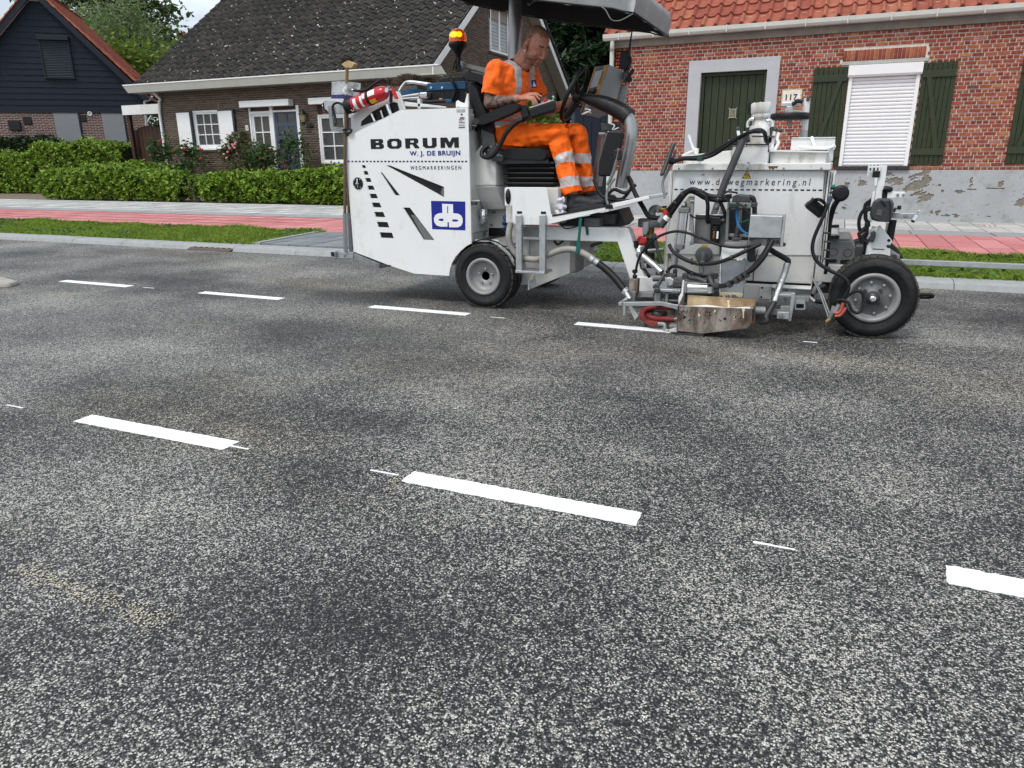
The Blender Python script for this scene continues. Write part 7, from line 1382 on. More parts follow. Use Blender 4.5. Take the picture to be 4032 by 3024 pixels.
# left pump cluster
pc = grp('pump_cluster', at('d2', 440, 400, 5.3), mu); b = MB(); c_ = at('d2', 440, 500, 5.3); L_ = at('d2', 450, 310, 5.3).z-c_.z; b.lathe([(.05, 0), (.05, .01), (.03, .015), (.03, L_*.5), (.085, L_*.55), (.09, L_*.6), (.09, L_*.98), (.08, L_)], c_, (0, 0, 1), 20); b.build('pump_head', GVD, pc)
plate('pump_lug', 'd2', [(365, 340), (430, 335), (425, 430), (400, 490), (360, 480), (358, 420)], 5.2, .03, GV, pc, .006); rod('pipe_elbow', 'd2', [(465, 290, 5.25), (465, 220, 5.25), (500, 195, 5.25), (540, 205, 5.25)], .026, GVD, pc, 4, 14); rod('brass_fitting', 'd2', [(535, 207, 5.25), (610, 210, 5.24)], .021, BRS, pc); rod('brass_fitting', 'd2', [(440, 520, 5.28), (445, 410, 5.28)], .026, BRS, pc); rod('fitting_ring', 'd2', [(525, 206, 5.25), (540, 207, 5.25)], .026, WHP, pc); plate('tap_handle', 'd2', [(560, 170), (620, 165), (630, 182), (580, 185)], 5.22, .01, BK, pc)
rod('pump_stem', 'd2', [(440, 520, 5.3), (430, 780, 5.3)], .04, DG, pc); rod('red_handwheel', 'd2', [(350, 512, 5.1), (385, 530, 5.09), (388, 568, 5.09), (350, 585, 5.1), (318, 570, 5.11), (315, 530, 5.11)], .011, RED, pc, 4, 8, closed=True); rod('handwheel_hub', 'd2', [(350, 548, 5.08), (350, 560, 5.16)], .018, RED, pc)
rod('discharge_pipe', 'd2', [(370, 600, 5.12), (320, 630, 5.1), (330, 680, 5.08), (400, 740, 5.05), (470, 800, 5.02), (570, 890, 4.98)], .0215, AL, pc, 5, 12); rod('discharge_clamp', 'd2', [(322, 690, 5.09), (355, 700, 5.07)], .03, GVD, pc); rod('tap_black', 'd2', [(285, 550, 5.08), (290, 620, 5.08)], .016, BK, pc)
rod('coupling', 'd2', [(545, 345, 5.0), (640, 215, 5.0)], .022, GVD, pc); rod('coupling', 'd2', [(560, 395, 4.99), (660, 265, 4.99)], .02, DG, pc); rod('red_band', 'd2', [(605, 265, 4.995), (640, 222, 4.995)], .025, RED, pc); rod('white_band', 'd2', [(610, 320, 4.98), (640, 285, 4.98)], .0235, WHP, pc); rod('red_band', 'd2', [(680, 165, 5.0), (715, 140, 5.0)], .02, RED, pc)
# big hoses
H_ = lambda pts, r, **k: rod('hydraulic_hose', 'd2', pts, r, HO, mu, 6, 10, **k)
H_([(640, 215, 4.99), (720, 130, 4.96), (800, 40, 4.94), (880, 5, 4.93), (960, 30, 4.93), (1050, 80, 4.93), (1180, 100, 4.92), (1310, 95, 4.92)], .0175)
H_([(660, 265, 4.98), (760, 120, 4.95), (830, 30, 4.93), (900, -10, 4.92), (1000, 20, 4.91), (1080, 60, 4.92), (1230, 75, 4.92), (1330, 60, 4.92)], .0165)
H_([(950, 20, 4.91), (1040, 60, 4.9), (1070, 160, 4.9), (1065, 330, 4.92), (1090, 340, 4.94)], .0125)
H_([(1200, 110, 4.93), (1250, 230, 4.93), (1265, 300, 4.94)], .012); H_([(1520, 70, 4.93), (1570, 100, 4.92), (1580, 260, 4.92)], .015)
H_([(285, 880, 4.93), (320, 740, 4.92), (400, 620, 4.9), (520, 510, 4.87), (680, 450, 4.85), (820, 455, 4.83), (980, 510, 4.80), (1180, 590, 4.79), (1380, 620, 4.78), (1560, 600, 4.78), (1650, 575, 4.79)], .0085)
H_([(650, 590, 4.88), (690, 660, 4.86), (800, 740, 4.82), (960, 795, 4.79), (1150, 790, 4.77), (1330, 730, 4.76), (1520, 640, 4.77), (1640, 585, 4.79)], .0125)
H_([(620, 890, 4.9), (680, 830, 4.88), (760, 830, 4.86), (860, 880, 4.85), (980, 925, 4.85), (1090, 935, 4.86)], .011)
rod('hydraulic_hose', 'd3', [(670, 545, 4.8), (620, 640, 4.77), (560, 740, 4.75), (460, 850, 4.74), (350, 920, 4.74), (250, 990, 4.75), (150, 1035, 4.77), (40, 1045, 4.79)], .0155, HO, mu, 6); rod('hydraulic_hose', 'd3', [(640, 560, 4.81), (590, 660, 4.78), (500, 790, 4.76), (390, 900, 4.75)], .014, HO, mu, 5)
for x, y in ((385, 912), (330, 945), (280, 975), (200, 1020)): rod('hose_cuff', 'd3', [(x+14, y-9, 4.74), (x-14, y+9, 4.745)], .024, DG, mu)
H_([(1240, 20, 4.9), (1280, 12, 4.89), (1370, 22, 4.89), (1390, 30, 4.9)], .006); H_([(1300, 120, 4.87), (1240, 90, 4.86), (1230, 50, 4.86), (1280, 15, 4.88)], .006); H_([(1380, 130, 4.87), (1450, 170, 4.86), (1530, 270, 4.85)], .005)
H_([(870, 260, 4.89), (940, 300, 4.9), (1020, 305, 4.92), (1110, 300, 4.93)], .005)
# lower carriage: bars, horizontal cylinder, knob screw, red hoses
bxp('spindle_block', 'd2', 215, 960, 302, 1120, 4.92, 4.98, RUST, mu); rod('spindle', 'd2', [(265, 965, 4.95), (280, 860, 4.95)], .008, DG, mu)
for y, r in ((880, .019), (935, .016)): 
    b = MB(); c_ = at('d2', 276, y, 4.95); b.lathe([(r*.6, -.012), (r, -.008), (r, .008), (r*.6, .012)], c_, (0, 0, 1), 10); b.build('spindle_knob', BK, mu)
plate('spindle_plate', 'd2', [(205, 1100), (285, 1100), (275, 1205), (190, 1205)], 4.90, .02, GVD, mu); plate('drag_bar', 'd2', [(130, 1215), (570, 1210), (700, 1240), (760, 1245), (860, 1275), (855, 1310), (770, 1310), (690, 1285), (560, 1255), (130, 1262)], 4.66, .018, GV, mu, .003); bxp('drag_bar_end', 'd2', 95, 1215, 132, 1260, 4.64, 4.82, GV, mu); bxp('drag_leg', 'd2', 146, 1262, 172, 1368, 4.66, 4.68, GV, mu); plate('cross_bar', 'd2', [(100, 1215), (180, 1180), (200, 1190), (130, 1225)], 4.72, .02, GV, mu)
plate('carriage_beam', 'd2', [(285, 1105), (480, 1110), (478, 1165), (280, 1165)], 4.95, .04, GVD, mu); bxp('carriage_arm', 'd2', 480, 1065, 770, 1115, 4.78, 4.84, GV, mu); bxp('carriage_post', 'd2', 490, 1095, 550, 1260, 4.80, 4.86, GVD, mu); bxp('carriage_post', 'd2', 612, 1120, 632, 1245, 4.80, 4.84, GVD, mu); bxp('carriage_post', 'd2', 560, 1115, 582, 1250, 4.86, 4.9, GVD, mu); plate('carriage_cheek', 'd2', [(795, 980), (812, 980), (800, 1130), (762, 1240), (748, 1235), (752, 1160), (780, 1110)], 4.70, .015, W_, mu)
b = MB(); c_ = at('d2', 520, 1085, 4.775); b.lathe([(.02, 0), (.02, .012), (.012, .016), (0, .016)], c_, (0, -1, 0), 16); b.build('pivot_bolt', DG, mu); bolts('carriage_bolt', [at('d2', x, 1100, 4.78) for x in (700, 735)], .011, (0, -1, 0), GVD, mu)
hc = grp('horizontal_cylinder', at('d2', 960, 1060, 4.8), mu); b = MB(); b.cyl(at('d2', 830, 1052, 4.8), at('d2', 1080, 1060, 4.8), .03, 18); b.build('barrel', AL, hc)
for y in (1012, 1102): rod('tie_rod', 'd2', [(815, y, 4.78), (1130, y+6, 4.78)], .007, GVD, hc)
bxp('end_plate', 'd2', 1075, 1015, 1110, 1120, 4.76, 4.84, AL, hc); bxp('end_plate', 'd2', 805, 1000, 835, 1110, 4.76, 4.84, GVD, hc)
rod('fitting', 'd2', [(860, 925, 4.85), (880, 950, 4.84), (960, 960, 4.82), (1060, 1000, 4.8)], .017, DG, mu, 3); rod('fitting', 'd2', [(1090, 940, 4.83), (1110, 1000, 4.8), (1130, 1040, 4.79)], .022, DG, mu, 3); bxp('fitting_block', 'd2', 1090, 910, 1165, 965, 4.82, 4.88, DG, mu); bxp('fitting_block', 'd2', 1060, 1010, 1190, 1060, 4.76, 4.8, DG, mu); bxp('fitting_block', 'd2', 790, 905, 850, 965, 4.82, 4.88, DG, mu); bxp('top_bar', 'd2', 610, 905, 720, 950, 4.86, 4.9, DG, mu); plate('coupler', 'd2', [(610, 950), (660, 940), (700, 970), (690, 1030), (640, 1040), (625, 990)], 4.8, .03, AL, mu, .008); rod('yellow_pipe', 'd2', [(520, 1050, 4.82), (550, 990, 4.84), (600, 910, 4.88)], .013, DG, mu, 2)
plate('base_beam', 'd2', [(300, 940), (640, 955), (620, 1100), (300, 1105)], 5.08, .1, W_, mu, .005); plate('dark_floor', 'd2', [(600, 1120), (1240, 1120), (1240, 1180), (640, 1230)], 5.0, .3, DG, mu)
REDp = lambda pts: rod('red_hose', 'd2', pts, .0185, REDH, mu, 7, 12)
REDp([(690, 1275, 4.85), (560, 1268, 4.86), (430, 1280, 4.86), (360, 1330, 4.82), (375, 1400, 4.76), (450, 1440, 4.72), (530, 1450, 4.70)]); REDp([(700, 1405, 4.80), (600, 1400, 4.8), (500, 1395, 4.82), (420, 1370, 4.84), (400, 1320, 4.88), (480, 1285, 4.9)])
rod('hose_tail', 'd2', [(530, 1450, 4.70), (600, 1460, 4.69), (605, 1520, 4.68), (640, 1525, 4.68)], .013, GVD, mu, 3); rod('hose_tail', 'd2', [(690, 1405, 4.8), (740, 1400, 4.8)], .014, GVD, mu); bxp('nipple', 'd2', 650, 1460, 735, 1500, 4.66, 4.72, GVD, mu)
plate('shoe_lip', 'd2', [(640, 1520), (735, 1490), (735, 1540), (670, 1560)], 4.65, .1, WG, mu); b = MB(); c_ = at('d2', 540, 1340, 4.9); b.lathe([(.05, -.02), (.055, 0), (.05, .02), (0, .02)], c_, (0, 0, 1), 20); b.build('caster', DG, mu)
# marking shoe: open rusty box with paint inside
sh_ = grp('marking_shoe', (-.63, 4.7, .02), mu); Ys0, Ys1 = 4.625, 4.80
near = [(742, 1258), (1572, 1290), (1568, 1420), (1500, 1500), (1020, 1558), (735, 1530)]
plate('near_side', 'd2', near, Ys0, .008, RUST, sh_, .001); N_ = ats('d2', near, Ys0); F_ = [Vector((p.x+(.0 if i < 2 else 0), Ys1, p.z+(.045 if i == 0 else .03 if i == 1 else 0))) for i, p in enumerate(N_)]
plate('far_side', 'd2', [(742, 1258), (1572, 1290), (1568, 1420), (1500, 1500), (1020, 1558), (735, 1530)], Ys1, .008, RUST, sh_, .001)
b = MB(); p0, p1, p2, p3 = N_[0], N_[1], F_[1], F_[0]; y_ = Vector((0, 0, 0)); b.prism([F_[0]+Vector((.03, -.006, 0)), F_[1]+Vector((0, -.006, 0)), Vector((F_[1].x, Ys1-.006, .07)), Vector((F_[0].x+.03, Ys1-.006, .07))], (0, .004, 0)); b.build('inner_wall', mat('stained_inner_wall', (.30, .20, .11), .7, var=.4, scale=8, dirt=((.6, .52, .36), 3, .5, .15, .8)), sh_)
b = MB(); e_ = N_[1]; b.prism([Vector((e_.x, Ys0, e_.z)), Vector((e_.x, Ys1, e_.z+.03)), Vector((N_[2].x, Ys1, N_[2].z)), Vector((N_[2].x, Ys0, N_[2].z))], (-.008, 0, 0)); b.build('end_wall', RUST, sh_); b = MB(); e_ = N_[0]; b.prism([Vector((e_.x, Ys0, e_.z)), Vector((e_.x, Ys1, e_.z+.045)), Vector((e_.x, Ys1, .03)), Vector((e_.x, Ys0, .03))], (.008, 0, 0)); b.build('end_wall', RUST, sh_)
b = MB(); zp = N_[1].z-.034; k_ = 12; gr = []
for j in range(5):
    for i in range(k_+1): gr.append(Vector((N_[0].x+.012+(N_[1].x-N_[0].x-.024)*i/k_, Ys0+.01+(Ys1-Ys0-.02)*j/4, zp+.02*math.sin(i*.9+j)*.3+.01*(i/k_))))
b.add(gr, [(j*(k_+1)+i, j*(k_+1)+i+1, (j+1)*(k_+1)+i+1, (j+1)*(k_+1)+i) for j in range(4) for i in range(k_)], True); b.build('paint_pool', WPNT, sh_)
plate('paint_drip', 'd2', [(1440, 1288), (1475, 1290), (1462, 1330), (1462, 1385), (1452, 1390), (1450, 1330)], Ys0-.002, .003, CREAMP, sh_, 0); plate('paint_drip', 'd2', [(1280, 1195), (1310, 1195), (1300, 1230), (1312, 1270), (1285, 1275), (1290, 1230)], Ys1-.012, .004, CREAMP, sh_, 0); plate('runner', 'd2', [(665, 1545), (1030, 1555), (1020, 1585), (680, 1572)], Ys0+.005, .16, DG, sh_, 0)
rod('pivot_tube', 'd3', [(430, 1300, 4.72), (585, 1310, 4.74)], .026, GVD, sh_); bolts('shoe_bolt', [at('d2', x, y, Ys0) for x, y in ((790, 1295), (832, 1298))], .012, (0, -1, 0), GVD, sh_)
# chassis under the kettle, right brackets
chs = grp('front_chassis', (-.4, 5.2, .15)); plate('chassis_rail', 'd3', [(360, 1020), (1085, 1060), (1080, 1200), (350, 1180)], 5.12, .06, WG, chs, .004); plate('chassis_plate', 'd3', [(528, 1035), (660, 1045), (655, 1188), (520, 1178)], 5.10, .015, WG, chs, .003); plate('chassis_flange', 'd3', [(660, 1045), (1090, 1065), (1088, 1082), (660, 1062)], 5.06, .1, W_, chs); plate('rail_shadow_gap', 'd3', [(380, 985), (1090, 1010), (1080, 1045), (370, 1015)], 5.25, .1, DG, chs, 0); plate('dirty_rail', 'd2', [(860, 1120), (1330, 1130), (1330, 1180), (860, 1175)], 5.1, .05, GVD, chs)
bolts('rail_bolt', [at('d3', x, y, 5.12) for x, y in ((685, 1075), (818, 1082), (672, 1175), (806, 1182))], .013, (0, -1, 0), GVD, chs, .008); bolts('rail_hole', [at('d3', x, y, 5.10) for x, y in ((556, 1060), (546, 1160))], .008, (0, -1, 0), PBK, chs, .001)
plate('bracket_arm', 'd3', [(880, 1120), (918, 1118), (905, 1240), (868, 1425), (838, 1420), (865, 1190)], 4.85, .016, GV, chs, .003); plate('bracket_foot', 'd3', [(722, 1322), (850, 1328), (842, 1405), (712, 1395)], 4.80, .04, GV, chs, .003); bolts('bracket_bolt', [at('d3', 768, 1365, 4.80)], .018, (0, -1, 0), GVD, chs, .014); plate('bracket_web', 'd3', [(755, 1260), (870, 1262), (862, 1330), (745, 1325)], 4.86, .06, GVD, chs); plate('bracket_bar', 'd3', [(640, 1290), (760, 1300), (750, 1360), (640, 1350)], 4.9, .05, GVD, chs); plate('bracket_top', 'd3', [(740, 1125), (890, 1135), (890, 1160), (740, 1150)], 4.9, .1, GV, chs)
b = MB(); pts = rrect(912, 1215, 1025, 1298, 12, 12, 3); loops_plate('square_tube', ats('d3', pts, 4.90), [ats('d3', rrect(926, 1235, 1010, 1285, 6, 6, 3), 4.90)], 4.90, .3, GV, chs); plate('tube_inside', 'd3', [(926, 1235), (1010, 1235), (1010, 1285), (926, 1285)], 4.96, .002, PBK, chs, 0); plate('tube_mount', 'd3', [(905, 1150), (1080, 1155), (1060, 1215), (900, 1212)], 5.0, .12, GVD, chs)
rod('insulated_pipe', 'd3', [(830, 790, 4.98), (800, 900, 4.97), (755, 1020, 4.95), (715, 1130, 4.92), (690, 1210, 4.9)], .0205, mat('foil_wrap', (.55, .56, .56), .35, .8, .25, 25, bump=.7, bscale=60), chs, 9, 12, ribs=1, ribamp=.07); rod('pipe_cuff', 'd3', [(640, 640, 5.0), (700, 680, 5.0), (780, 725, 5.0), (838, 765, 4.99), (832, 810, 4.98)], .018, BK, chs, 3, 12); rod('pipe_tail', 'd3', [(690, 1210, 4.9), (640, 1300, 4.86), (595, 1380, 4.82), (600, 1420, 4.8), (520, 1440, 4.8)], .017, DG, chs, 3, 12)
rod('burner_rods', 'd3', [(1100, 945, 5.05), (1190, 1130, 5.0), (1280, 1390, 4.95)], .006, GVD, chs); rod('burner_rods', 'd3', [(1140, 1000, 5.05), (1220, 1150, 5.0), (1300, 1370, 4.95)], .006, GVD, chs); rod('side_fittings', 'd3', [(1120, 1120, 5.05), (1140, 1060, 5.04), (1200, 1000, 5.05)], .016, GVD, chs, 3); rod('side_fittings', 'd3', [(1180, 1060, 5.05), (1245, 1035, 5.04)], .014, DG, chs); rod('side_fittings', 'd3', [(1070, 1160, 5.02), (1130, 1210, 5.0)], .012, GVD, chs); rod('lower_loop', 'd3', [(1120, 1100, 5.2), (1100, 1180, 5.2), (1180, 1215, 5.2), (1290, 1200, 5.2)], .013, HO, chs, 4)
bxp('belly_pan', 'd3', 1100, 1010, 1300, 1120, 5.3, 5.9, DG, chs)
# work light, round cap, loom and burner hose
wl = grp('work_light', at('d3', 1120, 220, 5.0)); MW = Matrix.Translation(at('d3', 1110, 215, 5.0)) @ Matrix.Rotation(rad(38), 4, 'Y') @ Matrix.Rotation(rad(12), 4, 'Z')
b = MB(); b.box((-.058, -.03, -.012), (.058, .03, .022), 0, MW); b.build('lamp_body', BK, wl, .004)
b = MB()
for i in range(13): b.box((-.052+i*.0085, -.031, .022), (-.049+i*.0085, .031, .055), 0, MW)
b.build('cooling_fins', BK, wl); b = MB(); b.box((-.05, -.0335, -.014), (.05, .025, -.012), 0, MW); b.build('lamp_glass', mat('lamp_glass_dark', (.08, .08, .09), .1, spec=.7), wl); plate('lamp_bracket', 'd3', [(1140, 158), (1250, 155), (1245, 185), (1150, 178)], 5.06, .015, W_, wl); rod('lamp_arm', 'd3', [(1150, 265, 5.05), (1210, 240, 5.06), (1245, 220, 5.08)], .008, BK, wl, 2)
rod('lamp_cable', 'd3', [(1115, 130, 5.0), (1130, 95, 4.98), (1190, 95, 4.97), (1240, 135, 4.98), (1220, 200, 5.0), (1180, 190, 5.0)], .006, HO, wl, 5); rod('lamp_cable', 'd3', [(1130, 120, 4.99), (1170, 105, 4.97), (1230, 140, 4.98)], .006, HO, wl, 5)
b = MB(); c_ = at('d1', 2012, 800, 5.02); b.lathe([(.047, -.02), (.05, .0), (.047, .009), (.03, .012), (0, .012)], c_, (0, -1, 0), 28); b.build('round_cap', BK, mac); rod('green_fitting', 'd1', [(1925, 745, 5.03), (1965, 745, 5.03)], .016, mat('fitting_green', (.01, .10, .075), .4)); rod('green_fitting', 'd1', [(1938, 780, 5.03), (1942, 800, 5.03)], .018, mat('fitting_green2', (.02, .07, .05), .4)); plate('cap_mount', 'd1', [(1960, 740), (2030, 735), (2045, 790), (1950, 800)], 5.05, .03, MG)
rod('burner_hose', 'd3', [(1305, 70, 4.97), (1270, 160, 4.96), (1200, 330, 4.94), (1120, 520, 4.93), (1105, 660, 4.92), (1160, 780, 4.91), (1290, 870, 4.90), (1420, 930, 4.89), (1490, 1000, 4.88), (1490, 1090, 4.88), (1430, 1190, 4.88), (1400, 1240, 4.88)], .0115, HO, mac, 6, 10); rod('hose_sleeve', 'd3', [(1308, 60, 4.968), (1285, 120, 4.965), (1262, 185, 4.962)], .0135, mat('blue_grey_sleeve', (.06, .075, .11), .5), mac, 2)
rod('burner_hose', 'd3', [(1340, 1260, 4.88), (1350, 1215, 4.87), (1420, 1190, 4.86), (1490, 1220, 4.85), (1530, 1300, 4.85), (1590, 1335, 4.85), (1640, 1290, 4.86), (1660, 1190, 4.87), (1640, 1110, 4.87), (1560, 1100, 4.87), (1450, 1180, 4.88)], .009, HO, mac, 6, 10)
rod('burner_torch', 'd3', [(1395, 1235, 4.88), (1370, 1290, 4.88), (1340, 1330, 4.88)], .016, GVD, mac, 2); rod('burner_torch', 'd3', [(1340, 1255, 4.88), (1320, 1330, 4.88), (1290, 1390, 4.88), (1262, 1425, 4.88)], [.014, .016, .012, .008], GVD, mac, 2); rod('burner_tip', 'd3', [(1300, 1395, 4.88), (1255, 1430, 4.88)], .014, BRS)
for pts in ([(1340, 1330), (1380, 1335), (1415, 1300), (1438, 1220)], [(1345, 1365), (1385, 1365), (1420, 1345), (1470, 1275)]): rod('red_lever', 'd3', [(x, y, 4.865) for x, y in pts], .010, mat('faded_red', (.42, .10, .08), .5) if 'faded_red' not in bpy.data.materials else bpy.data.materials['faded_red'], mac, 2, 8)
for i, (dx, r) in enumerate(((0, .008), (20, .006), (-16, .006))): rod('cable_loom', 'd4', [(455+dx, 395, 5.03+i*.01), (400+dx, 480, 5.04), (372+dx*.5, 620, 5.06), (360+dx*.4, 800, 5.07), (345+dx*.4, 960, 5.08), (330+dx*.4, 1060, 5.09)], r, HO, mac, 5, 8)
for k in range(5): rod('cable_tie', 'd4', [(318, 700+k*75, 5.03), (375, 705+k*75, 5.03)], .006, DG)
# ---------------------------------------------------------------- grey drive unit and front fork
du_ = grp('drive_unit', at('d4', 480, 950, 5.25)); YD = 5.22
plate('unit_cover', 'd4', [(365, 775), (560, 770), (602, 880), (598, 910), (400, 1110), (355, 1105)], YD, .5, MG, du_, .008); plate('unit_top', 'd4', [(370, 756), (545, 752), (560, 770), (365, 776)], YD+.01, .5, MG, du_)
for x, y in ((402, 868), (525, 875)): b = MB(); c_ = at('d4', x, y, YD-.001); b.lathe([(.026, 0), (.026, .002), (.023, .002), (.023, 0)], c_, (0, -1, 0), 24, closed=True); b.build('knock_out_ring', DG, du_)
for x0, y0, x1, y1 in ((360, 930, 432, 962), (460, 936, 552, 974), (360, 990, 432, 1024), (445, 994, 545, 1030)): plate('slot', 'd4', rrect(x0, y0, x1, y1, 14, 14, 4), YD-.002, .0015, PBK, du_, 0)
plate('red_lens', 'd4', [(450, 1010), (520, 1008), (515, 1035), (455, 1036)], YD-.004, .002, mat('red_lens', (.25, .01, .01), .3), du_, 0); rod('lubricator', 'd4', [(408, 720, 5.2), (412, 655, 5.2)], .03, mat('lubricator_white', (.62, .62, .58), .4), du_, 1, 16); rod('lubricator_cap', 'd4', [(412, 655, 5.2), (413, 632, 5.2)], .027, BK, du_, 1, 16); rod('lubricator_base', 'd4', [(405, 752, 5.2), (408, 725, 5.2)], .033, BK, du_, 1, 16); bxp('lubricator_label', 'd4', 386, 672, 436, 712, 5.165, 5.168, WHP, du_, 0)
fk = grp('front_fork', (.3, 5.3, .5)); YF = 5.14
plate('fork_post', 'f4', [(205, 75), (272, 75), (225, 390), (150, 415)], YF, .05, W_, fk, .003); plate('fork_rail', 'f4', [(150, 195), (182, 195), (172, 270), (150, 265)], YF-.01, .05, W_, fk); plate('fork_rail', 'f4', [(135, 320), (158, 320), (120, 610), (92, 600)], YF-.012, .03, W_, fk); plate('square_head', 'f4', [(90, 125), (140, 130), (135, 190), (78, 180)], YF+.01, .1, W_, fk); bxp('square_hole', 'f4', 136, 130, 198, 188, YF-.012, YF-.008, PBK, fk, 0)
b = MB(); 
for pts in ([(100, 65), (200, 60)], [(200, 60), (198, 125)], [(130, 65), (128, 120)], [(100, 65), (95, 120)], [(100, 92), (198, 90)], [(165, 62), (165, 120)]): b.tube([at('f4', x, y, YF-.02) for x, y in pts], .006, 6)
b.build('head_cage', W_, fk)
plate('fork_gusset', 'f4', [(185, 640), (205, 635), (318, 780), (300, 822), (268, 820), (258, 835), (275, 852), (300, 855), (298, 925), (60, 945), (80, 830), (150, 740)], 5.10, .014, W_, fk, .003); bolts('gusset_hole', [at('f4', 285, 778, 5.10)], .010, (0, -1, 0), PBK, fk, .001); plate('gusset_slot', 'f4', [(135, 853), (242, 858), (242, 866), (133, 862)], 5.098, .001, DG, fk, 0); plate('gusset_low', 'f4', [(230, 930), (300, 860), (390, 915), (385, 955), (230, 950)], 5.13, .012, GVD, fk); bolts('gusset_bolt', [at('f4', 330, 935, 5.12)], .02, (0, -1, 0), DG, fk, .01)
rod('damper', 'f4', [(325, 585, 5.16), (290, 780, 5.16)], .022, BK, fk, 1, 14); plate('damper_side', 'f4', [(262, 610), (285, 615), (268, 720), (250, 690)], 5.17, .02, WG, fk); rod('upper_damper', 'f4', [(250, 300, 5.15), (245, 380, 5.15)], .02, BK, fk); rod('clamp', 'f4', [(240, 295, 5.13), (300, 300, 5.12), (322, 302, 5.12)], [.02, .018, .008], BK, fk); plate('white_arm', 'f4', [(275, 320), (438, 322), (438, 378), (268, 382)], 5.12, .012, W_, fk); bolts('arm_bolt', [at('f4', x, 350, 5.12) for x in (368, 422)], .008, (0, -1, 0), GVD, fk)
plate('galv_arm', 'f4', [(322, 518), (540, 525), (555, 545), (545, 575), (310, 570)], 5.10, .014, GV, fk); bolts('arm_bolt', [at('f4', x, y, 5.10) for x, y in ((332, 545), (442, 547))], .014, (0, -1, 0), GVD, fk); rod('pull_pin', 'f4', [(542, 550, 5.06), (510, 598, 5.03)], .012, CH, fk); rod('pin_ring', 'f4', [(572, 500, 5.08), (590, 518, 5.08), (572, 536, 5.08), (554, 518, 5.08)], .004, CH, fk, 5, 6, closed=True); plate('top_lug', 'f4', [(330, 512), (385, 515), (382, 525), (330, 522)], 5.09, .04, W_, fk); bxp('small_sensor', 'f4', 368, 452, 400, 490, 5.04, 5.07, BK, fk); rod('sensor_stem', 'f4', [(340, 470, 5.06), (372, 470, 5.06)], .006, GVD, fk); rod('sensor_stem', 'f4', [(335, 505, 5.08), (350, 470, 5.06)], .008, GVD, fk)
hl = grp('headlamp', at('f4', 225, 500, 5.0), fk); loft_side('lamp_shell', 'f4', [(110, 545), (118, 490), (140, 420), (190, 388), (280, 388), (325, 400), (338, 440), (330, 520), (310, 590), (290, 612), (190, 608), (125, 590)], 4.97, 5.10, mat('charcoal_shell', (.035, .04, .047), .38, var=.1), .05, hl, 6, .008)
plate('lamp_window', 'f4', [(178, 485), (228, 490), (215, 545), (168, 540)], 4.966, .004, mat('amber_brown_lens', (.10, .085, .08), .2), hl, 0); plate('lamp_ridge', 'f4', [(205, 395), (235, 410), (265, 455), (250, 460), (215, 430)], 4.962, .01, BK, hl); plate('lamp_joint', 'f4', [(285, 390), (292, 390), (302, 450), (300, 590), (292, 605), (292, 450)], 4.965, .01, BK, hl, 0)
for i, pts in enumerate(([(120, 480), (80, 470), (30, 520), (5, 600), (15, 680), (60, 660), (90, 630)], [(115, 485), (75, 500), (65, 560), (85, 620), (75, 700), (40, 740), (50, 780), (80, 790)], [(70, 430), (60, 480), (70, 560)], [(80, 650), (30, 700), (5, 715), (30, 780), (45, 800)])): rod('fork_cable', 'f4', [(x, y, 5.06) for x, y in pts], .0105, HO, fk, 5, 8)
plate('cable_box', 'f4', [(55, 620), (110, 590), (115, 650), (60, 655)], 5.05, .03, BK, fk, .006); plate('light_bracket', 'f4', [(130, 640), (180, 655), (155, 670), (85, 770), (75, 765), (110, 690)], 5.08, .02, W_, fk); plate('horn', 'f4', [(115, 700), (160, 690), (165, 740), (140, 800), (110, 795)], 5.06, .05, DG, fk, .008); plate('dark_leg', 'f4', [(60, 700), (100, 690), (60, 950), (30, 950)], 5.18, .04, BK, fk); plate('top_clamp', 'f4', [(58, 425), (120, 380), (120, 470), (60, 470)], 5.15, .03, BK, fk)
# long galvanised guide bar, tow hook, front crossbeam
a = at('d4', 985, 955, 5.2); b = MB(); b.box((a.x, 5.2, a.z-.016), (a.x+1.6, 5.24, a.z+.016)); b.build('guide_bar', GV, mac, .002)
rod('tow_hook', 'd4', [(1120, 1252, 5.0), (1180, 1240, 4.97), (1240, 1238, 4.96), (1268, 1252, 4.97), (1240, 1262, 5.0), (1140, 1262, 5.02)], .011, BK, mac, 4, 8); b = MB(); b.box((-.08, 5.2, .3), (.32, 5.95, .42)); b.build('front_crossbeam', WG, mac, .006); bxp('fork_base', 'd4', 600, 820, 660, 960, 5.18, 5.3, DG, mac)
rod('mud_guard', 'd4', [(590, 850, 5.6), (640, 830, 5.6), (665, 920, 5.6)], .03, RB, mac, 3)

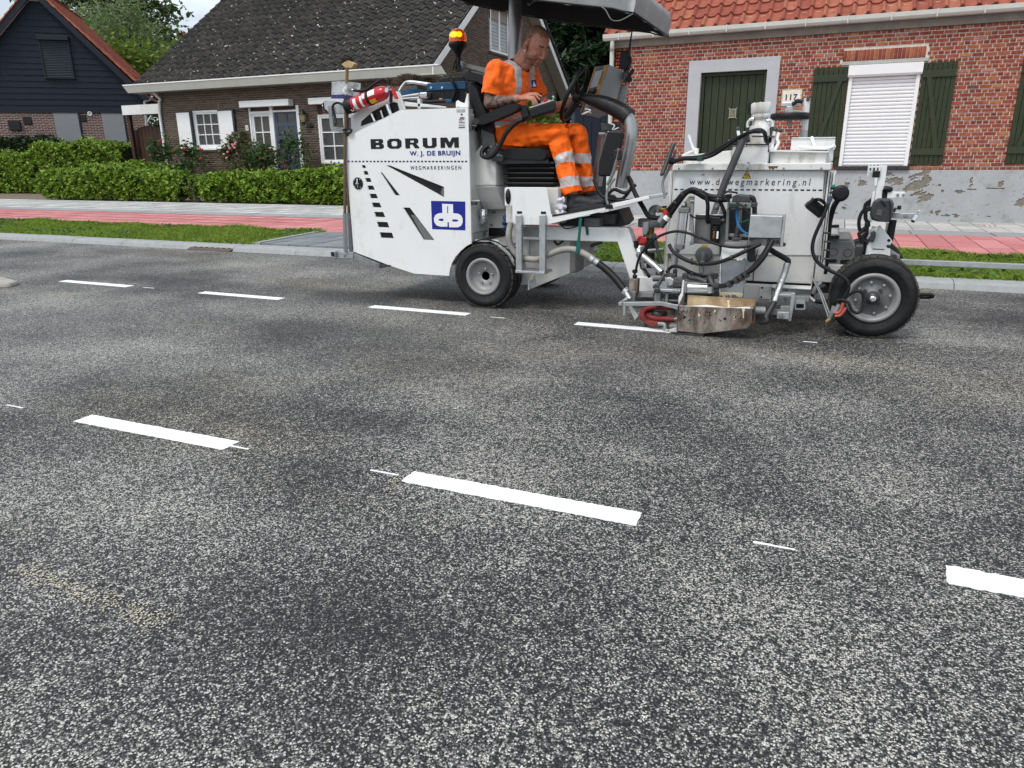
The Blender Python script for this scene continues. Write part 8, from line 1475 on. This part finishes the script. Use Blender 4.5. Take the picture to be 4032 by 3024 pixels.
# fittings, ties and small clutter around the pump and carriage
for x, y, Y, dx, dy, r in ((800, 40, 4.935, 14, -14, .021), (720, 130, 4.955, 14, -16, .021), (1180, 100, 4.92, 16, 1, .0205), (520, 510, 4.868, 12, -7, .012), (980, 512, 4.795, 14, 5, .012), (960, 795, 4.785, 14, 0, .0165), (700, 680, 4.855, 9, 9, .0165), (1330, 730, 4.755, 12, -5, .0165), (1480, 655, 4.765, 12, -6, .0165), (640, 875, 4.89, 10, -10, .015), (900, 900, 4.845, 12, 4, .0145)):
    rod('hose_tie', 'd2', [(x-dx*.5, y-dy*.5, Y), (x+dx*.5, y+dy*.5, Y)], r, DG, mu, 1, 10)
for pts, r, m_ in (([(640, 700), (655, 690), (660, 740)], .007, DG), ([(655, 735), (672, 745), (664, 765), (648, 750)], .005, GVD), ([(420, 655), (590, 640)], .012, GVD), ([(480, 470), (560, 780)], .014, DG), ([(380, 860), (430, 935)], .012, HO), ([(500, 740), (585, 780)], .010, HO), ([(470, 970), (600, 965)], .012, DG), ([(330, 780), (345, 850), (380, 860)], .006, HO), ([(830, 1130), (900, 1160), (1080, 1150), (1180, 1120)], .011, HO), ([(900, 1160), (905, 1210)], .008, GVD), ([(700, 1240), (690, 1330)], .012, DG)):
    rod('small_pipe', 'd2', [(x, y, 5.0 if y < 900 else 4.86) for x, y in pts], r, m_, mu, 2, 8)
for x0, y0, x1, y1, Y, m_ in ((560, 1180, 760, 1215, 4.82, GVD), (640, 1130, 700, 1180, 4.84, DG), (700, 1150, 745, 1245, 4.86, DG), (430, 640, 500, 680, 5.2, GVD), (400, 780, 470, 850, 5.25, DG), (500, 880, 560, 940, 5.2, DG), (470, 1030, 510, 1075, 4.8, DG), (1110, 1120, 1200, 1165, 4.83, DG)): bxp('gear_block', 'd2', x0, y0, x1, y1, Y, Y+.05, m_, mu)
plate('warning_band', 'd2', [(845, 1270), (862, 1272), (860, 1312), (843, 1310)], 4.655, .004, RUST, mu, 0)
plate('valve_disc', 'd2', rrect(1195, 590, 1235, 720, 18, 18, 5), 5.17, .02, DG, mu, .002); plate('valve_disc', 'd3', rrect(395, 590, 480, 780, 36, 36, 6), 5.16, .02, DG, mu, .002)
for i in range(14): p = at('d2', 760+i*55, 1300+random.uniform(0, 150), 4.6235); b = MB(); b.prism([p+Vector((random.uniform(-.012, .012), 0, random.uniform(-.02, .02))) for k in range(5)], (0, -.001, 0)); b.build('paint_spot', random.choice((CREAMP, DG, GVD)), sh_)
# ================================================================= driver
from mathutils.bvhtree import BVHTree
def capsule(b, a, c, ra, rb, n=14):
    a = Vector(a); c = Vector(c); d = c-a; L_ = d.length; pr = []
    for i in range(5): t = -PI/2+PI/2*i/5; pr.append((ra*math.cos(t), ra*math.sin(t)))
    for i in range(6): t = PI/2*i/5; pr.append((max(rb*math.cos(t), 1e-5), L_+rb*math.sin(t)))
    pr[0] = (1e-5, -ra); b.lathe(pr, a, d, n)
def chain(b, pts, rs_):
    for i in range(len(pts)-1): capsule(b, pts[i], pts[i+1], rs_[i], rs_[i+1])
def organic(name, b, voxel, it, fold=0., fs=30., seed=0, flat=None):
    me = b.mesh(name, []); o = bpy.data.objects.new('tmp', me); col.objects.link(o)
    r_ = o.modifiers.new('r', 'REMESH'); r_.mode = 'VOXEL'; r_.voxel_size = voxel
    s_ = o.modifiers.new('s', 'SMOOTH'); s_.factor = .5; s_.iterations = it
    bpy.context.view_layer.update(); dg = bpy.context.evaluated_depsgraph_get(); m2 = bpy.data.meshes.new_from_object(o.evaluated_get(dg)); bpy.data.objects.remove(o); m2.name = name
    if fold:
        n = len(m2.vertices); C_ = np.zeros(n*3); m2.vertices.foreach_get('co', C_); C_ = C_.reshape(-1, 3); N_ = np.array([v.normal[:] for v in m2.vertices]); rs = np.random.RandomState(seed); d = np.zeros(n)
        for k in range(7):
            w_ = rs.normal(size=3); w_ /= np.linalg.norm(w_); f_ = fs*(.6+1.5*rs.rand()); ph = rs.rand()*6; w2 = rs.normal(size=3)*12
            d += np.abs(np.sin(C_ @ w_*f_+ph+1.3*np.sin(C_ @ w2+ph)))*-1+.6
        C_ += N_*(d/7*fold)[:, None]; m2.vertices.foreach_set('co', C_.ravel())
    m2.polygons.foreach_set('use_smooth', [True]*len(m2.polygons)); m2.update(); return m2
def paint(me, mats, fn):
    for m_ in mats: me.materials.append(m_)
    n = len(me.polygons); c = np.zeros(n*3); me.polygons.foreach_get('center', c); c = c.reshape(-1, 3); me.polygons.foreach_set('material_index', fn(c).astype(np.int32))
q5 = lambda x, y, Y: at('c5', x, y, Y)
per = empty('person', q5(560, 1340, 5.34), 'seated driver in orange hi-vis T-shirt and trousers working the armrest controls', 'person')
SKIN = mat('skin', (.43, .19, .125), .48, var=.16, scale=26, sheen=.0); STUB = mat('stubbled_skin', (.255, .125, .085), .65, var=.25, scale=90); HAIR = mat('cropped_hair', (.185, .098, .066), .8, var=.35, scale=70); TAT = mat('tattooed_skin', (.20, .115, .085), .55, var=.3, scale=18, fine=((.045, .045, .05), 26, .5, .06)); LIP = mat('lip', (.31, .12, .09), .5); EAR = mat('ear_skin', (.44, .17, .125), .5); BROW = mat('eyebrow', (.07, .035, .025), .8)
ORG = mat('hi_vis_orange', (1.0, .14, .004), .75, var=.06, scale=10, sheen=.2, bump=1., bscale=9, bdist=.07, bdet=1.2); ORG2 = mat('hi_vis_trouser', (1.0, .14, .004), .75, var=.08, scale=10, dirt=((.16, .05, .02), 4.5, .55, .1, .75), bump=1., bscale=8, bdist=.08, bdet=1.2); REF = mat('reflective_tape', (.46, .47, .47), .45, .1, .06, 60); COL = mat('dark_collar', (.03, .028, .028), .8)
# joints
hipC = q5(560, 1225, 5.34); chest = q5(610, 790, 5.34); belly = q5(585, 1020, 5.34); neckB = q5(655, 600, 5.345)
shR, shL = q5(478, 655, 5.18), q5(775, 665, 5.52); elR, elL = q5(412, 945, 5.12), q5(930, 1010, 5.58); wrR, wrL = q5(672, 905, 5.115), q5(1120, 950, 5.50)
hiR, hiL = q5(555, 1265, 5.24), q5(575, 1255, 5.45); knR, knL = q5(1035, 1240, 5.20), q5(1215, 1235, 5.49); anR, anL = q5(1185, 1800, 5.16), q5(1310, 1795, 5.46)
# --- head frame: looks along the machine, turned a little to the camera and down
hc_ = q5(845, 418, 5.34)
fwd = Vector((.73, -.36, -.56)).normalized(); upv = Vector((.50, -.26, .82)); left = upv.cross(fwd).normalized(); upv = fwd.cross(left).normalized()
HM = Matrix(((fwd.x, left.x, upv.x, hc_.x), (fwd.y, left.y, upv.y, hc_.y), (fwd.z, left.z, upv.z, hc_.z), (0, 0, 0, 1)))
HR = HM.to_3x3().to_4x4()
b = MB(); hd = lambda x, y, z: HM @ Vector((x, y, z))
def ell(x, y, z, r, rot=None): b.ball(hd(x, y, z), r, 12, 0, HR if rot is None else HR @ rot)
ell(-.016, 0, .046, (.100, .079, .083)); ell(.01, 0, .01, (.086, .075, .09)); ell(.026, 0, -.035, (.064, .062, .078)); ell(.045, 0, -.082, (.042, .044, .032)); ell(.064, 0, -.104, (.024, .027, .018))
for s in (-1, 1):
    ell(.074, s*.030, .026, (.017, .028, .009)); ell(.060, s*.046, -.028, (.026, .022, .022)); ell(.020, s*.052, -.062, (.04, .018, .03)); ell(.05, s*.036, -.05, (.034, .024, .034)); ell(-.020, s*.083, -.008, (.021, .013, .034), Matrix.Rotation(s*.45, 4, 'Z')); ell(-.010, s*.079, -.040, (.011, .009, .013)); ell(.096, s*.0115, -.043, (.011, .009, .008))
capsule(b, hd(.086, 0, .016), hd(.108, 0, -.032), .0095, .0125); ell(.106, 0, -.038, (.014, .012, .011)); ell(.086, 0, -.0665, (.012, .024, .0062)); ell(.085, 0, -.079, (.012, .021, .0068)); ell(.078, 0, -.055, (.014, .026, .012)); ell(.076, 0, -.09, (.012, .022, .012))
capsule(b, hd(-.03, 0, -.03), neckB+Vector((-.01, 0, -.03)), .058, .066); capsule(b, hd(.02, 0, -.075), neckB+Vector((.03, 0, -.02)), .04, .05); capsule(b, neckB+Vector((0, -.05, -.02)), shR+Vector((0, .06, .01)), .05, .05); capsule(b, neckB+Vector((0, .05, -.02)), shL+Vector((0, -.06, .01)), .05, .05)
b.ball(chest, (.115, .16, .15), 12); b.ball(belly, (.125, .15, .13), 12); b.ball(hipC, (.11, .15, .09), 12)
chain(b, [shR, shR.lerp(elR, .5)+Vector((-.005, -.01, 0)), elR], [.062, .054, .043]); chain(b, [elR, elR.lerp(wrR, .3), wrR], [.043, .046, .029]); chain(b, [shL, shL.lerp(elL, .5), elL], [.062, .052, .042]); chain(b, [elL, elL.lerp(wrL, .3), wrL], [.042, .044, .028])
chain(b, [hiR, knR, knR.lerp(anR, .35), anR], [.075, .055, .052, .036]); chain(b, [hiL, knL, knL.lerp(anL, .35), anL], [.075, .055, .052, .036])
# right hand, palm down over the control box
kn = [q5(752, 905, 5.085), q5(768, 888, 5.105), q5(782, 872, 5.127), q5(788, 860, 5.149)]
for k in kn: capsule(b, wrR.lerp(k, .15), k, .017, .0115, 10)
tips = [((800, 915, 5.085), (822, 950, 5.085)), ((820, 893, 5.102), (846, 940, 5.10)), ((838, 872, 5.124), (872, 912, 5.12)), ((840, 858, 5.15), (890, 885, 5.148))]
for k, (m_, t) in zip(kn, tips): chain(b, [k, q5(*m_), q5(*t)], [.0105, .0092, .0075])
th = wrR.lerp(kn[3], .35)+Vector((0, .02, 0)); chain(b, [th, q5(745, 900, 5.175), q5(800, 918, 5.178)], [.014, .0112, .0085])
# left hand closed on the steering wheel rim
bt = min(range(360), key=lambda i: ((wc+(ca*math.cos(rad(i))+cb_*math.sin(rad(i)))*Rw)-q5(1200, 885, 5.53)).length); tt = rad(bt)
rim_p = lambda t: wc+(ca*math.cos(t)+cb_*math.sin(t))*Rw
rc = rim_p(tt); tang = (rim_p(tt+.05)-rim_p(tt-.05)).normalized(); outd = (rc-wc).normalized()
tow = (wrL-rc); tow = (tow-tang*tow.dot(tang)).normalized(); side = tang.cross(tow).normalized()
if side.dot(Vector((-1, 0, .3))) < 0: side = -side
palm = rc+tow*.034
for i in range(4):
    o = tang*((i-1.5)*.0215); capsule(b, wrL.lerp(palm+o, .25), palm+o+side*.014, .018, .013, 10)
    chain(b, [palm+o+side*.016, rc+o+side*.030-tow*.006, rc+o-tow*.029+side*.012, rc+o-tow*.024-side*.017], [.0108, .0098, .009, .0078])
chain(b, [palm-tang*.03, rc-tang*.036-side*.028, rc-tang*.02-side*.031-tow*.018], [.014, .0112, .009])
me = organic('body', b, .0037, 3); HI = HM.inverted(); HIn = np.array(HI)
eR, eW = np.array(elR), np.array(wrR)
def bodypaint(c):
    h = np.c_[c, np.ones(len(c))] @ HIn.T; x, y, z = h[:, 0], h[:, 1], h[:, 2]; m = np.zeros(len(c)); head = (np.linalg.norm(h[:, :3], axis=1) < .19)
    ear = (np.abs(y) > .076) & (np.abs(x+.02) < .03) & (z < .028)
    nz = .004*np.sin(y*210)+.003*np.sin(z*300+x*200); rs2 = np.random.RandomState(1).normal(size=len(c))
    m[head & ~ear & ((z+.5*x > .118+nz+.003*rs2) | ((x < -.004+nz+.22*(z-.02)+.004*rs2) & (z > -.05+.006*rs2)))] = 2
    m[head & (np.abs(y) > .077) & (np.abs(x+.015) < .035) & (z < .035) & (z > -.06)] = 6
    jaw = head & (((z < -.048+nz) & (x > -.01)) | ((x > .07) & (z < -.048) & (np.abs(y) < .03))) & ~ear & (z > -.13); m[jaw & ~((np.abs(z+.072) < .012) & (np.abs(y) < .022) & (x > .07))] = 1
    m[head & (np.abs(z+.0725) < .0085) & (np.abs(y) < .0195) & (x > .086)] = 4
    m[head & (x > .06) & (np.abs(np.abs(y)-.031) < .018) & (np.abs(z-.0325-.12*np.abs(np.abs(y)-.03)) < .0048)] = 5
    d = eW-eR; t = ((c-eR) @ d)/(d @ d); far = np.linalg.norm(c-eR-np.clip(t, 0, 1)[:, None]*d, axis=1); m[(far < .075) & (t < .93) & (c[:, 1] < 5.25)] = 3
    return m
paint(me, [SKIN, STUB, HAIR, TAT, LIP, BROW, EAR], bodypaint); body = link('body', me, per)
for s in (-1, 1):
    p = hd(.0735, s*.031, .0085); e = MB(); e.ball(p, .0118, 8); e.build('eye', mat('eye_white', (.5, .45, .42), .25) if s < 0 else bpy.data.materials['eye_white'], per)
    e = MB(); e.ball(p+fwd*.0085+upv*-.003, .0058, 6); e.build('iris', mat('iris', (.03, .025, .025), .2) if s < 0 else bpy.data.materials['iris'], per)
    e = MB(); e.ball(p+upv*.0045+fwd*.001, (.0125, .016, .0075), 8, 0, HR); e.build('eyelid', SKIN, per)
for s in (-1, 1): e = MB(); e.ball(hd(-.010, s*.0945, -.008), (.006, .004, .013), 6, 0, HR); e.build('ear_shade_spot', mat('ear_shade', (.16, .06, .045), .7) if s < 0 else bpy.data.materials['ear_shade'], per)  # small dark balls stand in for the shade inside the ears
e = MB(); p = hd(-.004, -.088, -.047); e.tube([p+Vector((.006*math.cos(t), 0, .006*math.sin(t))) for t in [i*PI/4 for i in range(8)]], .0018, 6, 1, True); e.build('earring', CH, per)
# --- T-shirt
b = MB(); b.ball(chest, (.138, .185, .175), 12); b.ball(belly, (.150, .178, .15), 12); b.ball(hipC+Vector((0, 0, .03)), (.142, .175, .095), 12); b.ball(chest+Vector((.02, 0, .07)), (.115, .17, .12), 12)
capsule(b, neckB+Vector((-.005, 0, -.05)), neckB+Vector((-.005, 0, -.022)), .085, .075); capsule(b, neckB+Vector((0, -.05, -.04)), shR, .07, .078); capsule(b, neckB+Vector((0, .05, -.04)), shL, .07, .078)
slR = shR.lerp(elR, .72); slL = shL.lerp(elL, .62); chain(b, [shR, shR.lerp(slR, .5)+Vector((-.005, -.008, 0)), slR], [.082, .080, .070]); chain(b, [shL, shL.lerp(slL, .5), slL], [.082, .075, .067])
def cut(bm, c, R_, co, no):
    gp = lambda g: g.co if isinstance(g, bmesh.types.BMVert) else (g.verts[0].co if isinstance(g, bmesh.types.BMEdge) else g.calc_center_median())
    bmesh.ops.bisect_plane(bm, geom=[g for g in bm.verts[:]+bm.edges[:]+bm.faces[:] if (gp(g)-c).length < R_], plane_co=co, plane_no=no, clear_outer=True)
me = organic('t_shirt', b, .0062, 3, .022, 24, 3)
bm = bmesh.new(); bm.from_mesh(me)
for s, e in ((shR, slR), (shL, slL)):
    d = (e-s).normalized(); cut(bm, e, .12, e+d*.012, d)
dN = (hc_-neckB).normalized(); cut(bm, neckB, .10, neckB+dN*.026, dN)
bm.to_mesh(me); bm.free()
zb1, zb2 = q5(700, 1065, 5.2).z, q5(640, 1135, 5.2).z; zstop = q5(640, 850, 5.2).z; nB = np.array(neckB+dN*.026); dNn = np.array(dN); sRn, sLn = np.array(shR), np.array(shL); aR, aL = np.array(elR-shR), np.array(elL-shL)
def shirtpaint(c):
    m = np.zeros(len(c)); arm = np.zeros(len(c), bool)
    for s, a, sg in ((sRn, aR, -1), (sLn, aL, 1)):
        t = ((c-s) @ a)/(a @ a); dd = np.linalg.norm(c-s-t[:, None]*a, axis=1); arm |= (t > .12) & (dd < .095) & ((c[:, 1]-5.345)*sg > .13)
    seg = (np.floor(c[:, 2]/.038) != np.floor((c[:, 2]+.003)/.038))
    for yb in (5.235, 5.455): m[(np.abs(c[:, 1]-yb) < .027) & (c[:, 2] > zstop-.02) & ~arm & ~seg] = 1
    seg2 = (np.floor((c[:, 0]+c[:, 1])/.04) != np.floor((c[:, 0]+c[:, 1]+.003)/.04))
    for z in (zb1, zb2): m[(np.abs(c[:, 2]-z) < .022) & ~arm & ~seg2] = 1
    m[((c-nB) @ dNn > -.016) & (np.linalg.norm(c-nB, axis=1) < .13) & (np.linalg.norm(np.cross(c-nB, dNn), axis=1) < .098)] = 2
    return m
paint(me, [ORG, REF, COL], shirtpaint); shirt = link('t_shirt', me, per); so = shirt.modifiers.new('solid', 'SOLIDIFY'); so.thickness = .003
bv = BVHTree.FromPolygons([v.co[:] for v in me.vertices], [p.vertices[:] for p in me.polygons])
def hit(c, x, y, off=.003):
    r_ = bv.ray_cast(CAMP, ray(c, x, y).normalized()); return r_[0]-ray(c, x, y).normalized()*off if r_[0] else None
def patch(name, quad, m_, off):
    P = [hit('c5', x, y, off) for x, y in quad]
    if all(P): e = MB(); e.prism(P, -_fw*-.0015); e.build(name, m_, shirt)
patch('badge', [(795, 735), (840, 733), (850, 800), (805, 808)], PBL, .004); patch('badge_emblem', [(815, 750), (826, 750), (828, 770), (840, 775), (840, 792), (812, 795), (808, 778), (815, 770)], WHP, .0065)
# --- trousers
b = MB(); b.ball(hipC+Vector((.01, 0, -.02)), (.148, .185, .10), 12); chain(b, [hiR+Vector((0, 0, .0)), hiR.lerp(knR, .55), knR, knR.lerp(anR, .45), anR.lerp(knR, .06)], [.103, .094, .083, .076, .073]); chain(b, [hiL, hiL.lerp(knL, .55), knL, knL.lerp(anL, .45), anL.lerp(knL, .06)], [.103, .094, .083, .074, .070])
b.cbox(q5(640, 1270, 5.155), (.17, .03, .11), Matrix.Rotation(.08, 4, 'Y'))      # thigh pocket
me = organic('trousers', b, .0065, 3, .024, 22, 9); bm = bmesh.new(); bm.from_mesh(me)
for k_, a_ in ((knR, anR), (knL, anL)):
    d = (a_-k_).normalized(); e = a_.lerp(k_, .04); cut(bm, e, .13, e, d)
bm.to_mesh(me); bm.free()
def trpaint(c):
    m = np.zeros(len(c))
    for k_, a_, yc in ((np.array(knR), np.array(anR), 5.18), (np.array(knL), np.array(anL), 5.47)):
        d = a_-k_; t = ((c-k_) @ d)/(d @ d); ok = np.abs(c[:, 1]-yc) < .13
        wv = .015*np.sin(c[:, 0]*30); ln = np.abs(np.mod((c[:, 0]*.9+c[:, 2])*1.0, .075)-.037) > .0345
        for t0, t1 in ((.33, .48), (.70, .85)): m[ok & (t+wv > t0) & (t+wv < t1) & ~ln] = 1
    return m
paint(me, [ORG2, REF], trpaint); tr_ = link('trousers', me, per); so = tr_.modifiers.new('solid', 'SOLIDIFY'); so.thickness = .003
# --- shoes
M_shoe = mat('work_shoe', (.022, .023, .026), .6, var=.35, scale=30, bump=.2); M_sole = mat('shoe_sole', (.035, .035, .036), .7)
q6 = lambda x, y, Y: at('c6', x, y, Y)
def shoe(anchor, heel, ball_, toe, sole_pts, Y):
    b = MB(); H_ = q6(*heel, Y); B_ = q6(*ball_, Y); T_ = q6(*toe, Y)
    capsule(b, anchor+Vector((0, 0, -.01)), H_+Vector((.01, 0, .035)), .044, .042); capsule(b, H_+Vector((.0, 0, .035)), H_+Vector((.03, 0, .03)), .036, .038); capsule(b, anchor+Vector((.015, 0, -.03)), B_+Vector((0, 0, .03)), .045, .036); capsule(b, B_+Vector((0, 0, .026)), T_+Vector((-.025, 0, .024)), .040, .030); capsule(b, H_+Vector((.03, 0, .03)), B_+Vector((0, 0, .02)), .037, .038)
    me = organic('shoe', b, .006, 4); me.materials.append(M_shoe); sh = link('shoe', me, per)
    d = (T_-H_); n = 10; pts = []
    for i in range(n+1): t = i/n; pts.append(H_+d*(t*1.0)-Vector((.028*(1-t), 0, 0))+Vector((0, -.042-.006*math.sin(t*PI*1.2), 0)))
    pts2 = [Vector((p.x, 2*Y-p.y, p.z)) for p in reversed(pts)]; b = MB(); b.prism([p+Vector((0, 0, -.004)) for p in pts+pts2], (0, 0, .02)); b.build('sole', M_sole, sh, .004)
    b = MB()
    for i in range(4): p = (anchor+Vector((.045, 0, -.02))).lerp(B_+Vector((0, 0, .058)), i/4+.1); b.tube([p+Vector((0, -.03, -.006)), p+Vector((0, 0, .008)), p+Vector((0, .03, -.006))], .004, 6, 2)
    b.build('laces', BK, sh, kind='stuff')
shoe(anR, (1150, 545), (1370, 505), (1470, 487), None, 5.15); shoe(anL, (1290, 505), (1480, 468), (1570, 452), None, 5.45)
# ================================================================= things carried on the machine
ex = empty('fire_extinguisher', at('c3', 400, 780, 5.05), 'red fire extinguisher strapped slantwise on the rear of the machine', 'extinguisher'); YE = 5.03
e0, e1 = at('c3', 340, 745, YE), at('c3', 745, 585, YE); axe = (e1-e0).normalized(); Le = (e1-e0).length; Re = .053
EXR = mat('extinguisher_red', (.50, .012, .022), .28, var=.05, coat=.4)
b = MB(); b.lathe([(Re*.9, .04), (Re, .05), (Re, Le*.88), (Re*.93, Le*.95), (Re*.7, Le*1.02), (Re*.35, Le*1.06), (.012, Le*1.08)], e0, axe, 32); b.build('cylinder', EXR, ex)
b = MB(); b.lathe([(Re*.8, -.025), (Re*1.04, -.015), (Re*1.05, .05), (Re*1.0, .052)], e0, axe, 32); b.build('base_boot', BK, ex)
for t0, t1, a0, a1, m_ in ((.22, .30, 120, 215, WHP), (.40, .455, 118, 216, WHP), (.62, .80, 100, 150, WHP), (.60, .78, 178, 218, STK), (.47, .54, 105, 150, WHP)):
    ea, eb, _ = basis(axe); g_ = MB(); vs = []
    # orient angle 0 up, increasing toward the camera
    upd = (Vector((0, 0, 1))-axe*axe.z).normalized(); cdv = upd.cross(axe); cdv = cdv if cdv.y < 0 else -cdv
    for k in range(9):
        th_ = rad(a0-60+(a1-a0)*k/8); dr = upd*math.cos(th_)+cdv*math.sin(th_)
        vs += [e0+axe*(Le*t0)+dr*(Re+.0012), e0+axe*(Le*t1)+dr*(Re+.0012)]
    g_.add(vs, [(2*k, 2*k+1, 2*k+3, 2*k+2) for k in range(8)], True); g_.build('label', m_, ex)
b = MB(); tm = e0+axe*(Le*.56); b.lathe([(Re+.003, 0), (Re+.003, .022), (Re+.001, .022), (Re+.001, 0)], tm, axe, 32, closed=True); b.build('strap', BK, ex)
b = MB(); p = e0+axe*(Le*1.08); b.cyl(p-axe*.01, p+axe*.03, .014, 12); b.build('valve', CH, ex); b = MB(); b.cyl(p+Vector((0, -.01, 0)), p+Vector((0, -.035, 0)), .016, 14); b.build('gauge', AL, ex)
plate_ = lambda nm, pts, Y, th_, m_, par: plate(nm, 'c3', pts, Y, th_, m_, par, .003)
plate_('lever', [(785, 530), (815, 528), (868, 650), (862, 665), (838, 660), (790, 560)], YE-.01, .02, EXR, ex); plate_('grip', [(785, 560), (812, 570), (805, 700), (785, 705), (778, 690)], YE-.01, .018, BK, ex)
b = MB(); b.tube([at('c3', x, y, YE-.02) for x, y in ((775, 520), (765, 465), (710, 450), (620, 500), (540, 560), (460, 575), (395, 568))], .0105, 10, 5); b.build('hose', BK, ex); b = MB(); b.cyl(at('c3', 400, 568, YE-.02), at('c3', 375, 563, YE-.02), .008); b.cyl(at('c3', 775, 515, YE-.02), at('c3', 776, 545, YE-.015), .012); b.build('hose_end', AL, ex)
b = MB(); b.tube([at('c3', x, y, YE-.04) for x, y in ((365, 700), (395, 760), (390, 795), (365, 780), (360, 730), (370, 700))], .003, 6, 4); b.build('safety_cord', mat('pale_cord', (.5, .42, .36), .8), ex)
# wooden broom standing in the rear tube
WDm = mat('broom_wood', (.45, .30, .15), .7, var=.2, scale=8, stretch=(5, 5, 1)); WDo = mat('old_wood', (.12, .085, .055), .8, var=.3, scale=10, stretch=(5, 5, 1))
br = empty('broom', at('c4', 256, 690, 4.97), 'wooden broom with its head up standing behind the fire extinguisher', 'broom')
hb0 = at('c3', 322, 330, 5.0); b = MB(); b.prism([at('c3', x, y, 4.98) for x, y in ((255, 285), (325, 235), (405, 280), (375, 330), (300, 325))], (0, .05, 0)); b.build('broom_head', WDm, br, .006)
b = MB(); rs = random.Random(3); base = [at('c3', 270+i*9, 275-abs(7-i)*-3-20, 5.0) for i in range(14)]
for i in range(140): p = Vector((hb0.x+rs.uniform(-.035, .045), 5.0+rs.uniform(-.02, .03), at('c3', 330, 262, 5.0).z)); b.tube([p, p+Vector((rs.gauss(0, .006), rs.gauss(0, .006), rs.uniform(.018, .034)))], .0022, 4, caps=False)
b.build('bristles', mat('dark_bristle', (.04, .03, .022), .9), br, kind='stuff')
b = MB(); b.tube([at('c3', 322, 325, 5.0), at('c3', 318, 480, 5.06), at('c3', 316, 560, 5.07)], .0135, 10, 2); b.build('handle', WDm, br); b = MB(); b.tube([at('c3', 316, 560, 5.07), at('c3', 300, 1100, 4.985), at('c4', 256, 720, 4.97)], .0125, 10, 1); b.build('handle', WDo, br)
# paint-smeared shovel
sv = empty('shovel', at('c3', 300, 1000, 5.04), 'paint-smeared flat shovel blade behind the broom handle', 'shovel')
b = MB(); b.prism([at('c3', x, y, 5.05) for x, y in ((155, 475), (260, 465), (470, 490), (465, 570), (430, 660), (150, 655))], (0, .006, 0)); b.build('blade', mat('smeared_steel', (.42, .44, .45), .55, .3, .3, 9, dirt=((.06, .06, .065), 6, .5, .1, .8), fine=((.75, .76, .75), 14, .6, .05)), sv)
b = MB(); b.prism([at('c3', x, y, 5.044) for x, y in ((153, 618), (300, 612), (420, 640), (430, 662), (151, 657))], (0, .004, 0)); b.build('purple_edge', mat('violet_paint', (.035, .03, .13), .6, var=.5, scale=20, fine=((.6, .6, .62), 30, .62, .05)), sv)
b = MB(); b.tube([at('c3', 305, 650, 5.045), at('c3', 315, 800, 5.04), at('c3', 325, 1000, 5.03)], .016, 10, 2); b.build('socket', mat('violet_wood', (.09, .045, .075), .7, var=.4, scale=15), sv); b = MB(); b.tube([at('c3', 325, 990, 5.03), at('c4', 296, 700, 5.03)], .015, 10); b.build('handle', WDo, sv)
# lamp bracket at the rear
lb = grp('rear_light_bracket', at('c3', 180, 900, 5.02)); plate('light_board', 'c3', [(65, 690), (90, 668), (300, 690), (300, 828), (150, 830), (75, 770)], 5.03, .01, GV, lb, .004); plate('light_board_edge', 'c3', [(50, 715), (68, 690), (78, 770), (130, 835), (75, 800)], 5.028, .02, BK, lb); plate('angle_bracket', 'c3', [(110, 735), (150, 735), (172, 968), (330, 980), (345, 1030), (150, 1015), (135, 960)], 5.0, .02, GVD, lb)
rod('bracket_cable', 'c3', [(300, 740, 4.99), (230, 705, 4.98), (180, 720, 4.98), (165, 770, 4.98), (190, 850, 4.98), (195, 950, 4.98)], .009, HO, lb, 5, 8); rod('cable_plug', 'c3', [(195, 870, 4.975), (200, 930, 4.975)], .012, DG, lb); rod('tube_clamp', 'c3', [(280, 1000, 4.99), (345, 985, 4.98), (372, 1005, 4.98), (350, 1035, 4.98), (290, 1030, 4.99)], .008, BK, lb, 4, 8)
# bristle brush lying on the engine bay
bu = empty('street_brush', at('c3', 1000, 540, 5.7), 'brown bristle street brush lying upturned on top of the engine bay', 'brush')
b = MB(); rs = random.Random(5)
for i in range(900):
    u = rs.random(); ang = -1.25+2.4*u; x = 990+ang*60; p = at('c3', x+rs.uniform(-15, 15), 535, 5.7+rs.uniform(-.08, .08)); h_ = (.085+.02*math.cos(ang*1.3))*rs.uniform(.75, 1.05); b.tube([p, p+Vector((math.sin(ang)*h_*1.0+rs.gauss(0, .01), rs.gauss(0, .012), math.cos(ang*.8)*h_))], .0022, 3, caps=False)
b.build('bristles', mat('brown_bristle', (.085, .060, .042), .9, var=.4, scale=40), bu, kind='stuff'); b = MB(); a = at('c3', 850, 545, 5.62); b.box((a.x, 5.6, a.z-.03), (a.x+.22, 5.8, a.z+.01)); b.build('brush_block', WDo, bu, .005)
# crumpled cloth by the driver's heel
b = MB(); rs = random.Random(9); cc = [at('c6', x, y, 5.05) for x, y in ((1075, 440), (1055, 500), (1040, 555), (1085, 560), (1090, 500))]
for p in cc:
    for k in range(3): b.ball(p+Vector((rs.gauss(0, .006), rs.uniform(-.02, .02), rs.gauss(0, .006))), (rs.uniform(.012, .024), .02, rs.uniform(.014, .03)), 6)
me = organic('cloth', b, .005, 1, .016, 60, 4); me.materials.append(mat('rag_cloth', (.62, .60, .66), .9, var=.18, scale=30)); link('cleaning_rag', me, None, 'crumpled white cleaning rag behind the driver\'s heel', 'rag')
